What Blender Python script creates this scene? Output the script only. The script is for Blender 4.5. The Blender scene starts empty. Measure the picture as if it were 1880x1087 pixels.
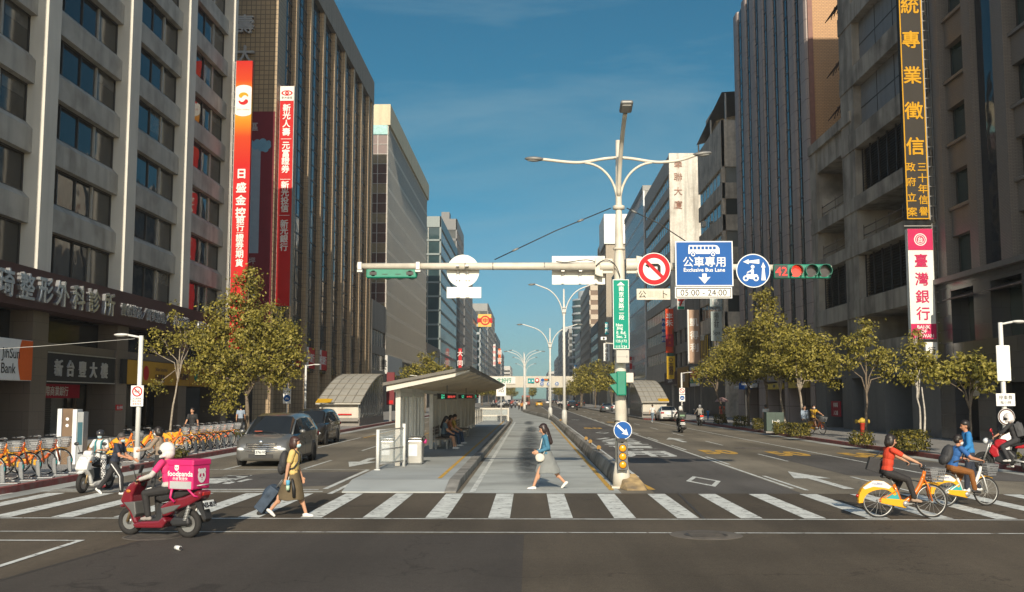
import bpy, bmesh, math, random
from mathutils import Vector as V, Matrix as M, Quaternion
PI = math.pi; R = math.radians; rnd = random.Random(7)
SC = bpy.context.scene; COL = SC.collection
# ---------- camera ----------
CAMZ = 2.2; FPX = 1885.0
PITCH = R(5.68); YAW = R(1.0)
F = V((-math.sin(YAW)*math.cos(PITCH), math.cos(YAW)*math.cos(PITCH), math.sin(PITCH)))
RT = V((math.cos(YAW), math.sin(YAW), 0)); UP = RT.cross(F)
cd = bpy.data.cameras.new('camera'); cam = bpy.data.objects.new('camera', cd); COL.objects.link(cam)
cd.sensor_width = 36; cd.lens = 36*FPX/1880; cd.clip_end = 6000; cd.clip_start = .1
cam.matrix_world = M.Translation((0, 0, CAMZ)) @ M((RT, UP, -F)).transposed().to_4x4()
SC.camera = cam
# ---------- light ----------
EL = R(24.5); AZ = R(0.9)                       # the sun stands behind the camera, a hair to its right
SUN = V((math.sin(AZ)*math.cos(EL), -math.cos(AZ)*math.cos(EL), math.sin(EL)))
sl = bpy.data.lights.new('sun', 'SUN'); sl.energy = 4.6; sl.angle = R(.5); sl.color = (1, .88, .70)
so = bpy.data.objects.new('sun', sl); COL.objects.link(so)
so.rotation_euler = (-SUN).to_track_quat('-Z', 'Y').to_euler(); so.location = (0, -30, 60)
w = bpy.data.worlds.new('World'); SC.world = w; w.use_nodes = True
nt = w.node_tree; nt.nodes.clear(); N = nt.nodes.new; L = nt.links.new
sky = N('ShaderNodeTexSky'); sky.sky_type = 'NISHITA'; sky.sun_disc = False
sky.sun_elevation = EL; sky.sun_rotation = PI-AZ; sky.air_density = 1.0; sky.dust_density = .35; sky.ozone_density = 1.5
hs = N('ShaderNodeMix'); hs.data_type = 'RGBA'; hs.blend_type = 'MULTIPLY'; hs.inputs[0].default_value = 1
tc0 = N('ShaderNodeTexCoord'); sx = N('ShaderNodeSeparateXYZ'); L(tc0.outputs['Generated'], sx.inputs[0])
def rmp(o, a, b):
    r = N('ShaderNodeMapRange'); r.interpolation_type = 'SMOOTHSTEP'; r.inputs[1].default_value = a; r.inputs[2].default_value = b; L(o, r.inputs[0]); return r.outputs[0]
def cmix(f, a, b):
    x = N('ShaderNodeMix'); x.data_type = 'RGBA'; L(f, x.inputs[0])
    for i, q in ((6, a), (7, b)):
        if isinstance(q, tuple): x.inputs[i].default_value = q
        else: L(q, x.inputs[i])
    return x.outputs[2]
north = cmix(rmp(sx.outputs[2], 0, .26), (.20, .345, .45, 1), (.105, .325, .36, 1))   # deep clear air away from the sun
L(cmix(rmp(sx.outputs[1], .0, .62), (1.0, .93, .82, 1), north), hs.inputs[7])
L(sky.outputs[0], hs.inputs[6])
tc = N('ShaderNodeTexCoord'); mp = N('ShaderNodeMapping'); mp.inputs['Scale'].default_value = (1.6, 1.6, 7.0); mp.inputs['Rotation'].default_value = (0, R(20), 0); mp.inputs['Location'].default_value = (1.4, .74, 2.45)
L(tc.outputs['Generated'], mp.inputs[0])
n1 = N('ShaderNodeTexNoise'); n1.inputs['Scale'].default_value = 1.15; n1.inputs['Detail'].default_value = 9; n1.inputs['Roughness'].default_value = .62; n1.inputs['Distortion'].default_value = .5
L(mp.outputs[0], n1.inputs[0])
cr = N('ShaderNodeValToRGB'); cr.color_ramp.elements[0].position = .51; cr.color_ramp.elements[1].position = .76
cr.color_ramp.elements[1].color = (.36, .36, .36, 1)
L(n1.outputs[0], cr.inputs[0])
mx = N('ShaderNodeMix'); mx.data_type = 'RGBA'; mx.inputs[7].default_value = (2.0, 2.75, 3.0, 1)
L(cr.outputs[0], mx.inputs[0]); L(hs.outputs[2], mx.inputs[6])
bg = N('ShaderNodeBackground'); bg.inputs[1].default_value = .148; wo = N('ShaderNodeOutputWorld')
L(mx.outputs[2], bg.inputs[0]); L(bg.outputs[0], wo.inputs[0])
SC.view_settings.view_transform = 'Standard'; SC.view_settings.look = 'None'; SC.view_settings.exposure = 0.28; SC.view_settings.gamma = 1
SC.render.film_transparent = False
try:
    SC.cycles.use_denoising = True; SC.cycles.max_bounces = 6; SC.cycles.diffuse_bounces = 3; SC.cycles.glossy_bounces = 3; SC.cycles.transparent_max_bounces = 12; SC.cycles.caustics_reflective = False; SC.cycles.caustics_refractive = False
except Exception: pass
# ---------- photo pixel -> world ----------
def ray(u, v): return F + RT*((u-940)/FPX) - UP*((v-543.5)/FPX)
CP = V((0, 0, CAMZ))
def gp(u, v, z=0):
    d = ray(u, v); return CP + d*((z-CAMZ)/d.z)
def pY(u, v, Y):
    d = ray(u, v); return CP + d*(Y/d.y)
def pX(u, v, X):
    d = ray(u, v); return CP + d*(X/d.x)
# ---------- materials ----------
def C(r, g, b):
    f = lambda c: (c/255/12.92 if c <= 10 else ((c/255+.055)/1.055)**2.4)
    return (f(r), f(g), f(b))
MATS = {}
def _new(name):
    m = bpy.data.materials.new(name); m.use_nodes = True; t = m.node_tree
    return m, t, t.nodes['Principled BSDF']
def mat(name, col=(.5,.5,.5), rough=.6, metal=0, var=.12, scale=3, streak=0, bump=0, bscale=60, coat=0, spec=.5, dirt=None, dirtamt=0, dscale=.6):
    """plain surface with procedural tone variation, optional vertical streaks, stains and bump"""
    if name in MATS: return MATS[name]
    m, t, b = _new(name); N = t.nodes.new; L = t.links.new
    b.inputs['Roughness'].default_value = rough; b.inputs['Metallic'].default_value = metal
    b.inputs['Coat Weight'].default_value = coat; b.inputs['Coat Roughness'].default_value = .08; b.inputs['Specular IOR Level'].default_value = spec
    tc = N('ShaderNodeTexCoord')
    def noise(sc, detail=4, mscale=None):
        n = N('ShaderNodeTexNoise'); n.inputs['Scale'].default_value = sc; n.inputs['Detail'].default_value = detail
        if mscale:
            mp = N('ShaderNodeMapping'); mp.inputs['Scale'].default_value = mscale; L(tc.outputs['Object'], mp.inputs[0]); L(mp.outputs[0], n.inputs[0])
        else: L(tc.outputs['Object'], n.inputs[0])
        return n
    def mix(fac, a, bb, mode='MIX'):
        x = N('ShaderNodeMix'); x.data_type = 'RGBA'; x.blend_type = mode
        for s, val in ((0, fac), (6, a), (7, bb)):
            if isinstance(val, tuple): x.inputs[s].default_value = (*val, 1) if s else val
            elif isinstance(val, (int, float)): x.inputs[s].default_value = val
            else: L(val, x.inputs[s])
        return x.outputs[2]
    def ramp(src, a, bb):
        r = N('ShaderNodeMapRange'); r.inputs[1].default_value = a; r.inputs[2].default_value = bb; L(src, r.inputs[0]); return r.outputs[0]
    out = col
    if var:
        n = noise(scale, 6)
        out = mix(ramp(n.outputs[0], .3, .7), tuple(c*(1-var) for c in col), tuple(min(1, c*(1+var)) for c in col))
    if streak:
        n = noise(1, 5, (1.6, 1.6, .11))
        s = N('ShaderNodeMath'); s.operation = 'MULTIPLY'; s.inputs[1].default_value = streak; L(ramp(n.outputs[0], .46, .72), s.inputs[0])
        out = mix(s.outputs[0], out, tuple(c*.38 for c in col))
    if dirt:
        n = noise(dscale, 8)
        s = N('ShaderNodeMath'); s.operation = 'MULTIPLY'; s.inputs[1].default_value = dirtamt; L(ramp(n.outputs[0], .45, .68), s.inputs[0])
        out = mix(s.outputs[0], out, dirt)
    if isinstance(out, tuple): b.inputs['Base Color'].default_value = (*out, 1)
    else: L(out, b.inputs['Base Color'])
    if bump:
        n = noise(bscale, 4); bp = N('ShaderNodeBump'); bp.inputs['Strength'].default_value = bump; bp.inputs['Distance'].default_value = .02
        L(n.outputs[0], bp.inputs['Height']); L(bp.outputs[0], b.inputs['Normal'])
    MATS[name] = m; return m
def mat_brick(name, c1, c2, mortar, bw, bh, ms=.012, rough=.6, streak=.25, offset=.5, bias=0, vert=False):
    """tiles laid in the wall's own plane: (x+y, z) runs along any axis-aligned wall"""
    if name in MATS: return MATS[name]
    m, t, b = _new(name); N = t.nodes.new; L = t.links.new
    b.inputs['Roughness'].default_value = rough
    tc = N('ShaderNodeTexCoord'); sp = N('ShaderNodeSeparateXYZ'); ad = N('ShaderNodeMath'); cb = N('ShaderNodeCombineXYZ')
    L(tc.outputs['Object'], sp.inputs[0]); L(sp.outputs[0], ad.inputs[0]); L(sp.outputs[1], ad.inputs[1]); L(ad.outputs[0], cb.inputs[0]); L(sp.outputs[2], cb.inputs[1])
    br = N('ShaderNodeTexBrick'); br.inputs['Scale'].default_value = 1; br.inputs['Brick Width'].default_value = bw; br.inputs['Row Height'].default_value = bh
    br.inputs['Mortar Size'].default_value = ms; br.inputs['Color1'].default_value = (*c1, 1); br.inputs['Color2'].default_value = (*c2, 1); br.inputs['Mortar'].default_value = (*mortar, 1)
    br.offset = offset; br.inputs['Bias'].default_value = bias; L(cb.outputs[0], br.inputs[0])
    n = N('ShaderNodeTexNoise'); n.inputs['Scale'].default_value = 1; n.inputs['Detail'].default_value = 6
    mp = N('ShaderNodeMapping'); mp.inputs['Scale'].default_value = (.8, .8, .1); L(tc.outputs['Object'], mp.inputs[0]); L(mp.outputs[0], n.inputs[0])
    mr = N('ShaderNodeMapRange'); mr.inputs[1].default_value = .42; mr.inputs[2].default_value = .75; mr.inputs[4].default_value = streak; L(n.outputs[0], mr.inputs[0])
    x = N('ShaderNodeMix'); x.data_type = 'RGBA'; x.blend_type = 'MIX'; L(mr.outputs[0], x.inputs[0]); L(br.outputs[0], x.inputs[6]); x.inputs[7].default_value = (*[c*.4 for c in c1], 1)
    L(x.outputs[2], b.inputs['Base Color'])
    MATS[name] = m; return m
def mat_emit(name, col, strength):
    if name in MATS: return MATS[name]
    m, t, b = _new(name); b.inputs['Base Color'].default_value = (*col, 1); b.inputs['Emission Color'].default_value = (*col, 1); b.inputs['Emission Strength'].default_value = strength
    MATS[name] = m; return m
def mat_glass(name, col=(.9,.95,.93), alpha=.18, rough=.05):
    """thin clear panel: mostly see-through with a mirror-like sheen"""
    if name in MATS: return MATS[name]
    m, t, b = _new(name); b.inputs['Base Color'].default_value = (*col, 1); b.inputs['Roughness'].default_value = rough; b.inputs['Alpha'].default_value = alpha; b.inputs['Specular IOR Level'].default_value = .8
    MATS[name] = m; return m
def window_glass(name, c=(.02,.028,.032), rough=.06, wob=.25, spec=.5, var=.5):
    """dark glazing with slightly uneven panes (blinds and rooms behind read as tone)"""
    if name in MATS: return MATS[name]
    m, t, b = _new(name); N = t.nodes.new; L = t.links.new
    tc = N('ShaderNodeTexCoord'); n = N('ShaderNodeTexNoise'); n.inputs['Scale'].default_value = .35; n.inputs['Detail'].default_value = 2; L(tc.outputs['Object'], n.inputs[0])
    x = N('ShaderNodeMix'); x.data_type = 'RGBA'; L(n.outputs[0], x.inputs[0]); x.inputs[6].default_value = (*[k*(1-var) for k in c], 1); x.inputs[7].default_value = (*[k*(1+var) for k in c], 1)
    L(x.outputs[2], b.inputs['Base Color']); b.inputs['Roughness'].default_value = rough; b.inputs['Specular IOR Level'].default_value = spec
    n2 = N('ShaderNodeTexNoise'); n2.inputs['Scale'].default_value = .9; n2.inputs['Detail'].default_value = 1; L(tc.outputs['Object'], n2.inputs[0])
    bp = N('ShaderNodeBump'); bp.inputs['Strength'].default_value = wob; bp.inputs['Distance'].default_value = .05; L(n2.outputs[0], bp.inputs['Height']); L(bp.outputs[0], b.inputs['Normal'])
    MATS[name] = m; return m
# ---------- text ----------
TX = {}
def text_mesh(s, bold=.0, ext=.02):
    k = (s, bold, ext)
    if k not in TX:
        fc = bpy.data.curves.new('lettering', 'FONT'); fc.body = s; fc.size = 1; fc.align_x = 'CENTER'; fc.offset = bold; fc.extrude = ext; fc.resolution_u = 3
        o = bpy.data.objects.new('lettering', fc); me = o.to_mesh()
        vs = [v.co.copy() for v in me.vertices]; fs = [tuple(p.vertices) for p in me.polygons]
        o.to_mesh_clear(); bpy.data.objects.remove(o); bpy.data.curves.remove(fc)
        if vs:
            cx = (min(v.x for v in vs)+max(v.x for v in vs))/2; cy = (min(v.y for v in vs)+max(v.y for v in vs))/2
            vs = [v-V((cx, cy, 0)) for v in vs]
        TX[k] = (vs, fs)
    return TX[k]
FACE_CAM = M(((1,0,0),(0,0,-1),(0,1,0))).to_4x4()     # text x->X, y->Z, normal -Y
FACE_PX = M(((0,0,1),(1,0,0),(0,1,0))).to_4x4()       # on a wall that faces +X
FACE_NX = M(((0,0,-1),(-1,0,0),(0,1,0))).to_4x4()     # on a wall that faces -X
FACE_UP = M.Identity(4)                                # on the ground, read from the camera
FACE_AWAY = M(((-1,0,0),(0,0,1),(0,1,0))).to_4x4()
# ---------- mesh builder ----------
class MB:
    def __init__(s, mat=None): s.v = []; s.f = []; s.fm = []; s.sm = []; s.mats = []; s.cur = 0; s.smooth = False; s.X = None; mat and s.m(mat)
    def m(s, mt):
        if mt not in s.mats: s.mats.append(mt)
        s.cur = s.mats.index(mt); return s
    def add(s, vs, fs, smooth=None):
        n = len(s.v)
        s.v += [s.X @ V(p) for p in vs] if s.X else [V(p) for p in vs]
        for f in fs: s.f.append(tuple(i+n for i in f)); s.fm.append(s.cur); s.sm.append(s.smooth if smooth is None else smooth)
        return s
    def box(s, x0, x1, y0, y1, z0, z1):
        return s.add([(x0,y0,z0),(x1,y0,z0),(x1,y1,z0),(x0,y1,z0),(x0,y0,z1),(x1,y0,z1),(x1,y1,z1),(x0,y1,z1)],
                     [(0,3,2,1),(4,5,6,7),(0,1,5,4),(1,2,6,5),(2,3,7,6),(3,0,4,7)])
    def obox(s, c, sz, rot=None):
        a, b, d = (q/2 for q in sz); c = V(c); r = rot or M.Identity(3)
        vs = [c + r @ V((x, y, z)) for z in (-d, d) for x, y in ((-a,-b),(a,-b),(a,b),(-a,b))]
        return s.add(vs, [(0,3,2,1),(4,5,6,7),(0,1,5,4),(1,2,6,5),(2,3,7,6),(3,0,4,7)])
    def poly(s, pts): return s.add(pts, [tuple(range(len(pts)))])
    def sheet(s, pts, z): return s.poly([(p[0], p[1], z) for p in pts])
    def prism(s, pts, axis, a, b):
        """2-D outline extruded from a to b along an axis; outline in the two remaining axes in x,y,z order"""
        def P(p, t): return (t, p[0], p[1]) if axis == 'x' else (p[0], t, p[1]) if axis == 'y' else (p[0], p[1], t)
        n = len(pts)
        return s.add([P(p, a) for p in pts]+[P(p, b) for p in pts], [tuple(range(n))[::-1], tuple(range(n, 2*n))]+[(i, (i+1) % n, n+(i+1) % n, n+i) for i in range(n)])
    def rings(s, rs, closed=False, caps=True, smooth=True):
        n = len(rs[0]); vs = [p for r in rs for p in r]; fs = []
        k = len(rs)
        for i in range(k if closed else k-1):
            a, b = i*n, ((i+1) % k)*n
            fs += [(a+j, a+(j+1) % n, b+(j+1) % n, b+j) for j in range(n)]
        s.add(vs, fs, smooth)
        if caps and not closed:
            m0 = len(s.v)-len(vs)
            s.f += [tuple(range(m0+n-1, m0-1, -1)), tuple(range(m0+(k-1)*n, m0+k*n))]; s.fm += [s.cur]*2; s.sm += [False]*2
        return s
    def tube(s, path, r, n=8, closed=False, caps=True, sx=1):
        path = [V(p) for p in path]; k = len(path); rs = []; up = None
        for i, p in enumerate(path):
            if closed: d = path[(i+1) % k]-path[i-1]
            else: d = path[min(i+1, k-1)]-path[max(i-1, 0)]
            d.normalize()
            if up is None: up = V((0,0,1)) if abs(d.z) < .9 else V((1,0,0))
            a = d.cross(up)
            if a.length < 1e-4: a = d.cross(V((0,1,0)))
            a.normalize(); b = a.cross(d).normalized(); up = b
            rr = r[i] if isinstance(r, (list, tuple)) else r
            rs.append([p + a*(rr*sx*math.cos(2*PI*j/n)) + b*(rr*math.sin(2*PI*j/n)) for j in range(n)])
        return s.rings(rs, closed, caps)
    def cyl(s, p0, p1, r0, r1=None, n=12, caps=True): return s.tube([p0, p1], [r0, r0 if r1 is None else r1], n, caps=caps)
    def lathe(s, prof, c=(0,0,0), n=16, caps=True, axis='z'):
        c = V(c); rs = []
        for r, z in prof:
            ring = []
            for j in range(n):
                a = 2*PI*j/n; q = (r*math.cos(a), r*math.sin(a), z)
                q = q if axis == 'z' else (q[0], -z, q[1]) if axis == 'y' else (z, q[0], q[1])
                ring.append(c+V(q))
            rs.append(ring)
        return s.rings(rs, caps=caps)
    def ell(s, c, rad, rot=None, n=12, k=8):
        c = V(c); rx, ry, rz = rad if isinstance(rad, (tuple, list)) else (rad,)*3; r = rot or M.Identity(3)
        rs = []
        for i in range(k+1):
            a = -PI/2+PI*i/k; ca = max(math.cos(a), .02)
            rs.append([c + r @ V((rx*ca*math.cos(2*PI*j/n), ry*ca*math.sin(2*PI*j/n), rz*math.sin(a))) for j in range(n)])
        return s.rings(rs)
    def cap(s, p0, r0, p1, r1, n=10):
        """tapered capsule"""
        p0, p1 = V(p0), V(p1); d = (p1-p0); L_ = d.length
        if L_ < 1e-6: return s.ell(p0, max(r0, r1))
        d /= L_
        path = [p0-d*r0*q for q in (.98, .8, .45)]+[p0, p1]+[p1+d*r1*q for q in (.45, .8, .98)]
        rr = [r0*q for q in (.2, .6, .89)]+[r0, r1]+[r1*q for q in (.89, .6, .2)]
        return s.tube(path, rr, n)
    def torus(s, c, R_, r, axis='y', n=24, k=8, sx=1):
        c = V(c); pts = []
        for i in range(n):
            a = 2*PI*i/n; q = (R_*math.cos(a), R_*math.sin(a))
            pts.append(c + V((q[0], 0, q[1]) if axis == 'y' else (q[0], q[1], 0) if axis == 'z' else (0, q[0], q[1])))
        rs = []
        for i, p in enumerate(pts):
            o = (p-c).normalized(); ax = V((0,1,0)) if axis == 'y' else V((0,0,1)) if axis == 'z' else V((1,0,0))
            rs.append([p + o*(r*math.cos(2*PI*j/k)) + ax*(r*sx*math.sin(2*PI*j/k)) for j in range(k)])
        return s.rings(rs, closed=True)
    def disc(s, c, r, face, n=28, th=.01):
        """flat round plate facing the given text frame"""
        X = M.Translation(V(c)) @ face
        s.add([X @ V((r*math.cos(2*PI*j/n), r*math.sin(2*PI*j/n), z)) for z in (-th, 0) for j in range(n)],
              [tuple(range(n))[::-1], tuple(range(n, 2*n))]+[(i, (i+1) % n, n+(i+1) % n, n+i) for i in range(n)])
        return s
    def shape(s, pts, c, face, th=.004, sc=1):
        """flat outline (x,y in the text frame) with a little thickness"""
        X = M.Translation(V(c)) @ face; n = len(pts)
        s.add([X @ V((p[0]*sc, p[1]*sc, z)) for z in (0, th) for p in pts], [tuple(range(n))[::-1], tuple(range(n, 2*n))]+[(i, (i+1) % n, n+(i+1) % n, n+i) for i in range(n)])
        return s
    def text(s, t, c, size, face, bold=.0, ext=.012, sx=1):
        """bold strokes are several slightly shifted layers, so that dense characters stay legible"""
        vs, fs = text_mesh(t, 0, ext)
        X = M.Translation(V(c)) @ face @ M.Diagonal((size*sx, size, size, 1))
        k = bold*1.3
        for dx, dy, dz in ((0,0,0),) if k < .006 else ((-k,0,0),(k,0,.004),(0,k,.008),(0,-k,.012)):
            s.add([X @ (v+V((dx,dy,dz))) for v in vs], fs, False)
        return s
    def vtext(s, t, c, size, step, face, bold=.0, ext=.012, sx=1):
        """characters stacked downwards from c"""
        c = V(c); up = (face @ V((0,1,0)))
        for i, ch in enumerate(t):
            if ch == '|': s.shape([(-.32*size,-.02*size),(.32*size,-.02*size),(.32*size,.02*size),(-.32*size,.02*size)], c-up*(step*i), face)
            elif ch != ' ': s.text(ch, c-up*(step*i), size, face, bold, ext, sx)
        return s
    def build(s, name, parent=None, world=False, bevel=0, seg=2, fix=True, label=None, cat=None, group=None, kind=None, sub=0):
        me = bpy.data.meshes.new(name); off = V((0,0,0))
        vs = s.v
        if world and parent is not None:
            inv = world_of(parent).inverted(); vs = [inv @ v for v in vs]
        me.from_pydata(vs, [], s.f)
        for mt in s.mats: me.materials.append(mt)
        me.polygons.foreach_set('material_index', s.fm); me.polygons.foreach_set('use_smooth', s.sm)
        if fix:
            bm = bmesh.new(); bm.from_mesh(me); bmesh.ops.recalc_face_normals(bm, faces=bm.faces); bm.to_mesh(me); bm.free()
        me.update()
        o = bpy.data.objects.new(name, me); COL.objects.link(o)
        if parent is not None: o.parent = parent
        if bevel:
            b = o.modifiers.new('bevel', 'BEVEL'); b.width = bevel; b.segments = seg; b.limit_method = 'ANGLE'; b.angle_limit = R(40)
        if sub:
            b = o.modifiers.new('sub', 'SUBSURF'); b.levels = sub; b.render_levels = sub
        if label or cat or kind or group: tag(o, label, cat, group, kind)
        return o
def world_of(o):
    m_ = M.LocRotScale(o.location, o.rotation_euler, o.scale)
    return world_of(o.parent) @ m_ if o.parent else m_
def tag(o, label=None, cat=None, group=None, kind=None):
    for k, v in (('label', label), ('category', cat), ('group', group), ('kind', kind)):
        if v: o[k] = v
    return o
def thing(name, label, cat, loc=(0,0,0), rz=0, group=None, scale=1):
    o = bpy.data.objects.new(name, None); COL.objects.link(o); o.location = loc; o.rotation_euler = (0, 0, rz); o.scale = (scale,)*3
    o.empty_display_size = .3
    return tag(o, label, cat, group)
def dup(root, loc, rz=0, label=None, group=None, scale=None, cat=None):
    def cp(o, par):
        c = o.copy(); COL.objects.link(c)
        if par is not None: c.parent = par
        for ch in list(o.children): cp(ch, c)
        return c
    r = cp(root, None); r.location = loc; r.rotation_euler = (0, 0, rz)
    if scale: r.scale = (scale,)*3 if not isinstance(scale, tuple) else scale
    if label: r['label'] = label
    if group: r['group'] = group
    return r
# ================= ground =================
def asphalt(name, col, wear, patch=.25):
    m, t, b = _new(name); N = t.nodes.new; L = t.links.new
    tc = N('ShaderNodeTexCoord')
    def noise(sc, d, ms=(1,1,1)):
        mp = N('ShaderNodeMapping'); mp.inputs['Scale'].default_value = ms; L(tc.outputs['Object'], mp.inputs[0])
        n = N('ShaderNodeTexNoise'); n.inputs['Scale'].default_value = sc; n.inputs['Detail'].default_value = d; L(mp.outputs[0], n.inputs[0]); return n.outputs[0]
    def rng(src, a, b_, c=0, d=1):
        r = N('ShaderNodeMapRange'); r.inputs[1].default_value = a; r.inputs[2].default_value = b_; r.inputs[3].default_value = c; r.inputs[4].default_value = d; L(src, r.inputs[0]); return r.outputs[0]
    def mul(a, bb):
        x = N('ShaderNodeMath'); x.operation = 'MULTIPLY'; L(a, x.inputs[0]); L(bb, x.inputs[1]); return x.outputs[0]
    f = mul(mul(rng(noise(90, 4), .3, .7, .6, 1.4), rng(noise(.16, 5), .35, .65, 1-patch, 1+patch)), mul(rng(noise(.9, 6, (1, .07, 1)), .35, .68, 1-wear, 1+wear), rng(noise(9, 4), .3, .7, .92, 1.08)))
    x = N('ShaderNodeMix'); x.data_type = 'RGBA'; x.blend_type = 'MULTIPLY'; x.inputs[0].default_value = 1; x.inputs[6].default_value = (*col, 1); L(f, x.inputs[7])
    # fine crack lines
    vo = N('ShaderNodeTexVoronoi'); vo.feature = 'DISTANCE_TO_EDGE'; vo.inputs['Scale'].default_value = .12
    mp = N('ShaderNodeMapping'); n3 = N('ShaderNodeTexNoise'); n3.inputs['Scale'].default_value = 1.5; n3.inputs['Detail'].default_value = 5; L(tc.outputs['Object'], n3.inputs[0])
    ad = N('ShaderNodeVectorMath'); ad.operation = 'MULTIPLY_ADD'; ad.inputs[1].default_value = (2.2, 2.2, 0); L(n3.outputs[1], ad.inputs[0]); L(tc.outputs['Object'], ad.inputs[2]); L(ad.outputs[0], vo.inputs[0])
    c = rng(vo.outputs[0], .0, .004, .55, 1)
    y = N('ShaderNodeMix'); y.data_type = 'RGBA'; y.blend_type = 'MULTIPLY'; y.inputs[0].default_value = 1; L(x.outputs[2], y.inputs[6]); L(c, y.inputs[7])
    L(y.outputs[2], b.inputs['Base Color']); b.inputs['Roughness'].default_value = .82; b.inputs['Specular IOR Level'].default_value = .3
    bp = N('ShaderNodeBump'); bp.inputs['Strength'].default_value = .35; bp.inputs['Distance'].default_value = .01; L(noise(140, 2), bp.inputs['Height']); L(bp.outputs[0], b.inputs['Normal'])
    return m
A_OLD = asphalt('asphalt_old', (.19, .167, .128), .2)
A_NEW = asphalt('asphalt_dark', (.105, .097, .088), .16, .2)
A_CROSS = asphalt('asphalt_cross', (.088, .071, .051), .2, .26)
A_PATCH = asphalt('asphalt_patch', (.064, .055, .047), .14, .15)
CONC = mat('concrete_lane', (.42, .44, .415), .8, var=.14, scale=.5, dirt=(.12,.115,.105), dirtamt=.55, dscale=.35, bump=.15)
CONC_P = mat('concrete_platform', (.36, .385, .38), .75, var=.1, scale=1.2, dirt=(.2,.2,.19), dirtamt=.4)
PAVE = mat_brick('paving', (.30,.29,.27), (.26,.25,.235), (.14,.135,.125), .6, .3, .012, .8)
def pave_mat():
    m, t, b = _new('paving_slabs'); N = t.nodes.new; L = t.links.new
    tc = N('ShaderNodeTexCoord'); br = N('ShaderNodeTexBrick'); br.inputs['Scale'].default_value = 1; br.inputs['Brick Width'].default_value = .6; br.inputs['Row Height'].default_value = .3; br.inputs['Mortar Size'].default_value = .008
    br.inputs['Color1'].default_value = (.33,.32,.30,1); br.inputs['Color2'].default_value = (.27,.262,.245,1); br.inputs['Mortar'].default_value = (.15,.14,.13,1)
    L(tc.outputs['Object'], br.inputs[0]); L(br.outputs[0], b.inputs['Base Color']); b.inputs['Roughness'].default_value = .8; return m
PAVE = pave_mat()
KRED = mat('kerb_red', (.24,.055,.05), .7, var=.25, scale=5, dirt=(.2,.17,.15), dirtamt=.5, dscale=4)
KGREY = mat('kerb_grey', (.27,.26,.235), .8, var=.2, scale=2, dirt=(.09,.085,.075), dirtamt=.7, dscale=1.4)
def paint(name, col, wear=.5):
    m, t, b = _new(name); N = t.nodes.new; L = t.links.new
    tc = N('ShaderNodeTexCoord'); n = N('ShaderNodeTexNoise'); n.inputs['Scale'].default_value = 3.5; n.inputs['Detail'].default_value = 9; n.inputs['Roughness'].default_value = .7; L(tc.outputs['Object'], n.inputs[0])
    r = N('ShaderNodeMapRange'); r.inputs[1].default_value = .46; r.inputs[2].default_value = .72; r.inputs[4].default_value = wear; L(n.outputs[0], r.inputs[0])
    x = N('ShaderNodeMix'); x.data_type = 'RGBA'; L(r.outputs[0], x.inputs[0]); x.inputs[6].default_value = (*col, 1); x.inputs[7].default_value = (.12,.11,.10,1); L(x.outputs[2], b.inputs['Base Color']); b.inputs['Roughness'].default_value = .7
    n2 = N('ShaderNodeTexNoise'); n2.inputs['Scale'].default_value = 5.5; n2.inputs['Detail'].default_value = 8; L(tc.outputs['Object'], n2.inputs[0])
    r2 = N('ShaderNodeMapRange'); r2.inputs[1].default_value = .615; r2.inputs[2].default_value = .67; r2.inputs[3].default_value = 1; r2.inputs[4].default_value = 1-wear; L(n2.outputs[0], r2.inputs[0]); L(r2.outputs[0], b.inputs['Alpha'])
    return m
WHITE = paint('road_paint_white', (.66,.68,.64), .72); YEL = paint('road_paint_yellow', (.62,.36,.05), .6)
XL, XR = -22.0, 21.0          # building lines
KL, KR = -12.1, 14.7          # kerb lines
b = MB(A_OLD); b.sheet([(-700,-80),(700,-80),(700,3000),(-700,3000)], 0); b.build('road', kind='structure')
b = MB(A_CROSS); b.sheet([(-120,-60),(120,-60),(120,24.15),(-120,24.15)], .004); b.build('crossing_road', kind='structure')
b = MB(A_PATCH); b.sheet([(-5.9,16.9),(-.1,16.9),(-.1,3),(-7.5,3)], .008); b.build('road_patch', kind='structure')
b = MB(mat('tar_seam', (.045,.039,.033), .6))
for pts in ([(-5.95,16.9),(-5.88,16.9),(-7.45,3),(-7.55,3)],[(3.4,24.1),(3.45,24.1),(3.2,19.1),(3.14,19.1)],[(-9,20.5),(-3,21.3),(-3,21.34),(-9,20.56)],[(9.6,8),(9.66,8),(8.8,17),(8.74,17)]): b.sheet(pts, .0092)
b.build('tar_seam', kind='structure')
b = MB(A_NEW); b.sheet([(2.9,24.16),(6.3,24.16),(6.3,300),(2.9,300)], .004)
b.sheet([(-12,25.2),(-8.2,24.7),(-5.1,26.2),(-5.1,31.2),(-7.4,30.6)], .004)
b.sheet([(9.1,30),(14.2,27),(14.2,35.5),(11,41),(9.1,41)], .004); b.build('road_patch', kind='structure')
# bus lane of concrete, drifting left beyond the platform
def lane_x(y): 
    t = min(1, max(0, (y-96)/80)); t = t*t*(3-2*t); return -3.4*t
ys = [24.16]+[30+8*i for i in range(34)]
b = MB(CONC); cl = [(lane_x(y)-1.62, y) for y in ys]; cr_ = [(lane_x(y)+2.12, y) for y in ys]
for i in range(len(ys)-1): b.sheet([cl[i], cr_[i], cr_[i+1], cl[i+1]], .006)
b.build('bus_lane', kind='structure')
OIL = mat('oil_stain', (.07,.066,.06), .55, var=.3, scale=3)
def blob(mb, cx, cy, rx, ry, z, seed, n=30):
    r_ = random.Random(seed); k = [r_.uniform(.72, 1.12) for _ in range(n)]; k = [(k[i-1]+k[i]+k[(i+1) % n])/3 for i in range(n)]
    mb.poly([(cx+rx*k[i]*math.cos(2*PI*i/n), cy+ry*k[i]*math.sin(2*PI*i/n), z) for i in range(n)])
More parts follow.
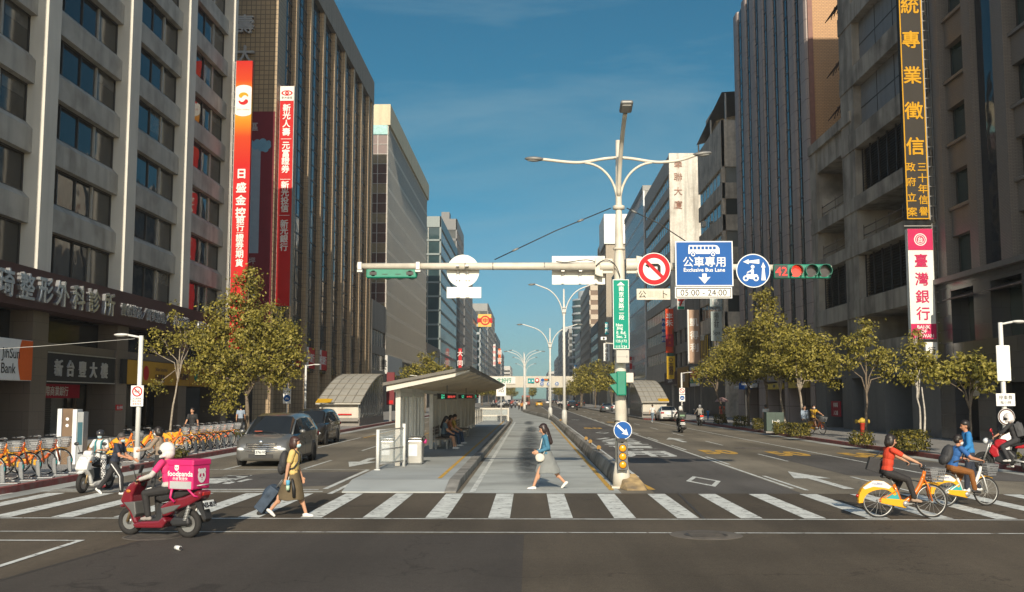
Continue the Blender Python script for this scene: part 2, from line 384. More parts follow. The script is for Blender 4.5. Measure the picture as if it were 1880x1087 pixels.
def stain_mat():
    m, t, b = _new('drip_stain'); N = t.nodes.new; L = t.links.new
    tc = N('ShaderNodeTexCoord'); n = N('ShaderNodeTexNoise'); n.inputs['Scale'].default_value = 2.2; n.inputs['Detail'].default_value = 8
    mp = N('ShaderNodeMapping'); mp.inputs['Scale'].default_value = (1, .35, 1); L(tc.outputs['Object'], mp.inputs[0]); L(mp.outputs[0], n.inputs[0])
    sp = N('ShaderNodeTexCoord'); s = N('ShaderNodeSeparateXYZ'); L(sp.outputs['Generated'], s.inputs[0])
    def bell(o):
        a = N('ShaderNodeMath'); a.operation = 'SUBTRACT'; L(o, a.inputs[0]); a.inputs[1].default_value = .5
        c = N('ShaderNodeMath'); c.operation = 'POWER'; L(a.outputs[0], c.inputs[0]); c.inputs[1].default_value = 2
        return c.outputs[0]
    a = N('ShaderNodeMath'); a.operation = 'ADD'; L(bell(s.outputs[0]), a.inputs[0]); L(bell(s.outputs[1]), a.inputs[1])
    r = N('ShaderNodeMapRange'); r.inputs[1].default_value = .25; r.inputs[2].default_value = 0; L(a.outputs[0], r.inputs[0])
    q = N('ShaderNodeMath'); q.operation = 'MULTIPLY'; L(r.outputs[0], q.inputs[0])
    r2 = N('ShaderNodeMapRange'); r2.inputs[1].default_value = .12; r2.inputs[2].default_value = .55; L(n.outputs[0], r2.inputs[0]); L(r2.outputs[0], q.inputs[1])
    q2 = N('ShaderNodeMath'); q2.operation = 'MULTIPLY'; q2.inputs[1].default_value = .62; L(q.outputs[0], q2.inputs[0])
    L(q2.outputs[0], b.inputs['Alpha']); b.inputs['Base Color'].default_value = (.05,.047,.043,1); b.inputs['Roughness'].default_value = .6; return m
ST = stain_mat()
for cx, cy, rx, ry in ((.0,52,.6,24),(-.05,37,.55,11),(.1,74,.5,8),(-.1,92,.5,9)):
    b = MB(ST); b.sheet([(cx-rx,cy-ry),(cx+rx,cy-ry),(cx+rx,cy+ry),(cx-rx,cy+ry)], .0102+.0008*rx); b.build('road_stain', kind='structure')
# slab joints of the bus lane
b = MB(OIL)
for y in range(29, 180, 5):
    x0 = lane_x(y); b.sheet([(x0-1.6,y),(x0+2.1,y),(x0+2.1,y+.03),(x0-1.6,y+.03)], .0095)
b.build('lane_joints', kind='structure')
# ---- kerbs and pavements ----
def strip(name, mt, pts_l, pts_r, z0, z1):
    mb = MB(mt); n = len(pts_l)
    rs = [[(a[0],a[1],z0),(a[0],a[1],z1),(c[0],c[1],z1),(c[0],c[1],z0)] for a, c in zip(pts_l, pts_r)]
    mb.rings(rs, smooth=False); return mb.build(name, kind='structure')
KX = lambda y: KR if y < 100 else KR-3.1*min(1, (y-100)/6)
yl = [20, 60, 100, 106, 400, 1500]
def slab(name, xs0, xs1, ys_, z):
    mb = MB(PAVE)
    for i in range(len(ys_)-1): mb.sheet([(xs0[i],ys_[i]),(xs1[i],ys_[i]),(xs1[i+1],ys_[i+1]),(xs0[i+1],ys_[i+1])], z)
    return mb.build(name, kind='structure')
slab('left_pavement', [-60]*3, [KL-.15]*3, [17.5, 60, 1500], .15)
slab('right_pavement', [KX(y)+.15 for y in yl], [60]*6, yl, .15)
strip('left_kerb', KRED, [(KL-.17, 17.5),(KL-.17, 130)], [(KL+.02, 17.5),(KL+.02, 130)], -.02, .158)
strip('right_kerb', KRED, [(KX(y)-.02, y) for y in yl[:4]], [(KX(y)+.17, y) for y in yl[:4]], -.02, .158)
strip('left_kerb', KGREY, [(KL-.17, 130.01),(KL-.17, 900)], [(KL+.02, 130.01),(KL+.02, 900)], -.02, .158)
strip('right_kerb', KGREY, [(KX(107)-.02, 106.01),(KX(107)-.02, 900)], [(KX(107)+.17, 106.01),(KX(107)+.17, 900)], -.02, .158)
b = MB(CONC)                                                # pale gutter strips beside the kerbs
b.sheet([(KL+.03,17.5),(KL+.62,17.5),(KL+.62,300),(KL+.03,300)], .005)
b.sheet([(KR-.6,20),(KR-.03,20),(KR-.03,100),(KR-.6,100)], .005); b.build('gutter', kind='structure')
# ---- platform ----
PX0, PX1 = -4.4, -1.72
b = MB(CONC_P)
prof = [(24.25,.0),(24.25,.03),(25.6,.2),(93,.2),(93,0)]
b.rings([[(x, y, z) for y, z in prof] for x in (PX0, PX1-.28)], smooth=False); b.build('bus_platform', kind='structure')
b = MB(KGREY)
prof = [(24.2,.0),(24.2,.035),(25.6,.215),(93.1,.215),(93.1,0)]
b.rings([[(x, y, z) for y, z in prof] for x in (PX1-.278, PX1)], smooth=False); b.build('platform_kerb', kind='structure', bevel=.02)
b = MB(YEL); b.sheet([(PX1-.6,26),(PX1-.5,26),(PX1-.5,92),(PX1-.6,92)], .204); b.build('platform_line', kind='structure')
b = MB(OIL)
for y in range(27, 92, 3): b.sheet([(PX0,y),(PX1-.3,y),(PX1-.3,y+.02),(PX0,y+.02)], .2035)
b.build('platform_joints', kind='structure')
# ---- median barrier kerb ----
MED = mat('median_concrete', (.30,.285,.25), .85, var=.22, scale=1.2, streak=.0, dirt=(.075,.07,.06), dirtamt=.85, dscale=1.1, bump=.3, bscale=20)
mys = [25.9]+[30+6*i for i in range(40)]
b = MB(MED); rs = []
for y in mys:
    x = lane_x(y)+2.14; h = .38 if y > 26 else .34
    rs.append([(x,y,0),(x+.02,y,.16),(x+.12,y,h),(x+.34,y,h),(x+.44,y,.16),(x+.5,y,0)])
b.rings(rs, smooth=False); b.build('median_kerb', kind='structure', bevel=.015)
# nose of the median, worn yellow
b = MB(YEL); NO = mat('nose_worn', (.38,.27,.13), .85, var=.3, scale=5, dirt=(.12,.1,.08), dirtamt=.7, dscale=3)
b.m(NO); b.rings([[(2.14,25.88,0),(2.2,25.88,.34),(2.62,25.88,.34),(2.7,25.88,0)],[(2.2,25.3,0),(2.3,25.35,.16),(2.75,25.35,.16),(2.85,25.3,0)],[(2.3,24.9,0),(2.4,24.95,.03),(2.7,24.95,.03),(2.8,24.9,0)]], smooth=False)
b.build('median_nose', kind='structure', bevel=.03)
# ---- painted markings ----
b = MB(WHITE)
for k in range(-9, 17):
    x = -3.09+1.158*k
    b.sheet([(x,19.18),(x+.40,19.18),(x+.395,24.0),(x-.005,24.0)], .010)
b.sheet([(-40,18.98),(40,18.98),(40,19.07),(-40,19.07)], .010); b.sheet([(-40,17.1),(40,17.1),(40,17.17),(-40,17.17)], .010)
b.build('crosswalk_marking', kind='structure')
def ln(mb, x, y0, y1, wd=.1, z=.0085): mb.sheet([(x-wd/2,y0),(x+wd/2,y0),(x+wd/2,y1),(x-wd/2,y1)], z)
def hl(mb, x0, x1, y, wd=.14, z=.0085): mb.sheet([(x0,y-wd/2),(x1,y-wd/2),(x1,y+wd/2),(x0,y+wd/2)], z)
b = MB(WHITE)
ln(b, -1.36, 24.3, 95, .13, .0125); hl(b, -1.28, 1.9, 25.15, .1, .0125)
hl(b, -11.6, -5.1, 25.0, .16); hl(b, -11.6, -4.9, 24.5, .16)
hl(b, -11.6, -4.95, 31.9, .1); ln(b, -4.98, 25.2, 31.84, .13); ln(b, -4.62, 23.9, 90, .12)
for y0, y1 in ((32.3,36.7),(43.4,47.8),(54.5,59),(66,70),(78,82)): ln(b, -7.05, y0, y1)
for y0, y1 in ((31.96,34),(44.6,57.6),(62,96)): ln(b, -9.45, y0, y1)
ln(b, -6.95, 8, 16.0, .1, .0125); hl(b, -30, -6.9, 16.05, .1, .0125)
# right carriageway
ln(b, 6.4, 25.5, 98, .1); ln(b, 6.4, 98.01, 330, .12)
for y in [25.0+9.6*i for i in range(12)]: ln(b, 6.62, y, y+4.6)
for y in [24.6, 36.4, 48.6, 61, 73, 85, 97, 109, 121, 133, 145, 157, 169]: ln(b, 9.0, y, y+4.7)
ln(b, 11.5, 27, 99)
ln(b, 3.0, 29, 300, .1)
# arrows and diamonds
def arrow(mb, x, y, L_, way=1, head=.5, hl_=2.7, sh=.13):
    s = way
    mb.poly([(x-head,y+s*(L_-hl_),.0085),(x,y+s*L_,.0085),(x+head,y+s*(L_-hl_),.0085)])
    mb.sheet([(x-sh,y),(x+sh,y),(x+sh,y+s*(L_-hl_)),(x-sh,y+s*(L_-hl_))], .0085)
arrow(b, 7.75, 25.4, 6, 1); arrow(b, 7.75, 52, 6, 1); arrow(b, -5.8, 38.2, 5, -1); arrow(b, -8.2, 62, 5, -1)
def diamond(mb, x, y, hx=.46, hy=1.75, t=.13):
    o = [(x,y-hy),(x+hx,y),(x,y+hy),(x-hx,y)]; i = [(x,y-hy+t*4),(x+hx-t,y),(x,y+hy-t*4),(x-hx+t,y)]
    for k in range(4): mb.sheet([o[k],o[(k+1) % 4],i[(k+1) % 4],i[k]], .0085)
for y in (27.7, 66, 105, 150): diamond(b, 4.6, y)
for k, ch in enumerate('用專車公'):
    vs, fs = text_mesh(ch, .025, 0); b.add([(4.6+v.x*2.2, 41.2+4.8*k+v.y*4.6, .0085) for v in vs], fs)
b.build('lane_marking', kind='structure', fix=False)
b = MB(WHITE)
for k, ch in enumerate('慢'):
    vs, fs = text_mesh(ch, .03, 0); b.add([(-8.3-v.x*1.5, 28.1-v.y*3.0, .0085) for v in vs], fs)
b.build('lane_marking', kind='structure', fix=False)
b = MB(YEL)
ln(b, 1.95, 24.9, 96, .12, .0125)
b.sheet([(2.85,25.1),(3.02,25.1),(2.75,30),(2.62,30)], .0085)
for x, y in ((7.7,42.6),(10.25,41.4),(12.9,40.4),(4.6,76),(7.7,95)):
    vs, fs = text_mesh('50', .04, 0); b.add([(x+v.x*1.35, y+v.y*4.2, .0085) for v in vs], fs)
b.build('speed_marking', kind='structure', fix=False)
b = MB(YEL)      # yellow box hatching by the side street
for k in range(7):
    hl(b, -9.2, -5.0, 57+2.2*k, .12)
for x in (-9.2,-7.8,-6.4,-5.0): ln(b, x, 57, 70.3, .1, .0115)
b.build('box_marking', kind='structure')
# manhole, worn patch round it
IRON = mat('cast_iron', (.07,.062,.055), .6, metal=.4, var=.3, scale=8)
def manhole(x, y, r=.4, label=None, col=True):
    o = thing('manhole_cover', label, 'manhole cover', (x, y, 0))
    mb = MB(mat('manhole_collar', (.115,.10,.083), .85, var=.2, scale=4)); mb.lathe([(0.001,.0105),(r*(1.75 if col else 1.1),.0105),(r*(1.8 if col else 1.12),.006)], n=32); mb.build('collar', o)
    mb = MB(IRON); mb.lathe([(.001,.016),(r,.016),(r+.02,.010)], n=32)
    for k in range(-3, 4): mb.box(-r*.8, r*.8, k*.1-.012, k*.1+.012, .016, .021)
    mb.build('lid', o)
g = gp(1296, 983); manhole(g.x, g.y, .33, 'round iron manhole cover in a pale worn collar in front of the crosswalk')
g = gp(1380, 823); manhole(g.x, g.y, .42, 'dark manhole cover lying between yellow speed numbers on the right lanes')
g = gp(275, 988); manhole(g.x, g.y+.15, .42, 'round manhole cover under the red delivery scooter', False)
b = MB(mat('can_white', (.75,.75,.72), .5)); b.cyl((0,0,.03),(0,.1,.034),.032,n=12); b.m(mat('can_dark', (.06,.05,.05), .5)); b.cyl((0,-.004,.03),(0,0,.03),.026,n=12)
g = gp(331, 1012); o = b.build('paper_cup', label='small white cup lying on the dark asphalt in front of the delivery scooter', cat='cup'); o.location = (g.x, g.y, .012); o.rotation_euler = (0,0,R(60))
# ================= buildings =================
class Facade:
    """local (d outward, y along the street, z) -> world, for a street wall at X facing the road"""
    def __init__(s, side, X): s.s = 1 if side == 'L' else -1; s.X = X
    def box(s, mb, d0, d1, y0, y1, z0, z1):
        a, c = s.X+s.s*d0, s.X+s.s*d1; return mb.box(min(a, c), max(a, c), y0, y1, z0, z1)
    def x(s, d): return s.X+s.s*d
    @property
    def face(s): return FACE_PX if s.s > 0 else FACE_NX
def zx(u, v, X): return pX(u, v, X).z
CON_W = mat('white_concrete', (.44,.42,.375), .85, var=.07, scale=1.2, streak=.42, dirt=(.17,.15,.125), dirtamt=.45, dscale=.8, bump=.1)
CON_P = mat('pillar_concrete', (.58,.565,.51), .8, var=.05, scale=.8, streak=.22)
GL_D = window_glass('dark_blue_glass', (.016,.019,.024), .04, .25, .36)
GL_B = window_glass('brown_glass', (.03,.026,.02), .12)
GL_T = window_glass('teal_glass', (.03,.055,.06), .06, .15)
GL_G = window_glass('grey_glass', (.06,.065,.062), .12, .2)
GL_K = window_glass('black_glass', (.010,.010,.011), .1, .25, .3)
ALU = mat('dark_aluminium', (.05,.045,.04), .4, metal=.3, var=.1)
ALU_L = mat('pale_aluminium', (.42,.40,.36), .4, metal=.3, var=.1)
STONE_B = mat_brick('brown_stone', (.135,.108,.086), (.118,.094,.076), (.065,.054,.046), 1.2, .8, .01, .35, .35)
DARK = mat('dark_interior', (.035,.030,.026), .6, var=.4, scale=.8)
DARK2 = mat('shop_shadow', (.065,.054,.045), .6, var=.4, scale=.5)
WARM = mat('warm_wood', (.16,.10,.055), .5, var=.3, scale=1)
SHUT = mat('roller_shutter', (.10,.095,.085), .5, metal=.3, var=.15)
# ---- white concrete office block with the clinic, left foreground ----
f = Facade('L', -22)
b0 = thing('office_building', 'white concrete office block with deep window bays and bright edged pillars above the clinic sign', 'building', (-22, 28, 0))
P0 = [35.4, 45.14, 54.85, 64.3, 74.14]          # near edges of the pillars
b = MB(CON_W)
f.box(b, -18, -.92, 28, 74.7, 7.9, 47)
f.box(b, -18, -3.6, 28, 74.7, .15, 7.9)
b.build('wall', b0, world=True)
for y in P0: b = MB(CON_P); f.box(b, -.95, 0, y, y+1.3 if y < 74 else 74.8, 7.92, 47); b.build('pillar', b0, world=True, bevel=.02)
bays = [(28.0, 35.4)]+[(P0[i]+1.3, P0[i+1]) for i in range(4)]
for y0, y1 in bays:
    for k in range(11):
        z = 10.02+3.2*k; b = MB(CON_W)
        a0, a1 = -.95, -.5                     # spandrel with a sloping sill
        xs = [f.x(a0), f.x(a1)]
        b.rings([[(f.x(-.95), y, z), (f.x(-.5), y, z), (f.x(-.5), y, z+1.1), (f.x(-.78), y, z+1.42), (f.x(-.95), y, z+1.42)] for y in (y0-.01, y1+.01)], smooth=False)
        b.build('spandrel', b0, world=True)
WINM = {}; BLND = mat('blind_behind_glass', (.075,.07,.06), .12, var=.2)
def office_window(y0, y1, z0, z1, tag_):
    q_ = rnd.randrange(4); key = (round(y1-y0, 2), round(z1-z0, 2), q_)
    if key not in WINM:
        b = MB(GL_D); w_ = y1-y0; h = z1-z0
        b.box(-.03, 0, 0, w_*.72, 0, h); b.m(GL_B).box(-.02, .02, w_*.72, w_, 0, h)
        b.m(BLND)
        if q_ == 1: b.box(0, .012, w_*.02, w_*.24, h*.45, h)
        if q_ == 2: b.box(0, .012, w_*.49, w_*.70, h*.25, h)
        if q_ == 3: b.box(.02, .03, w_*.74, w_*.98, h*.6, h)
        b.m(ALU)
        for t in (0, .24, .48, .72, 1): b.box(-.02, .07, w_*t-.05, w_*t+.05, 0, h)
        b.box(-.02, .075, 0, w_, 0, .07); b.box(-.02, .075, 0, w_, h-.07, h)
        b.m(ALU_L).box(-.02, .09, w_*.70, w_*.715, .05, h-.05)
        o = b.build('window', b0); WINM[key] = o; o.location = (-.9, y0-28, z0)
    else:
        o = WINM[key].copy(); COL.objects.link(o); o.location = (-.9, y0-28, z0)
for y0, y1 in bays:
    office_window(y0, y1, 8.0, 10.02, 0)
    for k in range(8): office_window(y0, y1, 11.44+3.2*k, 13.22+3.2*k, 0)
# base: stone piers, fascia, shop glass behind
for y in (36.2, 45.2, 54.6, 64.4, 73.4): b = MB(STONE_B); f.box(b, -1.6, -.1, y, y+1.5, .15, 6.1); b.build('stone_pier', b0, world=True)
b = MB(STONE_B); f.box(b, -1.2, -.2, 28, 74.8, 4.35, 4.75); b.build('stone_beam', b0, world=True)
for y0, y1 in ((28,36.2),(37.7,45.2),(46.7,54.6),(56.1,64.4),(65.9,74.2)): b = MB(GL_K); f.box(b, -1.3, -1.15, y0, y1, 4.75, 6.1); b.build('upper_shop_window', b0, world=True)
b = MB(SHUT)
for k in range(26): f.box(b, -3.5, -3.4+.02*(k % 2), 49.5, 54.3, .3+.1*k, .39+.1*k)
b.build('roller_shutter', b0, world=True)
b = MB(mat('cream_door', (.30,.28,.24), .5)); f.box(b, -3.55, -3.3, 46.9, 48.7, .15, 2.7); b.build('side_door', b0, world=True)
for y0, y1 in ((56.2,64.3),(66.1,74.1),(38,45)): b = MB(GL_B); f.box(b, -3.58, -3.4, y0, y1, .4, 2.95); b.build('shop_window', b0, world=True)
b = MB(WARM)
for y in (56.9,58.6,60.9,63.1,67.5,69.5,72): f.box(b, -3.4, -3.28, y, y+.18, .2, 2.95)
f.box(b, -3.4, -3.2, 56.2, 64.3, .15, .5); b.m(ALU)
for y in (38,40.3,42.6,44.9): f.box(b, -3.4, -3.3, y, y+.1, .2, 2.9)
b.build('shop_frame', b0, world=True)
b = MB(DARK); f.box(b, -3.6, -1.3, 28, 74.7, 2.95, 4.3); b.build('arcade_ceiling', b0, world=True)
# ---- brown tiled tower ----
TILE = mat_brick('brown_tile', (.35,.255,.145), (.29,.21,.12), (.13,.095,.06), .42, .42, .035, .55, .3, offset=0)
TILE_P = mat_brick('column_tile', (.43,.315,.19), (.38,.275,.165), (.16,.115,.07), .30, .42, .02, .6, .35, offset=0)
CON_G = mat('parapet_concrete', (.21,.19,.165), .85, var=.1, streak=.4)
GL_N = window_glass('tower_glass', (.020,.024,.028), .08, .3, .25)
MULL = mat('tower_mullion', (.03,.026,.024), .4, var=.1)
b1 = thing('office_building', 'tall brown tiled tower with narrow vertical columns behind the red banners', 'building', (-22, 76, 0))
b = MB(TILE); f.box(b, -24, 0, 86.8, 89.6, 5, 48); f.box(b, -24, -1.25, 89.6, 141, 4.8, 44); b.build('wall', b1, world=True)
PURP = mat('recess_panel', (.11,.085,.08), .6, var=.1, streak=.3)
b = MB(PURP); f.box(b, -1.25, -.3, 89.61, 90.6, 4.8, 43.4); b.build('recess_panel', b1, world=True)
cy = [94.2, 100.5, 106.8, 113.1, 119.3, 125.5, 131.7, 137.6]
for y in cy:
    b = MB(TILE_P); f.box(b, -1.24, 0, y-.5, y+.5, 4.6, 43.4); b.build('column', b1, world=True, bevel=.05)
b = MB(TILE_P); f.box(b, -1.24, .02, 139.9, 141.2, 4.6, 46.6); b.build('column', b1, world=True)
edges = [(90.6, cy[0]-.5)]+[(cy[i]+.5, cy[i+1]-.5) for i in range(7)]+[(138.1, 139.9)]
for y0, y1 in edges:
    b = MB(GL_N); f.box(b, -1.25, -.42, y0+.6, y1-.1, 4.8, 43.4)
    b.m(MULL); f.box(b, -1.25, -.3, y0, y0+.6, 4.8, 43.4)
    for k in range(24): f.box(b, -.43, -.38, y0+.6, y1-.1, 5+1.62*k, 5.12+1.62*k)
    n = max(1, round((y1-y0-1)/1.4))
    for i in range(1, n): yy = y0+.8+(y1-y0-1)*i/n; f.box(b, -.43, -.38, yy-.04, yy+.04, 4.8, 43.4)
    b.build('window', b1, world=True)
b = MB(CON_G); f.box(b, -24, .06, 89.62, 141.3, 43.4, 46.7); f.box(b, -24, .02, 86.7, 89.61, 48, 48.3); b.build('parapet', b1, world=True)
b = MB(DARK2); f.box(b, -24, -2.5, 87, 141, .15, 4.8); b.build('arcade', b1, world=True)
for y in cy+[87.5]:
    b = MB(TILE_P); f.box(b, -1.5, .02, y-.55, y+.55, .15, 4.79); b.build('arcade_column', b1, world=True)
SIL = mat('silver_letters', (.50,.50,.50), .35, metal=.4, var=.1)
b = MB(SIL)
for ch, v in (('人', -42), ('壽', 45), ('大', 101)):
    p = pY(450, v, 86.7); b = MB(SIL); b.text(ch, p, 1.75, FACE_CAM, .012, .1); b.build('roof_character', b1, world=True)
# ---- grey glass block with pale parapet ----
def fins_block(side, X, Y0, Y1, depth, H, name, label, wall, glass, finm, step=1.25, floor=3.3, band=.5, zb=6, par=3, parm=None, cat='building'):
    f = Facade(side, X); o = thing(name, label, cat, (X, Y0, 0))
    b = MB(wall); f.box(b, -depth, -.3, Y0, Y1, .15, H-par); b.build('wall', o, world=True)
    n = int((H-par-zb)/floor)
    for k in range(n):
        b = MB(glass); f.box(b, -.3, -.04, Y0+.4, Y1-.4, zb+floor*k, zb+floor*(k+1)-band); b.build('window_band', o, world=True)
    b = MB(finm); m_ = int((Y1-Y0)/step)
    for i in range(m_+1): f.box(b, -.3, .0, Y0+i*step-.09, Y0+i*step+.09, zb-.5, H-par)
    for k in range(n+1): f.box(b, -.3, -.02, Y0, Y1, zb+floor*k-.55, zb+floor*k-.02)
    b.build('facade_fins', o, world=True)
    b = MB(parm or wall); f.box(b, -depth, .06, Y0-.1, Y1+.1, H-par, H); b.build('parapet', o, world=True)
    return o, f
FIN_G = mat('grey_fins', (.44,.40,.33), .5, var=.1); W_GB = mat('grey_brown_wall', (.15,.14,.125), .6, var=.1, streak=.3)
CREAM = mat('cream_parapet', (.55,.48,.33), .7, var=.08, streak=.25)
b2, f2 = fins_block('L', -22, 156.6, 217.5, 14, 47.8, 'office_building', 'glass office block with thin grey fins and cream parapet beyond the brown tower', W_GB, window_glass('beige_glass', (.10,.09,.075), .4, .2, .25), FIN_G, 1.3, 3.25, .55, 9, .2)
b = MB(CREAM); f2.box(b, -14, .3, 156.3, 217.8, 44.6, 47.9); b.build('roof_fascia', b2, world=True)
b = MB(mat('turquoise_glass', (.30,.52,.50), .2, var=.2)); b.box(-36, -22.1, 156.2, 156.59, 43.0, 44.55); b.build('top_window', b2, world=True)
RB = mat('red_brown_panel', (.085,.04,.035), .35, var=.2)
gridm = mat('white_grid', (.45,.43,.40), .5)
pan = [RB, GL_B, RB, GL_K, GL_K, mat('tan_panel', (.23,.18,.11), .4, var=.2), GL_K, mat('tan_panel', (.2,.15,.1), .4)]
for k in range(22):
    b = MB(pan[(k*5+k//3) % 8]); z = 9+1.55*k; b.box(-36, -22.05, 156.3, 156.6, z, z+1.45); b.build('end_window', b2, world=True)
b = MB(gridm)
for k in range(23): b.box(-36, -22.0, 156.2, 156.32, 8.93+1.55*k, 9.0+1.55*k)
for x in (-22.1,-23.6,-25.1,-26.6,-28.1): b.box(x-.05, x+.05, 156.18, 156.3, 8.9, 43)
b.build('window_grid', b2, world=True)
b = MB(mat('name_board', (.52,.52,.49), .6, var=.05)); b.box(-27, -21.7, 155.9, 156.15, 5.9, 8.7); f2.box(b, 0, .35, 156.16, 174, 5.9, 8.7); b.m(mat('board_letters', (.03,.03,.03), .5)); b.text('大樓', (-23.4, 155.87, 7.3), 1.7, FACE_CAM, .01, .02)
b.build('name_board', b2, world=True)
# ---- generic far blocks ----
FAR = {}
def block(side, X, Y0, Y1, depth, H, label, wall, glass, floor=3.4, sill=1.3, zb=5, piers=0, end='ribbon', endn=3, par=1, name='office_building', cat='building', rec=.3, bay=None, roof=None):
    f = Facade(side, X); o = thing(name, label, cat, (X, Y0, 0))
    b = MB(wall); f.box(b, -depth, -rec, Y0+rec, Y1, .15, H)
    n = int((H-par-zb)/floor)
    for k in range(n): f.box(b, -rec-.02, 0, Y0, Y1, zb+floor*k, zb+floor*k+sill)
    f.box(b, -rec-.02, 0, Y0, Y1, zb+floor*n, H)
    if end != 'blank':
        for k in range(n):
            x0, x1 = sorted((f.x(-depth), f.x(-rec-.021))); b.box(x0, x1, Y0, Y0+rec+.02, zb+floor*k, zb+floor*k+sill)
        x0, x1 = sorted((f.x(-depth), f.x(-rec-.021))); b.box(x0, x1, Y0, Y0+rec+.02, zb+floor*n, H)
    else:
        x0, x1 = sorted((f.x(-depth), f.x(0))); b.box(x0, x1, Y0-.02, Y0+rec+.03, .15, H+.01)
    np_ = piers
    for i in range(np_+1):
        y = Y0+(Y1-Y0-.5)*i/max(1, np_); f.box(b, -rec-.02, .04, y, y+.5, .15, H-.01)
    f.box(b, -rec, .1, Y0, Y1, zb-1.4, zb-.01)
    b.build('wall', o, world=True)
    for k in range(n):
        z0, z1 = zb+floor*k+sill, zb+floor*(k+1)
        b = MB(glass if isinstance(glass, type(WARM)) else glass[k % len(glass)]); f.box(b, -rec-.01, -rec+.06, Y0+.45, Y1-.1, z0, z1)
        b.m(ALU_L); nn = bay or max(2, int((Y1-Y0)/2.2))
        for i in range(1, nn): y = Y0+(Y1-Y0)*i/nn; f.box(b, -rec, -rec+.1, y-.05, y+.05, z0, z1)
        b.build('window', o, world=True)
        if end != 'blank':
            b = MB(glass if isinstance(glass, type(WARM)) else glass[k % len(glass)]); x0, x1 = sorted((f.x(-depth+.4), f.x(-.45))); b.box(x0, x1, Y0+rec-.06, Y0+rec+.01, z0, z1); b.m(ALU_L)
            for i in range(1, endn): x = x0+(x1-x0)*i/endn; b.box(x-.05, x+.05, Y0+rec-.1, Y0+rec, z0, z1)
            b.build('end_window', o, world=True)
    b = MB(DARK2); f.box(b, -rec, .02, Y0+.3, Y1-.3, .2, zb-1.6); b.build('shop_front', o, world=True)
    if roof:
        for (d0, d1, y0, y1, h) in roof:
            b = MB(wall); f.box(b, d0, d1, Y0+y0, Y0+y1, H, H+h); b.build('roof_house', o, world=True)
    return o, f
W1 = mat('pale_blue_grey', (.36,.39,.40), .6, var=.08, streak=.25); W2 = mat('mid_grey', (.27,.275,.265), .7, var=.1, streak=.3)
W3 = mat('beige_wall', (.36,.31,.24), .8, var=.1, streak=.4); W4 = mat('white_wall', (.52,.50,.46), .8, var=.06, streak=.35)
W5 = mat('dark_slate', (.12,.125,.13), .5, var=.1); W6 = mat('brown_grey_wall', (.26,.23,.195), .8, var=.12, streak=.45)
BLIND = mat('brown_blinds', (.14,.085,.05), .5, var=.2)
block('L', -22, 251.7, 309, 12, 47.2, 'teal glass office block with a slanted top beyond the fin fronted block', mat('teal_wall', (.14,.18,.18), .4, var=.1), GL_T, 3.5, .45, 6, 0, 'grid', 4)
block('L', -22.3, 311, 343, 7, 57, 'slim dark tower rising above the teal glass block', W5, GL_G, 3.4, .7, 6, 6, 'ribbon', 2, roof=[(-5,-2.5,2,7,2.5)])
block('L', -22, 345, 392, 12, 50, 'dark grey ribbed office block beyond the slim tower', W5, GL_G, 3.3, .8, 6, 12)
block('L', -22, 394, 428, 12, 37, 'low striped block with pale window bands on the left far side', W4, GL_G, 3.4, 1.5, 6)
block('L', -21.5, 446, 520, 12, 36, 'blue grey block carrying a yellow rooftop sign', W1, GL_T, 3.4, 1.0, 6, 3)
block('L', -22, 540, 640, 14, 52, 'tall grey tower behind the yellow rooftop sign', W2, GL_G, 3.5, 1.1, 6, 8)
block('L', -22, 660, 760, 14, 44, 'dark far block on the left of the street end', W5, GL_G, 3.5, 1.2, 6, 4)
block('L', -22, 790, 880, 14, 38, 'white far block with striped balconies near the footbridge', W4, GL_G, 3.3, 1.4, 6)
block('L', -18, 960, 1060, 30, 32, 'pale low apartment block closing the left far end', W4, GL_G, 3.3, 1.5, 5, 6)
block('L', -22, 218.5, 250.5, 12, 14, 'low dark shop block between the fin block and the teal block', W6, GL_K, 3.5, 1.2, 5)
block('L', -22, 142, 156, 12, 16, 'low brown shop block beside the brown tower', W6, GL_K, 3.5, 1.2, 5)
# ---- right side: bank building in the foreground ----
f = Facade('R', 21)
BR0 = mat_brick('bank_tile', (.23,.20,.175), (.205,.178,.158), (.12,.105,.092), .24, .065, .012, .5, .3)
BLK = mat_brick('black_stone', (.07,.07,.072), (.06,.06,.063), (.035,.035,.035), 1.1, .7, .008, .2, .1)
r0 = thing('bank_building', 'dark brick tiled bank building with green windows on the right edge', 'building', (21, 34, 0))
b = MB(BR0); f.box(b, -16, -.75, 33, 53, 8.0, 40)
for y0, y1 in ((51.7,52.9),(47.9,48.8),(44.6,45.7),(40.2,41.2),(36.5,37.5)): f.box(b, -.76, 0, y0, y1, 8.0, 40)
zs = [(4.93,7.36)]+[(8.44+3.27*k, 10.2+3.27*k) for k in range(9)]
wb = [(48.8,51.7),(41.2,44.6),(33,36.5)]
for y0, y1 in wb:
    for k in range(9):
        z = 10.3+3.27*k; f.box(b, -.76, -.35, y0, y1, z, z+1.35); f.box(b, -.76, -.2, y0, y1, z+1.3, z+1.45)
b.build('wall', r0, world=True)
CURT = mat('green_curtain', (.05,.12,.11), .6, var=.2)
for y0, y1 in wb:
    for k in range(9):
        z0, z1 = 8.45+3.27*k, 10.3+3.27*k
        b = MB(window_glass('green_glass', (.02,.04,.036), .03, .1, .8)); f.box(b, -.76, -.7, y0+.05, y1-.05, z0, z1); b.m(ALU); f.box(b, -.72, -.64, y0, y0+.08, z0, z1); f.box(b, -.72, -.64, (y0+y1)/2-.05, (y0+y1)/2+.05, z0, z1); f.box(b, -.72, -.64, y1-.08, y1, z0, z1)
        b.build('window', r0, world=True)
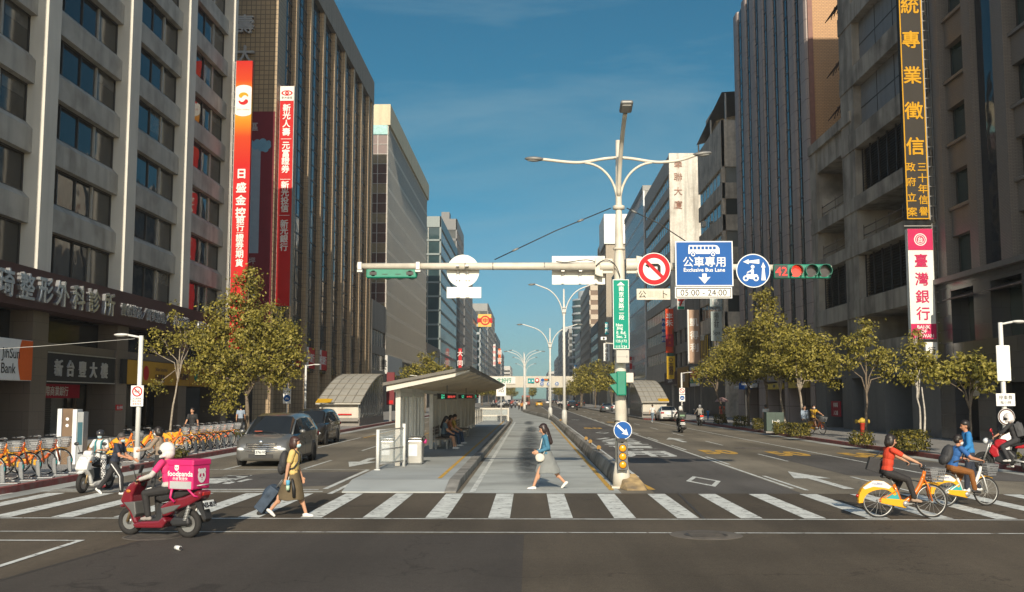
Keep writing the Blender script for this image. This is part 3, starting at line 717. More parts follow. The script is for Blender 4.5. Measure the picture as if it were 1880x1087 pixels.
b = MB(GL_D); f.box(b, -.76, -.3, 45.7, 47.9, 8, 40); f.box(b, -.76, -.3, 37.5, 40.2, 8, 40); b.build('glass_strip', r0, world=True)
b = MB(BLK); f.box(b, -1.2, .05, 33, 53, 2.9, 4.6); f.box(b, -1.2, .05, 33, 53, 7.5, 7.98); f.box(b, -1.2, .05, 33, 53, 4.6, 4.9)
for y0, y1 in ((51.2,53),(46.8,48.6),(42.0,43.8),(37.5,39),(33,34.6)): f.box(b, -1.2, .06, y0, y1, .15, 7.6)
f.box(b, -3, -1.0, 33, 53, .15, 8); b.build('stone_base', r0, world=True)
b = MB(mat('base_cornice', (.12,.115,.11), .5, var=.1)); f.box(b, -.6, .4, 33, 53.2, 7.95, 8.2); b.build('cornice', r0, world=True)
for y0, y1 in ((48.62,51.18),(43.82,46.78),(39.02,41.98),(34.62,37.48)):
    b = MB(window_glass('green_glass')); f.box(b, -.95, -.8, y0, y1, 4.92, 7.2); b.m(ALU); f.box(b, -.85, -.72, (y0+y1)/2-.06, (y0+y1)/2+.06, 4.92, 7.2); b.build('window', r0, world=True)
    b = MB(mat('bay_hood', (.10,.08,.072), .5)); b.rings([[(f.x(-.8), y, 7.2), (f.x(-.8), y, 7.5), (f.x(.55), y, 7.0)] for y in (y0, y1)], smooth=False); b.build('window_hood', r0, world=True)
for y0, y1 in ((48.62,51.18),(43.82,46.78),(39.1,41.9)): b = MB(GL_K); f.box(b, -.98, -.7, y0, y1, .3, 2.9); b.build('shop_window', r0, world=True)
b = MB(mat('lamp_glass', (.35,.32,.25), .4)); f.box(b, .05, .28, 48.4, 48.6, 2.3, 3.05); b.m(ALU); f.box(b, .05, .32, 48.36, 48.64, 2.24, 2.3); f.box(b, .05, .32, 48.36, 48.64, 3.05, 3.1); b.build('wall_lamp', r0, world=True)
# ---- raw concrete parking block ----
RAWC = mat('raw_concrete', (.38,.345,.295), .9, var=.14, scale=.7, streak=.75, dirt=(.07,.06,.05), dirtamt=.65, dscale=.45, bump=.25, bscale=15)
RAWD = mat('grey_paint_column', (.13,.135,.138), .6, var=.08, streak=.2)
LOUV = mat('dark_louvre', (.035,.032,.030), .5, metal=.2, var=.15)
PANEL = mat('grey_panel', (.21,.215,.22), .6, var=.06, streak=.3)
r1 = thing('parking_building', 'raw concrete parking block with louvred openings and stained slabs behind the gold lettered banner', 'building', (21, 53, 0))
b = MB(RAWC)
f.box(b, -18, -3.2, 53, 76, .15, 20)
piers = [(74.5,76.0),(65.4,68.1),(53.0,56.2)]
for y0, y1 in piers: f.box(b, -3.2, 0, y0, y1, 4.6, 20.9 if y0 > 70 else 31.2)
lev = [(4.6,5.0),(7.35,8.45),(11.3,12.1),(14.2,15.1)]
for z0, z1 in lev: f.box(b, -3.21, .06, 53, 76.02, z0, z1)
f.box(b, -3.21, -.25, 53, 65.4, 5.0, 5.7)
f.box(b, -3.21, -.1, 68.1, 74.5, 18.6, 20.3); f.box(b, -3.22, .12, 66, 76.05, 20.2, 20.9)
for z0, z1 in ((18.2,19.4),(22.4,23.6),(26.6,27.8),(30.4,31.3)): f.box(b, -3.21, .06, 53, 68.1, z0, z1)
f.box(b, -18, -.8, 53, 67.9, 20, 31.2)
b.build('wall', r1, world=True)
def louvre(y0, y1, z0, z1, sp=.17):
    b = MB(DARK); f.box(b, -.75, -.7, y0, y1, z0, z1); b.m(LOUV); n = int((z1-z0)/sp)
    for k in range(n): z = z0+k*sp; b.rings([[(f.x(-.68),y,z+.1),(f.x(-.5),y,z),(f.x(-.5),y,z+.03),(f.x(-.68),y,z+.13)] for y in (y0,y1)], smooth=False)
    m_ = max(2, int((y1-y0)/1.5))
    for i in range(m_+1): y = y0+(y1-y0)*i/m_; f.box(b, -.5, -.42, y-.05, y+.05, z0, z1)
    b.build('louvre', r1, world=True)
louvre(56.2, 65.4, 8.45, 11.3); louvre(68.1, 74.5, 8.45, 11.3); louvre(56.2, 65.4, 15.1, 18.2)
for (y0, y1, z0, z1) in ((56.2,65.4,19.4,22.4),(56.2,65.4,23.6,26.6),(56.2,65.4,27.8,30.4)):
    b = MB(PANEL); f.box(b, -.79, -.5, y0, y1, z0, z1); b.m(LOUV)
    for i in range(1,3): y = y0+(y1-y0)*i/3; f.box(b, -.5, -.48, y-.03, y+.03, z0, z1)
    f.box(b, -.5, -.48, y0, y1, (z0+z1)/2-.03, (z0+z1)/2+.03); b.build('panel', r1, world=True)
PIPE = mat('rusty_pipe', (.20,.17,.14), .6, metal=.3, var=.3)
for (y0, y1, z0, z1) in ((56.2,65.4,12.1,14.2),(68.1,74.5,12.1,14.2),(68.1,74.5,15.1,18.6)):
    b = MB(PIPE)
    for z in (z0+.45, z0+.95): b.tube([(f.x(-.4), y0, z), (f.x(-.4), y1, z)], .03, 6)
    n = int((y1-y0)/2.2)
    for i in range(n+1): y = y0+(y1-y0)*i/n; b.tube([(f.x(-.4), y, z0), (f.x(-.4), y, z0+1.15)], .03, 6)
    b.tube([(f.x(-.35), y0+1.1, z0+.1), (f.x(-.3), y0+.4, z0+1.5)], .035, 6)
    b.build('railing', r1, world=True)
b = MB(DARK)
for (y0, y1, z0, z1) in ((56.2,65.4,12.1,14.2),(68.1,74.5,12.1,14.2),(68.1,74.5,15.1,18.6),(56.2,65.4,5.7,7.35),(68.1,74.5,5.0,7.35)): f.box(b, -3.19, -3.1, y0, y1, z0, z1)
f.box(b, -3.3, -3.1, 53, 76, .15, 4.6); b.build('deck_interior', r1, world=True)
for y0, y1 in ((73.4,76),(67.6,69.6),(61.4,65.2),(53.0,57.0)): b = MB(RAWD); f.box(b, -3.2, .03, y0, y1, .15, 4.62); b.build('ground_column', r1, world=True)
b = MB(RAWD); f.box(b, -3.2, .02, 53, 76, 3.5, 4.61); b.build('ground_beam', r1, world=True)
b = MB(mat('grey_door', (.06,.06,.065), .5)); f.box(b, -2.9, -2.6, 57.2, 61, .15, 3.5); f.box(b, -2.9, -2.5, 57.4, 58.3, .2, 2.6); b.build('door', r1, world=True)
b = MB(mat('rebar_rust', (.10,.06,.045), .8, var=.3))           # rusty brackets sticking out above the roof step
for z in (20.95+1.2, 25.2, 29.2):
    for k in range(7):
        b.tube([(f.x(-.2-.12*k), 68.2, z+.13*k), (f.x(.2-.12*k), 70.3, z-.75+.13*k)], .035, 5)
        if k % 2: b.tube([(f.x(-.1*k), 69, z+.1*k-.2), (f.x(.1-.1*k), 69.6, z-.9+.1*k)], .03, 5)
b.build('bracket', r1, world=True)
# ---- mauve stone tower with dark window slots and an orange tiled end ----
MAUVE = mat_brick('mauve_stone', (.38,.315,.29), (.35,.29,.27), (.16,.13,.12), 1.3, 1.55, .03, .6, .25, offset=0)
ORANGE = mat_brick('orange_tile', (.50,.29,.135), (.46,.26,.12), (.27,.16,.085), .26, .12, .018, .65, .1)
r2 = thing('office_building', 'mauve stone tower with dark vertical window slots and an orange tiled end wall', 'building', (21, 76.2, 0))
b = MB(ORANGE); b.box(21.35, 40, 76.2, 77, 5, 41.3); b.build('end_wall', r2, world=True)
b = MB(mat('end_trim', (.2,.09,.065), .6)); b.box(21.2, 21.55, 76.1, 76.6, 5, 41.3); b.build('trim', r2, world=True)
b = MB(MAUVE); f.box(b, -16, -.6, 76.7, 104, 5, 41.2)
b.build('wall', r2, world=True)
cs = [76.3,79.6,83.2,86.7,90.2,93.7,97.3,101.2]
for i, y in enumerate(cs):
    b = MB(MAUVE); y1 = y+1.95; r_ = []
    for z in (4.9, 41.2): r_.append([(f.x(-.6), y, z), (f.x(-.1), y, z), (f.x(.0), y+.3, z), (f.x(.0), y1-.3, z), (f.x(-.1), y1, z), (f.x(-.6), y1, z)])
    b.rings(r_, smooth=False); b.build('pier', r2, world=True)
    if i < 7:
        b = MB(GL_K); f.box(b, -.6, -.17, y1, cs[i+1], 4.9, 41)
        b.m(MULL)
        for k in range(23): f.box(b, -.18, -.14, y1, cs[i+1], 5+1.58*k, 5.1+1.58*k)
        f.box(b, -.18, -.12, y1+.5, y1+.57, 4.9, 41); b.build('window_slot', r2, world=True)
b = MB(mat('fascia_mauve', (.23,.195,.18), .55, var=.05)); r_ = []
f.box(b, -3, .25, 76.2, 104, 3.6, 4.88)
b.build('fascia', r2, world=True)
b = MB(DARK); f.box(b, -16, -3.0, 76.2, 126, .15, 4.85); b.build('shop_interior', r2, world=True)
for y0, y1 in ((76.2,77.2),(84,85),(92,94.5),(101,103.9)): b = MB(MAUVE); f.box(b, -3, .1, y0, y1, .15, 3.6); b.build('shop_pier', r2, world=True)
for y0, y1 in ((77.2,84),(85,92)): b = MB(GL_K); f.box(b, -2.2, -2.0, y0, y1, .2, 3.5); b.build('shop_window', r2, world=True)
b = MB(mat('shop_yellow', (.55,.40,.03), .5)); f.box(b, -.3, .15, 78, 83.6, 3.0, 3.45); f.box(b, -.3, .15, 85.6, 91.2, 2.95, 3.45); b.m(mat('shop_black', (.02,.02,.02), .5))
for y in (80.8, 88.4): b.shape([(.45*math.cos(a), .13*math.sin(a)) for a in [2*PI*i/16 for i in range(16)]], (f.x(.165), y, 3.22), f.face)
b.build('shop_sign_band', r2, world=True)
b = MB(mat('awning_white', (.42,.43,.42), .6)); b.rings([[(f.x(.2),y,3.55),(f.x(1.1),y,3.3),(f.x(1.1),y,3.1),(f.x(.2),y,3.2)] for y in (94.6,101)], smooth=False); b.build('awning', r2, world=True)
# ---- weathered corner flats, R3 ----
WEA = mat('weathered_render', (.56,.49,.40), .85, var=.15, streak=.6, dirt=(.13,.11,.09), dirtamt=.5, dscale=.5)
PALEW = window_glass('pale_curtain_glass', (.22,.225,.21), .15, .1, .5, .5)
r3, f3 = block('R', 21, 110.7, 126.4, 10, 32.6, 'weathered corner block of flats with ribbon windows beside the mauve tower', WEA, [PALEW, GL_G, PALEW], 5.05*.7, 1.75, 6.2, 0, 'ribbon', 4, par=1.7, name='apartment_building', cat='building')
b = MB(mat('roof_sheet', (.10,.10,.105), .5, metal=.3)); b.add([(21.2,110.9,35.8),(31,110.9,36.4),(31,126,36.0),(20.8,126,33.6)], [(0,1,2,3)]); b.build('roof_sheet', r3, world=True)
b = MB(ALU_L)
for x, y, h in ((21.6,111,35.7),(25,111,35.9),(21.2,118,34.6),(21.0,125.6,33.6)): b.box(x-.08, x+.08, y-.08, y+.08, 32.6, h)
b.build('roof_post', r3, world=True)
b = MB(WEA); b.box(22, 27, 119, 125.8, 32.6, 36.6); b.build('roof_house', r3, world=True)
ACM = mat('ac_white', (.45,.45,.42), .5); 
for y, z in ((121, 22.5),(124,15.6),(114,12.2),(123,9.1)):
    b = MB(ACM); f3.box(b, 0.02, .5, y, y+.95, z, z+.65); b.m(ALU); b.lathe([(.001,.0),(.24,.0),(.25,-.02)], (f3.x(.51), y+.47, z+.33), 16, axis='x'); o = b.build('air_conditioner', r3, world=True, bevel=.02)
# ---- white end walled building, R4 ----
SIDEW = mat('side_render', (.46,.41,.35), .85, var=.12, streak=.45)
WHITED = mat('whitewash', (.62,.59,.52), .85, var=.12, streak=.8, dirt=(.22,.19,.15), dirtamt=.75, dscale=.2)
r4, f4 = block('R', 21, 152.4, 185.5, 9, 38.7, 'long brown grey building with a whitewashed end wall of red characters', SIDEW, [PALEW, GL_G, GL_G, PALEW], 3.3, 1.45, 6.2, 0, 'blank', bay=14)
b = MB(WHITED); b.box(20.97, 25.9, 152.1, 152.38, 6, 38.9); b.build('end_wall', r4, world=True)
REDC = mat('red_characters', (.27,.13,.09), .7, var=.5)
b = MB(REDC)
for ch, v in zip('華聯大廈', (301, 325, 351, 376)): p = pY(1245, v, 152.05); b = MB(REDC); b.text(ch, p, 1.35, FACE_CAM, 0, .04); b.build('wall_character', r4, world=True)
block('R', 21.2, 128, 152, 8, 15.5, 'low shop row between the flats and the whitewashed wall', W6, GL_K, 3.2, 1.2, 5.4, 5, 'ribbon', 3)
b5, f5 = fins_block('R', 21, 188, 225, 12, 41.5, 'office_building', 'blue grey building striped by tall white fins behind the signal mast', W2, GL_D, mat('white_fins', (.56,.58,.59), .5), 1.9, 3.3, .5, 6, 1)
b6, f6 = block('R', 21, 281, 315, 10, 48, 'pale block crowned by a blank white rooftop board', W3, GL_T, 3.4, 1.1, 6, 8, 'blank')
b = MB(mat('white_board', (.78,.77,.72), .7, streak=.1)); b.box(20.5, 29, 280.4, 280.8, 44.5, 52.8); b.box(20.5, 20.8, 280.81, 300, 44.5, 52.8); b.build('roof_board', b6, world=True)
block('R', 21, 228, 262, 10, 33, 'dark office block between the fins and the pale block', W5, GL_D, 3.3, 1, 6, 7)
block('R', 21, 360.5, 425, 12, 43.5, 'beige and brown banded tower in the right middle distance', mat('beige_band', (.50,.43,.34), .8, var=.05), [BLIND], 3.4, 1.7, 6, 0, 'ribbon', 3)
block('R', 21, 318, 356, 10, 26, 'grey mid height block before the beige banded tower', W2, GL_G, 3.4, 1.3, 6)
def round_tower(x, y, r, H, label):
    o = thing('office_building', label, 'building', (x, y, 0)); n = int(H/3.5)
    b = MB(W1)
    b.lathe([(r-.3,.15),(r-.3,H)], (x,y,0), 40)
    for k in range(n): b.lathe([(r-.3,3.5*k+.2),(r,3.5*k+.2),(r,3.5*k+1.3),(r-.3,3.5*k+1.3)], (x,y,0), 40, caps=False)
    b.build('wall', o, world=True)
    b = MB(GL_T)
    for k in range(n): b.lathe([(r-.2,3.5*k+1.3),(r-.2,3.5*k+3.7)], (x,y,0), 40, caps=False)
    b.build('window', o, world=True)
    b = MB(W1); b.lathe([(r*.7,H),(r*.7,H+4),(.01,H+4)], (x,y,0), 30, caps=False); b.build('roof_house', o, world=True)
round_tower(31, 500, 10.5, 50, 'curved glass tower on the right beyond the beige banded tower')
block('R', 21, 560, 640, 14, 40, 'grey ribbed far block on the right past the curved tower', W2, GL_G, 3.5, 1.2, 6, 6)
block('R', 21, 430, 480, 8, 30, 'pale far block at the foot of the curved tower', W4, GL_G, 3.5, 1.5, 6)
block('R', 21, 660, 760, 14, 48, 'blue grey far tower on the right of the street end', W1, GL_T, 3.5, 1.2, 6, 4)
block('R', 21, 790, 900, 14, 34, 'low white far block on the right of the street end', W4, GL_G, 3.4, 1.4, 6)
block('R', 17, 960, 1080, 30, 27, 'thin white block closing the right far end', W4, GL_G, 3.3, 1.5, 5)
# ================= signs on the buildings =================
def pm(name, col, rough=.45, var=.05): return mat('paint_'+name, col, max(rough, .62), var=var, spec=.22, scale=1.5, dirt=tuple(c*.6 for c in col), dirtamt=.18, dscale=1.1)
S_RED = pm('red', (.50,.012,.013)); S_DRED = pm('deep_red', (.36,.012,.03)); S_WHITE = pm('white', (.74,.73,.70)); S_BLACK = pm('black', (.02,.019,.018)); S_GOLD = pm('gold', (.55,.29,.008))
S_YEL = pm('yellow', (.72,.46,.03)); S_MAG = pm('magenta', (.50,.02,.095)); S_BLUE = pm('blue', (.012,.085,.33)); S_GREEN = pm('green', (.0,.26,.16)); S_ORNG = pm('orange', (.70,.12,.015))
S_TAN = pm('tan', (.40,.28,.20)); S_GREY = pm('grey', (.34,.40,.40)); S_BROWN = pm('sign_brown', (.085,.045,.040), .6); S_TEAL = pm('teal', (.0,.30,.34))
STEEL = mat('galvanised', (.42,.42,.40), .4, metal=.5, var=.12); STEEL_D = mat('dull_steel', (.22,.22,.21), .5, metal=.4, var=.15)
def wm(mb, u, v, Y): return pY(u, v, Y)
def grad(name, stops, z0, z1):
    m, t, b = _new(name); N = t.nodes.new; L = t.links.new
    tc = N('ShaderNodeTexCoord'); s = N('ShaderNodeSeparateXYZ'); L(tc.outputs['Object'], s.inputs[0])
    r = N('ShaderNodeMapRange'); r.inputs[1].default_value = z0; r.inputs[2].default_value = z1; L(s.outputs[2], r.inputs[0])
    c = N('ShaderNodeValToRGB'); e = c.color_ramp.elements
    while len(e) < len(stops): e.new(.5)
    for q, (p, col) in zip(e, stops): q.position = p; q.color = (*col, 1)
    L(r.outputs[0], c.inputs[0]); L(c.outputs[0], b.inputs['Base Color']); b.inputs['Roughness'].default_value = .7; b.inputs['Specular IOR Level'].default_value = .2; return m
def ladder(mb, x0, x1, y, z0, z1, step=.6, r=.03):
    for x in (x0, x1): mb.box(x-r, x+r, y-r, y+r, z0, z1)
    k = z0+.2
    while k < z1: mb.box(x0, x1, y-r*.7, y+r*.7, k-r*.7, k+r*.7); k += step
def sgn(name, label, Y, x0, x1, z0, z1, face_m, th=.3, edge=None, cat='sign', group=None):
    o = thing(name, label, cat, ((x0+x1)/2, Y, z0), group=group)
    b = MB(face_m); b.box(x0, x1, Y-th/2, Y+th/2, z0, z1); b.build('panel', o, world=True, bevel=.015)
    return o
def frame4(mb, x0, x1, y, z0, z1, w):
    mb.box(x0, x0+w, y-.02, y, z0, z1); mb.box(x1-w, x1, y-.02, y, z0, z1); mb.box(x0+w, x1-w, y-.02, y, z0, z0+w); mb.box(x0+w, x1-w, y-.02, y, z1-w, z1)
# 1 tall red bank banner on the corner of the white block
Y = 73.4; x0, x1 = pY(427.5,400,Y).x, pY(457.5,400,Y).x; zt, zb = pY(442,113,Y).z, pY(442,640,Y).z
RG = grad('sunburst_print', [(0,(.50,.012,.013)),(.28,(.52,.05,.01)),(.42,(.62,.22,.012)),(.55,(.68,.42,.06)),(.68,(.62,.22,.012)),(.8,(.52,.05,.01)),(1,(.46,.012,.012))], 0, 8.2)
o = thing('banner_sign', 'tall red banner sign with a white sun disc and orange glow at its top', 'sign', ((x0+x1)/2, Y, zb))
b = MB(S_RED); b.box(x0, x1, Y-.16, Y+.16, zb, zt-8.0); b.build('panel', o, world=True)
b = MB(RG); b.add([(-(x1-x0)/2,-.16,0),((x1-x0)/2,-.16,0),((x1-x0)/2,-.16,8),(-(x1-x0)/2,-.16,8),(-(x1-x0)/2,.16,0),((x1-x0)/2,.16,0),((x1-x0)/2,.16,8),(-(x1-x0)/2,.16,8)], [(0,1,2,3),(4,7,6,5),(0,4,5,1),(3,2,6,7),(0,3,7,4),(1,5,6,2)])
q = b.build('top_panel', o); q.location = (0,0,zt-8.0-zb)
xc = (x0+x1)/2; Yf = Y-.17
dc = pY(442,186,Y).z; b = MB(S_WHITE)
rr = (x1-x0)/2-.01; b.shape([(max(-rr,min(rr,1.18*math.cos(a))), 1.18*math.sin(a)) for a in [2*PI*i/40 for i in range(40)]], (xc, Yf, dc), FACE_CAM, .01); b.build('sun_disc', o, world=True)
b = MB(S_ORNG)
def comma(mb, cx, cz, s, flip, Yq):
    pts = []
    for i in range(12): a = PI*.95-PI*.95*i/11; pts.append((.36*math.cos(a), .30*math.sin(a)))
    for i in range(8): a = PI*.75*i/7; pts.append((.22-.12+.13*math.cos(a)*1.2, -.02+.1*math.sin(a)))
    pts.append((-.16,-.12)); pts.append((-.3,-.08))
    if flip: pts = [(-x, -z) for x, z in pts]
    mb.shape([(x*s, z*s) for x, z in pts], (cx, Yq, cz), FACE_CAM, .012)
b.m(pm('amber', (.72,.30,.01))); comma(b, xc, dc+.32, 1.0, False, Yf-.012); b.m(S_RED); comma(b, xc, dc-.02, 1.0, True, Yf-.012)
b.m(S_ORNG); b.text('JihSun Holdings', (xc, Yf-.012, dc-.68), .15, FACE_CAM)
b.build('emblem', o, world=True)
b = MB(S_WHITE)
zz = [pY(442, v, Y).z for v in (320,345,368,391)]
for ch, z in zip('日盛金控', zz): b.text(ch, (xc, Yf, z), .78, FACE_CAM, .025)
for ch, v in zip('銀行|證券|期貨', (410,424,434,443,457,465,473,489)):
    z = pY(442, v-6, Y).z
    if ch == '|': b.box(xc-.25, xc+.25, Yf-.01, Yf, z-.015, z+.015)
    else: b.text(ch, (xc, Yf, z), .6, FACE_CAM, .022)
b.build('lettering', o, world=True)
b = MB(STEEL_D); ladder(b, x0-.28, x0-.06, Y, zb, zt, .55); b.build('frame', o, world=True)
# 2 second red banner
Y = 88; x0, x1 = pY(511,360,Y).x, pY(536.5,360,Y).x; zt, zb = pY(523,159,Y).z, pY(523,562,Y).z; xc = (x0+x1)/2; Yf = Y-.17
o = sgn('banner_sign', 'narrow red banner sign with a white cap and oval eye logo', Y, x0, x1, zb, zt, S_RED, .32)
zc = pY(523,186,Y).z; b = MB(S_WHITE); b.box(x0+.01, x1-.01, Yf-.015, Yf, zc, zt-.02); b.build('cap_panel', o, world=True)
b = MB(S_RED); e = pY(523,172,Y).z; b.shape([(.5*math.cos(a), .24*math.sin(a)) for a in [2*PI*i/30 for i in range(30)]], (xc,Yf-.016,e), FACE_CAM); b.m(S_WHITE); b.shape([(.36*math.cos(a), .16*math.sin(a)) for a in [2*PI*i/30 for i in range(30)]], (xc,Yf-.021,e), FACE_CAM); b.m(S_RED); b.shape([(.18*math.cos(a), .17*math.sin(a)) for a in [2*PI*i/24 for i in range(24)]], (xc,Yf-.026,e), FACE_CAM); b.m(S_WHITE); b.text('W', (xc,Yf-.03,e), .2, FACE_CAM, .01)
b.m(S_BLACK); b.text('新光金控', (xc,Yf-.016,pY(523,180.5,Y).z), .24, FACE_CAM, .005); b.build('emblem', o, world=True)
b = MB(S_WHITE); vs_ = [199,213,228,243,256,268,282,296,311,330,340,354,369,383,396,411,424,439,454]
for ch, v in zip('新光人壽|元富證券|新光投信|新光銀行', vs_):
    z = pY(523, v, Y).z
    if ch == '|': b.box(xc-.45, xc+.45, Yf-.01, Yf, z-.02, z+.02)
    else: b.text(ch, (xc, Yf, z), .72, FACE_CAM, .022)
b.build('lettering', o, world=True)
b = MB(STEEL_D); ladder(b, x0-.34, x0-.06, Y, zb-.2, zt+.1, .75); b.box(x1, x1+.06, Y-.2, Y+.2, zb, zt); b.build('frame', o, world=True)
# 3 wine red hoarding on the tiled end wall
Y = 86.74; x0, x1 = pY(444,400,Y).x, pY(500.5,400,Y).x; zt, zb = pY(480,205,Y).z, pY(480,592,Y).z; Yf = Y-.06
o = thing('advertising_hoarding', 'wine red advertising hoarding with a blue cloud on the tiled end wall', 'hoarding', ((x0+x1)/2, Y, zb))
b = MB(pm('wine', (.17,.018,.03), .6)); b.box(x0, x1, Y-.05, Y, zb, zt); b.build('panel', o, world=True)
b = MB(pm('ad_blue', (.26,.33,.40), .6)); xa, xb = pY(455,400,Y).x, pY(476,400,Y).x; b.box(xa, xb, Yf-.005, Yf+.02, pY(465,465,Y).z, pY(465,270,Y).z)
b.m(pm('ad_cloud', (.14,.30,.42), .6)); cr2 = random.Random(3)
for i in range(13): b.disc((pY(462+34*i/13, 262+cr2.uniform(-7,7)+6*(i/13), Y).x, Yf-.008-.001*i, pY(470, 262+cr2.uniform(-7,8)+(6 if i > 6 else 0), Y).z), cr2.uniform(.18,.36), FACE_CAM, 16, .003)
b.build('print', o, world=True)
b = MB(pm('ad_letters', (.42,.40,.40), .6)); b.text('區', (pY(467,233,Y).x, Yf, pY(467,233,Y).z), .8, FACE_CAM, .01)
for ch, v, s in (('坪',479,.62),('成',500,.62),('2',522,1.05),('8',546,1.05)): b.text(ch, (pY(463,v,Y).x, Yf, pY(463,v,Y).z), s, FACE_CAM, .006)
b.build('lettering', o, world=True)
# 4 clinic fascia
f = Facade('L', -22)
o = thing('clinic_sign', 'long maroon fascia sign with chrome clinic characters across the white block', 'sign', (-22, 30, 6.1))
b = MB(S_BROWN); f.box(b, -.9, .35, 28.5, 71.5, 6.12, 7.85); b.build('panel', o, world=True)
CHR = mat('chrome_letters', (.62,.64,.66), .22, metal=.75, var=.1)
b = MB(CHR)
def on_wall(u, v, X): return pX(u, v, X)
for ch, u in zip('琦整形外科診所', (8,47,82,113,143,172,200)):
    p = on_wall(u, 510, -21.6); b.text(ch, (-21.62, p.y, 6.98), 1.22, FACE_PX, .018, .10, 1.15)
for t_, u_ in (('雷射整形／',246),('醫美論壇／',290),('減脂雕塑',333)): b.text(t_, (-21.62, on_wall(u_,585,-21.6).y, 6.9), .72, FACE_PX, .012, .08, 1.0)
b.text('0800-009', (-21.62, on_wall(378,606,-21.6).y, 6.9), .8, FACE_PX, .02, .08, 1.1)
b.build('lettering', o, world=True)
# 5 bank sign box, far left
yb0, yb1 = pX(-75,660,-21.85).y, pX(57,660,-21.85).y
o = thing('shop_sign', 'white and orange bank sign box at the left edge below the clinic fascia', 'sign', (-22, (yb0+yb1)/2, 2.95))
b = MB(S_WHITE); b.box(-22.3, -21.8, yb0, yb1, 2.95, 4.7); b.build('panel', o, world=True, bevel=.02)
b = MB(S_ORNG); X_ = -21.79; pts = [(yb1, 2.97), (yb1, 4.68)]+[(yb1-1.0-.25*math.sin(PI*i/12), 4.68-1.71*i/12) for i in range(13)]
b.poly([(X_, y, z) for y, z in pts]); b.m(S_BLACK); b.text('JihSun', (X_, pX(20,655,X_).y, 4.02), .62, FACE_PX, .0, .006); b.text('Bank', (X_, pX(16,671,X_).y, 3.45), .62, FACE_PX, .0, .006); b.m(S_RED); b.text('S', (X_, pX(-4,655,X_).y, 4.0), .6, FACE_PX, .02, .006)
b.build('lettering', o, world=True, fix=False)
# 6 building name board
y0_, y1_ = 46.75, 54.5
o = thing('name_board', 'black stone name board with silver characters between two stone piers', 'sign', (-22, 50.6, 2.95))
b = MB(pm('black_granite', (.028,.026,.025), .2)); b.box(-22.7, -22.15, y0_, y1_, 2.97, 4.3); b.build('panel', o, world=True)
b = MB(SIL)
for ch, u in zip('新台豐大樓', (108,130,152,172,192)): p = pX(u, 682, -22.1); b.text(ch, (-22.12, p.y, 3.62), .82, FACE_PX, .015, .04)
b.m(STEEL); b.box(-22.14, -22.1, y0_, y1_, 2.94, 2.99); b.box(-22.14, -22.1, y0_, y1_, 4.28, 4.33); b.build('lettering', o, world=True)
# 7 yellow fascia over the cafe
o = thing('shop_sign', 'long yellow cafe fascia behind the slender street tree', 'sign', (-22, 64, 2.95))
b = MB(pm('cafe_yellow', (.50,.27,.02))); b.box(-22.7, -21.95, 55.75, 73.6, 2.98, 4.3); b.m(S_BLACK); b.box(-22.5, -21.96, 55.1, 55.74, 2.98, 4.3); b.m(pm('seam', (.2,.1,.01))); b.box(-21.96, -21.94, 66.0, 66.05, 2.98, 4.3); b.build('panel', o, world=True)
b = MB(S_RED); b.disc((-21.94, 58.5, 3.62), .42, FACE_PX); b.m(S_BROWN)
b.text('JihSun Securities', (-21.93, 60.9, 3.85), .3, FACE_PX, .0, .006); b.text('日盛證券', (-21.93, 60.7, 3.4), .42, FACE_PX, .01, .006); b.text('日盛期貨', (-21.93, 65.0, 3.55), .42, FACE_PX, .01, .006)
b.m(S_GREEN); b.disc((-21.93, 67.3, 3.62), .35, FACE_PX); b.m(S_BLACK); b.text('cama café', (-21.93, 71.4, 3.6), .95, FACE_PX, .01, .006); b.build('lettering', o, world=True)
# small red boards: door plaque, shop front, column signs
def wallboard(X, y0, y1, z0, z1, m_, txt, size, face, name, label, cat='sign', tm=S_WHITE, th=.06, group=None):
    o = thing(name, label, cat, (X, (y0+y1)/2, z0), group=group); s = 1 if face is FACE_PX else -1
    b = MB(m_); b.box(min(X, X+s*th), max(X, X+s*th), y0, y1, z0, z1); b.build('panel', o, world=True)
    b = MB(tm)
    n = len(txt)
    for i, t in enumerate(txt): b.text(t, (X+s*(th+.004), (y0+y1)/2, z1-(z1-z0)*(i+.5)/n), size, face, .01, .006)
    b.build('lettering', o, world=True); return o
wallboard(-22.1, 54.7, 55.5, 1.55, 1.85, S_RED, ['禁止停車'], .2, FACE_PX, 'wall_plaque', 'small red plaque on the stone pier beside the roller shutter')
wallboard(-23.6, 46.9, 53.5, 2.2, 2.9, S_DRED, ['日盛國際商業銀行'], .5, FACE_PX, 'shop_sign', 'dim dark red shop board under the black name board')
wallboard(-23.4, 38.2, 44, 2.1, 2.9, S_RED, ['日盛銀行'], .6, FACE_PX, 'shop_sign', 'dim red shop board under the bank sign box at the left edge')
for y, lab in ((95.2, 'nearest of three red and white boards between the brown columns, at the tree edge'), (101.6, 'middle of three red and white boards between the brown columns'), (107.9, 'farthest of three red and white boards between the brown columns')):
    o = wallboard(-22.3, y, y+4.3, 5.2, 7.3, S_RED, ['新光銀行'], .95, FACE_PX, 'column_board', lab, group='red boards on the brown tower')
    b = MB(S_WHITE); b.box(-22.24, -22.225, y, y+1.3, 5.2, 7.3); b.m(S_RED); b.disc((-22.22, y+.65, 6.3), .5, FACE_PX); b.m(S_WHITE); b.disc((-22.212, y+.65, 6.3), .33, FACE_PX); b.build('emblem', o, world=True)
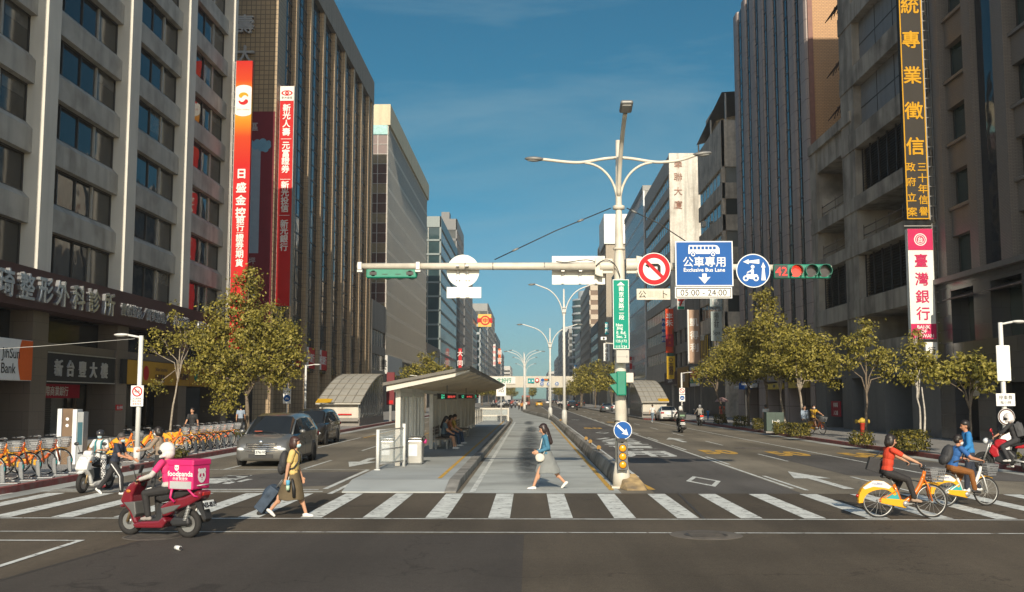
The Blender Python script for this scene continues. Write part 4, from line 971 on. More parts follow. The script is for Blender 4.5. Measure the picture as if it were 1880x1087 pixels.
# yellow rooftop sign, far left
Y = 445; x0, x1 = pY(878,588,Y).x, pY(902,588,Y).x; z0, z1 = pY(890,600,Y).z, pY(890,577,Y).z
o = sgn('rooftop_sign', 'yellow rooftop sign with a round red seal on a far left block', Y, x0, x1, z0, z1, pm('roof_yellow', (.75,.45,.10)), .6)
b = MB(S_RED); b.disc(((x0+x1)/2+.2, Y-.33, (z0+z1)/2), 2.1, FACE_CAM, 30); b.m(pm('roof_yellow', (.75,.45,.10))); b.disc(((x0+x1)/2+.2, Y-.36, (z0+z1)/2), 1.5, FACE_CAM, 30); b.m(S_RED); b.text('中', ((x0+x1)/2+.2, Y-.37, (z0+z1)/2), 2.4, FACE_CAM, .03); b.text('華', ((x0+x1)/2-2.5, Y-.32, (z0+z1)/2), 2.2, FACE_CAM, .03); b.text('電', ((x0+x1)/2+2.4, Y-.32, (z0+z1)/2), 2.2, FACE_CAM, .03); b.build('lettering', o, world=True)
b = MB(STEEL_D)
for i in range(5): x = x0+(x1-x0)*i/4; b.box(x-.1, x+.1, Y+.1, Y+.4, 35.9, z0)
b.build('frame', o, world=True)
# far left hanging signs
for Y, u0, u1, v0, v1, m_, t, lab in ((560, 905.5, 909.5, 632, 672, S_WHITE, '大明生活', 'tall white hanging sign on a far left block above the footbridge'), (520, 915, 919.5, 640, 668, S_ORNG, '福容', 'small orange hanging sign on a far left block'), (300, 842, 848, 640, 676, S_RED, '大同', 'small red hanging sign beyond the glass block')):
    o = sgn('hanging_sign', lab, Y, pY(u0,v0,Y).x, pY(u1,v0,Y).x, pY(u0,v1,Y).z, pY(u0,v0,Y).z, m_, .4)
    b = MB(S_RED if m_ is S_WHITE else S_WHITE); h = (pY(u0,v0,Y).z-pY(u0,v1,Y).z)
    for i, ch in enumerate(t): b.text(ch, (pY((u0+u1)/2,v0,Y).x, Y-.22, pY(u0,v0,Y).z-h*(i+.5)/len(t)), h/len(t)*.62, FACE_CAM, .008)
    b.build('lettering', o, world=True)
# ---------- right side ----------
# gold lettered banner
Y = 52.7; pb0, pb1 = pY(1662.5,404,Y), pY(1704.5,404,Y); x0, x1 = pb0.x, pb1.x; zb = pb0.z; zt = pY(1668,-130,Y).z; xc = (x0+x1)/2; Yf = Y-.19
BANN = pm('charcoal_banner', (.035,.031,.026))
o = sgn('banner_sign', 'tall charcoal banner sign with gold brush characters and gold edges on the parking block', Y, x0, x1, zb, zt, BANN, .36)
b = MB(S_GOLD); frame4(b, x0+.01, x1-.01, Yf, zb+.01, zt, .055); b.build('edging', o, world=True)
b = MB(S_GOLD)
for ch, v in zip('統專業徵信', (12,75,140,205,270)): p = pY(1670,v,Y); b.text(ch, (xc-.02, Yf, p.z), .98, FACE_CAM, .014)
for ch, v in zip('政府立案', (308,335,363,390)): b.text(ch, (xc-.29, Yf, pY(1675,v,Y).z), .5, FACE_CAM, .01)
for ch, v in zip('三十年信譽', (308,328,348,368,389)): b.text(ch, (xc+.29, Yf, pY(1690,v,Y).z), .5, FACE_CAM, .01)
b.build('lettering', o, world=True)
b = MB(STEEL_D); ladder(b, x1+.08, x1+.42, Y, zb, zt, .52, .028); b.m(ALU); b.box(x1+.42, x1+.9, Y-.1, Y+.1, zb, zt)
for k in range(9): b.m(STEEL_D); b.box(x1+.5, x1+.75, Y-.25, Y-.1, zb+1.5+1.9*k, zb+2.1+1.9*k)
b.build('frame', o, world=True)
# white and magenta bank sign
zb, zt = pY(1690,623,Y).z, pY(1690,421,Y).z; x0, x1 = pY(1667,520,Y).x, pY(1713,520,Y).x; xc = (x0+x1)/2
o = sgn('bank_sign', 'white and magenta vertical bank sign with red brush characters below the gold lettered banner', Y, x0, x1, zb, zt, pm('bank_white', (.70,.72,.68)), .36)
b = MB(S_MAG); za = pY(1690,460,Y).z; zc = pY(1690,595,Y).z; b.box(x0+.005, x1-.005, Yf-.015, Yf, za, zt-.01); b.build('colour_band', o, world=True); b = MB(S_MAG); b.box(x0+.005, x1-.005, Yf-.015, Yf, zb+.01, zc); b.build('colour_band', o, world=True)
b = MB(S_WHITE); e = pY(1686,441,Y).z; 
def ring(mb, cx, y, cz, r0, r1, n=30, th=.006):
    for i in range(n):
        a, c = 2*PI*i/n, 2*PI*(i+1)/n
        mb.shape([(r0*math.cos(a),r0*math.sin(a)),(r1*math.cos(a),r1*math.sin(a)),(r1*math.cos(c),r1*math.sin(c)),(r0*math.cos(c),r0*math.sin(c))], (cx,y,cz), FACE_CAM, th)
ring(b, xc, Yf-.016, e, .27, .32); ring(b, xc, Yf-.016, e, .19, .22); b.text('台', (xc, Yf-.016, e), .3, FACE_CAM, .02)
for t, v in (('BANK',601),('OF',609),('TAIWAN',617)): b.text(t, (xc, Yf-.016, pY(1690,v,Y).z), .25, FACE_CAM, .012)
b.m(S_MAG)
for ch, v in zip('臺灣銀行', (479,513,545,576)): b.text(ch, (xc, Yf, pY(1690,v,Y).z), .72, FACE_CAM, .012)
b.build('lettering', o, world=True)
b = MB(STEEL_D); ladder(b, x1+.06, x1+.33, Y, zb-.9, zt+.3, .52, .028); b.box(x0-.1, x1+1.4, Y-.03, Y+.03, zt+.15, zt+.2)
for k in range(4): b.box(x1+.4, x1+.6, Y-.25, Y-.1, zb+.6+1.45*k, zb+1.2+1.45*k)
b.build('frame', o, world=True)
o = sgn('hanging_sign', 'small white signboard under the magenta bank sign behind the tree', Y, x1-.55, x1+.05, zb-1.0, zb-.15, S_WHITE, .25); b = MB(S_BLACK); b.text('行', (x1-.25, Y-.13, zb-.58), .4, FACE_CAM, .01); b.build('lettering', o, world=True)
# red call box board on the parking column
p = pX(1535, 748, 20.9); o = wallboard(20.93, p.y-1.05, p.y+1.05, .95, 2.0, pm('box_red', (.33,.012,.03)), ['停車場', '入口處'], .34, FACE_NX, 'parking_board', 'dark red board fixed to the grey ground floor column')
# the vertical shop signs by the flats
def rs(label, u0, u1, v0, v1, m_, chars, tm, size, name='hanging_sign', off=.0, bold=.015, x1=21):
    um = u1; 
    k = ray(u1, (v0+v1)/2); Y = x1*k.y/k.x
    a, c = pY(u0,(v0+v1)/2,Y), pY(u1,(v0+v1)/2,Y); zb, zt = pY(u0,v1,Y).z, pY(u0,v0,Y).z; xc = (a.x+c.x)/2
    o = sgn(name, label, Y, a.x, c.x, zb, zt, m_, .3); b = MB(tm); n = len(chars); h = zt-zb
    for ch, t in chars: b.text(ch, (xc, Y-.155, zt-h*t), size, FACE_CAM, bold)
    b.build('lettering', o, world=True); return o, a.x, c.x, Y, zb, zt
rs('orange red hanging sign with two white characters above the yellow sign', 1222, 1236.5, 567, 648, pm('vermilion', (.62,.065,.015)), [('丰',.17),('禾',.33)], S_WHITE, 1.0)
o, a, c, Y, zb, zt = rs('dark red patch sign hung on the orange red sign', 1223, 1236, 614, 636, S_DRED, [('茶',.25),('飲',.7)], S_ORNG, .4, x1=20.9)
rs('yellow hanging sign with a round emblem above the subway shelter', 1224, 1239.5, 654, 696, S_YEL, [('○',.16),('衣',.38),('蝶',.55),('館',.72)], S_BROWN, .72)
rs('dark blue narrow hanging sign with white characters behind the orange red sign', 1215.5, 1221.5, 585, 628, S_BLUE, [('內',.15),('科',.4),('診',.65),('所',.88)], S_WHITE, .65, x1=21)
o, a, c, Y, zb, zt = rs('tan hanging sign with white edge and three pale characters', 1264, 1284, 569, 668, S_TAN, [('凱',.23),('得',.47),('利',.7)], S_WHITE, 1.1)
b = MB(S_WHITE); b.box(a-.16, a-.005, Y-.5, Y+.16, zb, zt); b.build('side_panel', o, world=True)
rs('pale green grey spa hanging sign by the flats', 1305, 1325, 572, 626, S_GREY, [('陽',.14),('光',.3),('莊',.46),('Spa',.74)], S_BLACK, .62, bold=.0)
rs('pale hanging sign with large numerals above the spa sign', 1303, 1324, 546, 563, S_GREY, [('16',.5)], S_WHITE, .9)
o, a, c, Y, zb, zt = rs('small white convenience store sign with a red and green numeral seven', 1243, 1257, 548, 568, S_WHITE, [], S_RED, .5); xc = (a+c)/2; h = zt-zb
b = MB(S_ORNG); b.box(a+.06, c-.06, Y-.165, Y-.152, zt-h*.22, zt-h*.08); b.m(S_RED); b.text('7', (xc, Y-.16, zt-h*.42), 1.15, FACE_CAM, .05); b.m(S_GREEN); b.text('ELEVEN', (xc, Y-.17, zt-h*.5), .2, FACE_CAM, .02); b.box(a+.06, c-.06, Y-.165, Y-.152, zt-h*.98, zt-h*.74); b.build('emblem', o, world=True)
rs('teal hanging sign far behind the street name plate', 1111, 1118, 592, 614, S_TEAL, [('診',.25),('所',.7)], S_WHITE, 1.2)
rs('white hanging sign with dark characters far behind the camera box', 1108, 1119, 630, 663, S_WHITE, [('良',.15),('品',.4),('生',.65),('活',.88)], S_BLACK, .95)
rs('tall blue hanging sign above the far right trees', 1055, 1059.5, 670, 716, pm('sky_blue', (.02,.22,.5)), [('國',.15),('泰',.4),('銀',.65)], S_WHITE, 1.9)
rs('white hanging sign with blue characters beside the tall blue sign', 1059.5, 1065, 681, 712, S_WHITE, [('世',.18),('華',.5),('行',.8)], S_BLUE, 1.6)
rs('small round topped yellow hanging sign below the blue signs', 1065, 1070, 716, 724, S_YEL, [('8',.5)], S_RED, 1.2)
rs('small red hanging sign beside the white sign with blue characters', 1067, 1071.5, 700, 716, S_RED, [('福',.5)], S_WHITE, 1.6)
rs('red wall sign at the foot of the blue fins', 1156, 1160.5, 655, 692, S_RED, [('紅',.25),('館',.7)], S_WHITE, .75)
# shop fronts on the right: boards along the wall
def front(y0, y1, z0, z1, m_, txt, size, label, tm=S_WHITE, X=20.9): return wallboard(X, y0, y1, z0, z1, m_, txt, size, FACE_NX, 'shop_sign', label, tm=tm)
o = front(127.5, 134.5, 3.7, 6.2, S_WHITE, [''], .5, 'white convenience store fascia striped orange, red and green beside the mauve shops')
b = MB(S_ORNG); b.box(20.82, 20.835, 127.5, 134.5, 5.3, 5.75); b.m(S_RED); b.box(20.82, 20.835, 127.5, 134.5, 4.75, 5.2); b.m(S_GREEN); b.box(20.82, 20.835, 127.5, 134.5, 4.1, 4.55); b.build('stripe', o, world=True)
front(136, 146, 3.6, 6.4, pm('ochre', (.30,.17,.04)), ['鮮芋仙'], 1.3, 'ochre shop fascia beyond the convenience store', S_WHITE)
front(147, 160, 4.2, 6.0, S_BROWN, ['生活百貨'], 1.2, 'brown shop fascia above the subway shelter', S_WHITE)
front(128.2, 134, 7.6, 10.4, pm('mixed_orange', (.6,.2,.02)), [''], 1.3, 'orange and red first floor board above the convenience store', S_RED)
o = front(121, 126, 7.0, 9.6, S_YEL, [''], .5, 'yellow and black striped first floor shutter next to the tan sign'); b = MB(S_BLACK)
for k in range(5): b.box(20.82, 20.835, 121.3+k, 121.8+k, 7, 9.6)
b.build('stripe', o, world=True)
front(150, 156, 7.2, 12.2, pm('dark_green', (.01,.12,.06)), ['茶'], 1.6, 'dark green first floor board left of the yellow hanging sign', S_WHITE)
o = sgn('hanging_sign', 'small blue parking sign on a post beside the umbrella walker', 96, 19.4, 20.6, 3.0, 3.9, S_BLUE, .2); b = MB(S_WHITE); b.shape([(-.4,-.1),(.4,-.1),(.4,.1),(-.4,.1)], (20.0, 95.88, 3.5), FACE_CAM); b.m(STEEL_D); b.box(19.96, 20.04, 95.95, 96.05, .15, 3.0); b.build('lettering', o, world=True)
# ================= street furniture =================
CREAMP = mat('cream_pole_paint', (.62,.58,.49), .5, var=.05, scale=4, streak=.22, dirt=(.30,.25,.19), dirtamt=.35, dscale=2.5)
WPOLE = mat('white_pole_paint', (.64,.64,.61), .45, var=.05, streak=.12); SGREEN = mat('signal_green', (.0,.20,.125), .4, var=.12, dirt=(.0,.09,.06), dirtamt=.4, dscale=4)
REFL_W = pm('sign_white', (.78,.78,.75), .4); REFL_B = pm('sign_blue', (.012,.095,.33), .4); REFL_R = pm('sign_red', (.48,.015,.022), .4); REFL_G = pm('sign_green', (.0,.25,.17), .4)
BLACK = mat('matt_black', (.018,.018,.018), .5, var=.2); CABLE = mat('cable_black', (.02,.02,.02), .6)
DGREY = mat('housing_grey', (.12,.12,.118), .5, var=.15); AMBER = mat('amber_lens', (.80,.33,.01), .25, var=.05)
MX, MY = 2.26, 25.75
o = thing('signal_mast', 'cream signal mast with a long cross arm and curved lamp arms on the median nose', 'signal mast', (MX, MY, 0))
z_arm = 5.5
b = MB(CREAMP); b.tube([(0,0,.35),(0,0,2.2),(0,0,5.6),(0,0,5.9),(0,0,6.9),(0,0,8.75)], [.15,.145,.135,.11,.082,.062], 20); b.build('pole', o)
b = MB(CREAMP); b.tube([(0,0,0),(0,0,.3),(0,0,.62)], [.22,.21,.155], 20); b.box(-.26,.26,-.26,.26,.0,.05); b.build('base_collar', o)
b = MB(CREAMP); b.lathe([(.08,6.95),(.15,6.97),(.15,7.05),(.08,7.08)], n=16); b.lathe([(.13,5.0),(.18,5.01),(.18,5.06),(.13,5.07)], n=18); b.lathe([(.1,5.92),(.15,5.93),(.15,5.98),(.1,5.99)], n=18); b.build('collar', o)
b = MB(CREAMP); b.tube([(-.62,-.05,z_arm),(-2.5,-.05,z_arm+.01),(-6.62,-.05,z_arm+.02)], [.105,.095,.075], 14); b.m(STEEL_D)
for x in (-3.2, -3.9, -1.9): b.tube([(x,-.05,z_arm+.01),(x+.02,-.05,z_arm+.01)], .1, 14)
b.build('cross_arm', o)
b = MB(CREAMP); b.tube([(.62,-.05,z_arm),(2.6,-.05,z_arm-.03),(5.3,-.05,z_arm-.06)], [.105,.09,.07], 14); b.build('cross_arm', o)
for s in (-1, 1):
    b = MB(CREAMP); b.prism([(s*.62,z_arm-.2),(s*.62,z_arm+.2),(s*.55,z_arm+.24),(s*.42,z_arm+.27),(s*.42,z_arm-.27),(s*.55,z_arm-.24)], 'y', -.11, .03)
    b.tube([(s*.16,-.05,z_arm+.02),(s*.5,-.05,z_arm+.02)], .13, 12); b.box(min(s*.17,s*.45), max(s*.17,s*.45), -.07, -.03, z_arm-.18, z_arm+.2); b.build('flange', o, bevel=.015)
def bez(p0, p1, p2, p3, n=14):
    p0, p1, p2, p3 = map(V, (p0, p1, p2, p3))
    return [p0*(1-t)**3+p1*3*t*(1-t)**2+p2*3*t*t*(1-t)+p3*t**3 for t in [i/n for i in range(n+1)]]
LAMPG = mat('lamp_lens', (.30,.30,.28), .3, var=.1)
def lamp_head(parent, p, d, L_=.42, up=V((0,0,1)), mt=None):
    """flat cobra head: p is where the arm ends, d the direction it points"""
    d = V(d).normalized(); sd = d.cross(V((0,0,1))).normalized(); u = sd.cross(d)
    Rm = M((d, sd, u)).transposed()
    b = MB(mt or STEEL_D); b.ell(V(p)+d*L_*.45, (L_*.55, L_*.24, L_*.13), Rm, 14, 8); lb = b.build('lamp_head', parent)
    b = MB(LAMPG); b.ell(V(p)+d*L_*.5-u*L_*.09, (L_*.36, L_*.17, L_*.07), Rm, 12, 6); b.build('lens', lb)
for s in (-1, 1):
    b = MB(CREAMP); b.tube(bez((0,0,8.3),(s*.45,0,8.3),(s*.75,0,8.17),(s*1.1,0,8.18))+bez((s*1.1,0,8.18),(s*1.5,0,8.2),(s*1.7,0,8.25),(s*2.0,0,8.27 if s<0 else 8.38))[1:], .04, 8); b.build('lamp_arm', o)
    b = MB(CREAMP); b.tube(bez((s*.05,0,7.3),(s*.1,0,7.75),(s*.4,0,8.14),(s*.85,0,8.17)), .032, 8); b.build('arm_brace', o)
lamp_head(o, (-1.93,0,8.27), (-1,0,.04), .46); lamp_head(o, (1.93,0,8.37), (1,0,.12), .46)
b = MB(CREAMP); b.tube(bez((0,-.03,7.3),(0,-.2,7.9),(.02,-.7,8.6),(.03,-1.7,9.0)), [.055]*15, 10); b.build('lamp_arm', o)
hd = V((.03,-1.7,9.0)); b = MB(STEEL_D); b.obox(hd+V((0,-.25,.07)), (.30,.5,.10), M.Rotation(R(-14),3,'X')); lb = b.build('lamp_head', o, bevel=.05, seg=3)
b = MB(LAMPG); b.obox(hd+V((0,-.27,.012)), (.22,.36,.03), M.Rotation(R(-14),3,'X')); b.build('lens', lb, bevel=.02)
wy = MB(CABLE); wy.tube([(-.2,0,7.0),(-1.6,-.02,6.42),(-3.15,-.04,5.68)], .014, 6); wy.m(STEEL_D).tube([(-.9,-.01,6.71),(-1.05,-.012,6.65)], .03, 6); wy.m(STEEL_D).tube([(-2.55,-.03,5.97),(-2.7,-.032,5.9)], .028, 6); wy.build('stay_cable', o)
wy = MB(CABLE); wy.tube([(.2,0,7.0),(1.0,-.02,6.6),(1.85,-.04,6.02)], .014, 6); wy.m(STEEL_D).tube([(.32,-.01,6.94),(.45,-.012,6.87)], .028, 6); wy.build('stay_cable', o)
wy = MB(CABLE); wy.tube(bez((.0,-.16,2.55),(.17,-.15,2.3),(.19,-.11,1.6),(.15,-.12,1.2)), .014, 6); wy.tube([(.155*math.cos(a),.155*math.sin(a),1.62+.02*math.sin(2*a)) for a in [2*PI*i/20 for i in range(20)]], .014, 6, closed=True)
wy.tube(bez((-.6,-.16,5.5),(-.4,-.2,5.75),(-.1,-.22,5.7),(.0,-.2,5.2)), .012, 6); wy.tube(bez((-1.6,-.15,5.62),(-1.2,-.2,5.52),(-.9,-.16,5.75),(-.62,-.16,5.6)), .012, 6); wy.build('cable', o)
def at(u, v, Yq): return pY(u, v, Yq)
def board(name, label, u0, u1, v0, v1, Yq, face, th=.03, rad=.03, cat='road sign'):
    a, c = at(u0, v1, Yq), at(u1, v0, Yq)
    o = thing(name, label, cat, ((a.x+c.x)/2, Yq, a.z)); b = MB(face); b.box(a.x, c.x, Yq, Yq+th, a.z, c.z); b.build('panel', o, world=True, bevel=.006)
    return o, a.x, c.x, a.z, c.z
YS = 25.35
# backs of signs for the oncoming traffic
BACK = mat('sign_back', (.74,.73,.68), .5, var=.03)
c = at(850, 497.5, YS+.5); r = .415
o2 = thing('round_sign', 'round white back of a road sign on the left half of the cross arm', 'road sign', (c.x, c.y, c.z))
b = MB(BACK); b.disc((0,0,0), r, FACE_CAM, 40, .02); b.build('panel', o2)
b = MB(STEEL)
for dx in (-.12, .12): b.box(dx-.025, dx+.025, -.05, -.005, -.62, .12); b.box(dx-.04, dx+.04, -.40, -.04, .07, .1); b.box(dx-.05, dx+.05, -.06, -.004, -.68, -.63); b.box(dx-.05,dx+.05,-.06,-.004,-.24,-.17)
b.build('bracket', o2)
o2, *_ = board('supplementary_plate', 'white back of a small plate under the round sign back', 820, 883.5, 527, 547.5, YS+.47, BACK)
o2, xa, xb, za, zb = board('direction_sign', 'rectangular white back of a road sign beside the mast pole', 1013.5, 1110.5, 470, 522.5, YS+.55, BACK)
b = MB(STEEL)
for t in (.2,.53,.83): x = xa+(xb-xa)*t; b.box(x-.03, x+.03, YS+.5, YS+.545, za+.02, zb-.02); b.box(x-.04, x+.04, YS+.3, YS+.5, z_arm-.13, z_arm-.1)
b.build('bracket', o2, world=True)
# signal head seen from behind
c = at(719, 498, YS+.4); o2 = thing('traffic_light', 'green traffic light seen from behind near the free end of the cross arm', 'traffic light', (c.x, c.y, c.z))
b = MB(SGREEN); b.box(-.64,.64,-.06,.14,-.175,.13); b.build('housing', o2, bevel=.03)
b = MB(BLACK)
for x in (-.46,.47): b.lathe([(.001,0),(.075,0),(.06,-.04),(.001,-.045)], (x,-.06,-.06), 10, axis='y'); b.box(x-.09,x+.09,-.07,-.06,-.1,-.02)
for x in (-.16,.17): b.box(x-.07,x+.07,-.068,-.06,-.09,-.075)
b.build('fitting', o2)
b = MB(STEEL)
for u in (657, 765): p = at(u, 490, YS); b.box(p.x-.055-c.x, p.x+.055-c.x, -.17, .07, .02, .22); b.box(p.x-.07-c.x, p.x+.07-c.x, -.14, .04, -.04, .03)
b.build('clamp', o2, bevel=.01)
b = MB(SGREEN)
for x in (-.46,-.15,.16,.47): b.tube([(x,.14,-.02),(x,.42,-.02)], .15, 16, caps=False)
b.build('visor', o2)
# front: no left turn
c = at(1201, 494, YS-.22); r = .405
o2 = thing('no_turn_sign', 'round red and white sign with a crossed out left turn arrow next to the mast', 'road sign', (c.x, c.y, c.z))
b = MB(REFL_W); b.disc((0,0,0), r, FACE_CAM, 48, .02); b.build('panel', o2)
b = MB(REFL_R); ring(b, 0, -.001, 0, .275, r-.018, 48, .004); b.build('red_ring', o2)
b = MB(S_BLACK); b.shape([(-.13,.135),(.10,.135),(.16,.08),(.16,-.2),(.08,-.14),(.08,.06),(-.13,.06)], (0,-.001,0), FACE_CAM, .003); b.shape([(-.22,.09),(-.12,.175),(-.12,.02)], (0,-.0015,0), FACE_CAM, .003); b.build('arrow', o2)
b = MB(REFL_R); q = .045; b.shape([(-.21-q*.3,.21-q),(-.21+q,.21+q*.3),(.21+q*.3,-.21+q),(.21-q,-.21-q*.3)], (0,-.006,0), FACE_CAM, .003); b.build('slash', o2)
o2, xa, xb, za, zb = board('supplementary_plate', 'worn cream plate with faded characters under the no left turn sign', 1169, 1230.5, 530, 550.5, YS-.2, mat('old_plate', (.60,.56,.46), .6, var=.08, dirt=(.35,.3,.22), dirtamt=.5, dscale=6))
b = MB(S_BLACK); b.text('公', (xa+.14, YS-.205, (za+zb)/2), .2, FACE_CAM); b.text('卜', (xb-.13, YS-.205, (za+zb)/2), .2, FACE_CAM); b.m(pm('faded', (.52,.48,.40))); b.text('車除', ((xa+xb)/2+.02, YS-.205, (za+zb)/2), .19, FACE_CAM); b.build('lettering', o2, world=True)
# bus lane board
o2, xa, xb, za, zb = board('bus_lane_sign', 'large blue exclusive bus lane sign with a white bus and down arrow', 1240.5, 1345, 442.5, 525.5, YS-.2, REFL_W)
xc, zc = (xa+xb)/2, (za+zb)/2; w_, h_ = xb-xa, zb-za
b = MB(REFL_B); b.box(xa+.028, xb-.028, YS-.205, YS-.195, za+.028, zb-.028); b.build('blue_field', o2, world=True)
b = MB(REFL_W); fy = YS-.206
bz = zb-.13*1; X0 = xc-.40; X1 = xc+.40
b.shape([(-.385,-.12),(-.385,.02),(-.37,.10),(.25,.10),(.33,.085),(.38,.02),(.385,-.12)], (xc, fy, zb-.2), FACE_CAM)
b.m(REFL_B)
for i in range(7): x = -.35+.095*i; b.shape([(x,-.01),(x,.065),(x+.07,.065),(x+.07,-.01)], (xc, fy-.004, zb-.2), FACE_CAM, .002)
for x in (-.27,.22): b.disc((xc+x, fy-.006, zb-.33), .07, FACE_CAM, 20, .003)
b.m(REFL_W)
for x in (-.27,.22): ring(b, xc+x, fy-.007, zb-.33, .026, .05, 20, .002)
b.text('公車專用', (xc, fy, zb-.515), .27, FACE_CAM, .008, .008); b.text('Exclusive Bus Lane', (xc, fy, zb-.715), .135, FACE_CAM, .012, .008)
b.shape([(-.055,.13),(.055,.13),(.055,.03),(.15,.05),(0,-.12),(-.15,.05),(-.055,.03)], (xc, fy, za+.18), FACE_CAM)
b.build('lettering', o2, world=True)
o2, xa, xb, za, zb = board('supplementary_plate', 'white plate with hours under the blue bus lane sign', 1239.5, 1344, 526.5, 548, YS-.2, REFL_W)
b = MB(S_BLACK); frame4(b, xa+.03, xb-.03, YS-.2, za+.03, zb-.03, .012); b.text('05:00 - 24:00', ((xa+xb)/2, YS-.205, (za+zb)/2), .215, FACE_CAM, .004, .006); b.build('lettering', o2, world=True)
# motorcycle two stage sign
c = at(1383, 497, YS-.2); r = .418
o2 = thing('motorcycle_sign', 'round blue sign with white arrows and a motorcycle rider', 'road sign', (c.x, c.y, c.z))
b = MB(REFL_W); b.disc((0,0,0), r, FACE_CAM, 48, .02); b.build('panel', o2)
b = MB(REFL_B); b.disc((0,-.004,0), r-.022, FACE_CAM, 48, .003); b.build('blue_field', o2)
b = MB(REFL_W); fy = -.005
b.shape([(-.25,.22),(-.11,.285),(-.11,.245),(.15,.28),(.15,.17),(-.11,.195),(-.11,.16)], (0,fy,0), FACE_CAM); b.shape([(.245,.21),(.30,.08),(.27,.08),(.30,-.24),(.19,-.24),(.22,.08),(.19,.08)], (0,fy,0), FACE_CAM)
for x in (-.19,.06): ring(b, x, fy, -.19, .035, .07, 20)
b.shape([(-.2,-.16),(-.16,-.07),(-.05,-.1),(.08,-.09),(.12,-.13),(.03,-.15),(-.02,-.21),(-.1,-.2),(-.13,-.15)], (0,fy-.001,0), FACE_CAM); b.shape([(-.06,-.1),(-.06,.03),(-.02,.05),(.01,.02),(.01,-.1)], (0,fy-.002,0), FACE_CAM); b.shape([(-.04,.02),(-.15,-.03),(-.16,-.06),(-.04,-.02)], (0,fy-.003,0), FACE_CAM); b.disc((-.015,fy-.004,.095), .045, FACE_CAM, 18, .003)
b.build('symbol', o2)
# signal head facing the camera
c = at(1472, 498.5, YS-.12); o2 = thing('traffic_light', 'green traffic light with a red countdown at the right end of the cross arm', 'traffic light', (c.x, c.y, c.z))
b = MB(SGREEN); b.box(-.69,.69,-.05,.12,-.175,.175); b.build('housing', o2, bevel=.025)
b = MB(BLACK); b.box(-.67,-.36,-.058,-.05,-.155,.155)
LED = mat_emit('red_led', (1,.045,.02), 1.3); LEDC = mat_emit('red_led_dim', (.7,.02,.015), .2); LEDD = mat('dark_led', (.03,.028,.028), .3)
b.build('countdown_screen', o2); b = MB(LEDC); b.text('42', (-.515,-.06,0), .3, FACE_CAM, .012, .004); b.build('countdown_digits', o2)
for i, x in enumerate((-.165,.2,.53)):
    b = MB(LEDD); b.disc((x,-.06,0), .145, FACE_CAM, 28, .012)
    if i == 0:
        b.m(LED)
        for rr_, n_ in ((0,1),(.035,6),(.068,12),(.1,18),(.128,23)):
            for k in range(n_): a = 2*PI*k/n_; b.disc((x+rr_*math.cos(a), -.064, rr_*math.sin(a)), .013, FACE_CAM, 8, .003)
    b.build('lens', o2, label='lit red lens' if i == 0 else None)
    b = MB(SGREEN); rs_ = []
    for y_, k0 in ((-.05,1),(-.25,.96)):
        rs_.append([(x+.158*math.cos(a), y_*k0, .158*math.sin(a)) for a in [PI*(-.25+1.5*j/16) for j in range(17)]])
    n = 17
    b.add([p for r_ in rs_ for p in r_], [(j, j+1, n+j+1, n+j) for j in range(n-1)]); vo_ = b.build('visor', o2); sm_ = vo_.modifiers.new('thick','SOLIDIFY'); sm_.thickness = .008
# street name plate
o2, xa, xb, za, zb = board('street_name_sign', 'tall green street name plate with white lettering on the mast pole', 1126, 1154.5, 513, 641, MY-.26, REFL_W)
xc = (xa+xb)/2; fy = MY-.266; h_ = zb-za
b = MB(REFL_G); b.box(xa+.018, xb-.018, MY-.265, MY-.255, za+.018, zb-.018); b.build('green_field', o2, world=True)
b = MB(REFL_W); b.shape([(-.1,0),(.1,0),(0,.09)], (xc, fy, zb-.15), FACE_CAM)
for i, ch in enumerate('南京東路二段'): b.text(ch, (xc+.01, fy, zb-.235-.142*i), .138, FACE_CAM, .01, .01)
for t, k in (('Nan',.30),('Jing',.355),('E. Rd.',.0),('Sec. 2',.0)): pass
for t, fz, dx in (('Nan',.655,-.045),('Jing',.705,-.04),('E. Rd.',.767,.0),('Sec. 2',.82,.0),('125 172',.885,.0),('111 124',.965,.0)): b.text(t, (xc+dx, fy, zb-h_*fz), .105 if fz < .87 else .088, FACE_CAM, .01, .01)
b.box(xc-.003, xc+.003, fy-.002, fy, za+.04, za+.22)
b.build('lettering', o2, world=True)
# boxes on the pole
c = at(1142, 655, MY-.3); o2 = thing('control_box', 'pale square junction box strapped to the mast below the street name plate', 'box', (c.x, c.y, c.z)); b = MB(mat('box_beige', (.47,.45,.39), .5, var=.06, streak=.2)); b.box(-.15,.17,-.1,.1,-.16,.16); b.build('case', o2, bevel=.015); b = MB(STEEL_D); b.box(-.13,.15,-.104,-.1,-.01,0); b.box(.1,.12,-.112,-.1,-.03,.03); b.build('latch', o2)
c = at(1113, 630, MY-.2); o2 = thing('camera', 'small white street camera on a bracket left of the mast', 'camera', (c.x, c.y, c.z+.1)); b = MB(REFL_W); b.box(-.14,.0,-.12,.06,-.03,.05); b.build('case', o2, bevel=.01); b = MB(BLACK); b.disc((-.07,-.125,.01), .03, FACE_CAM, 14); b.build('lens', o2); b = MB(CREAMP); b.tube([(-.03,0,-.03),(0,0,-.1),(.25,0,-.12),(.36,.05,-.13)], .015, 6); b.build('bracket', o2)
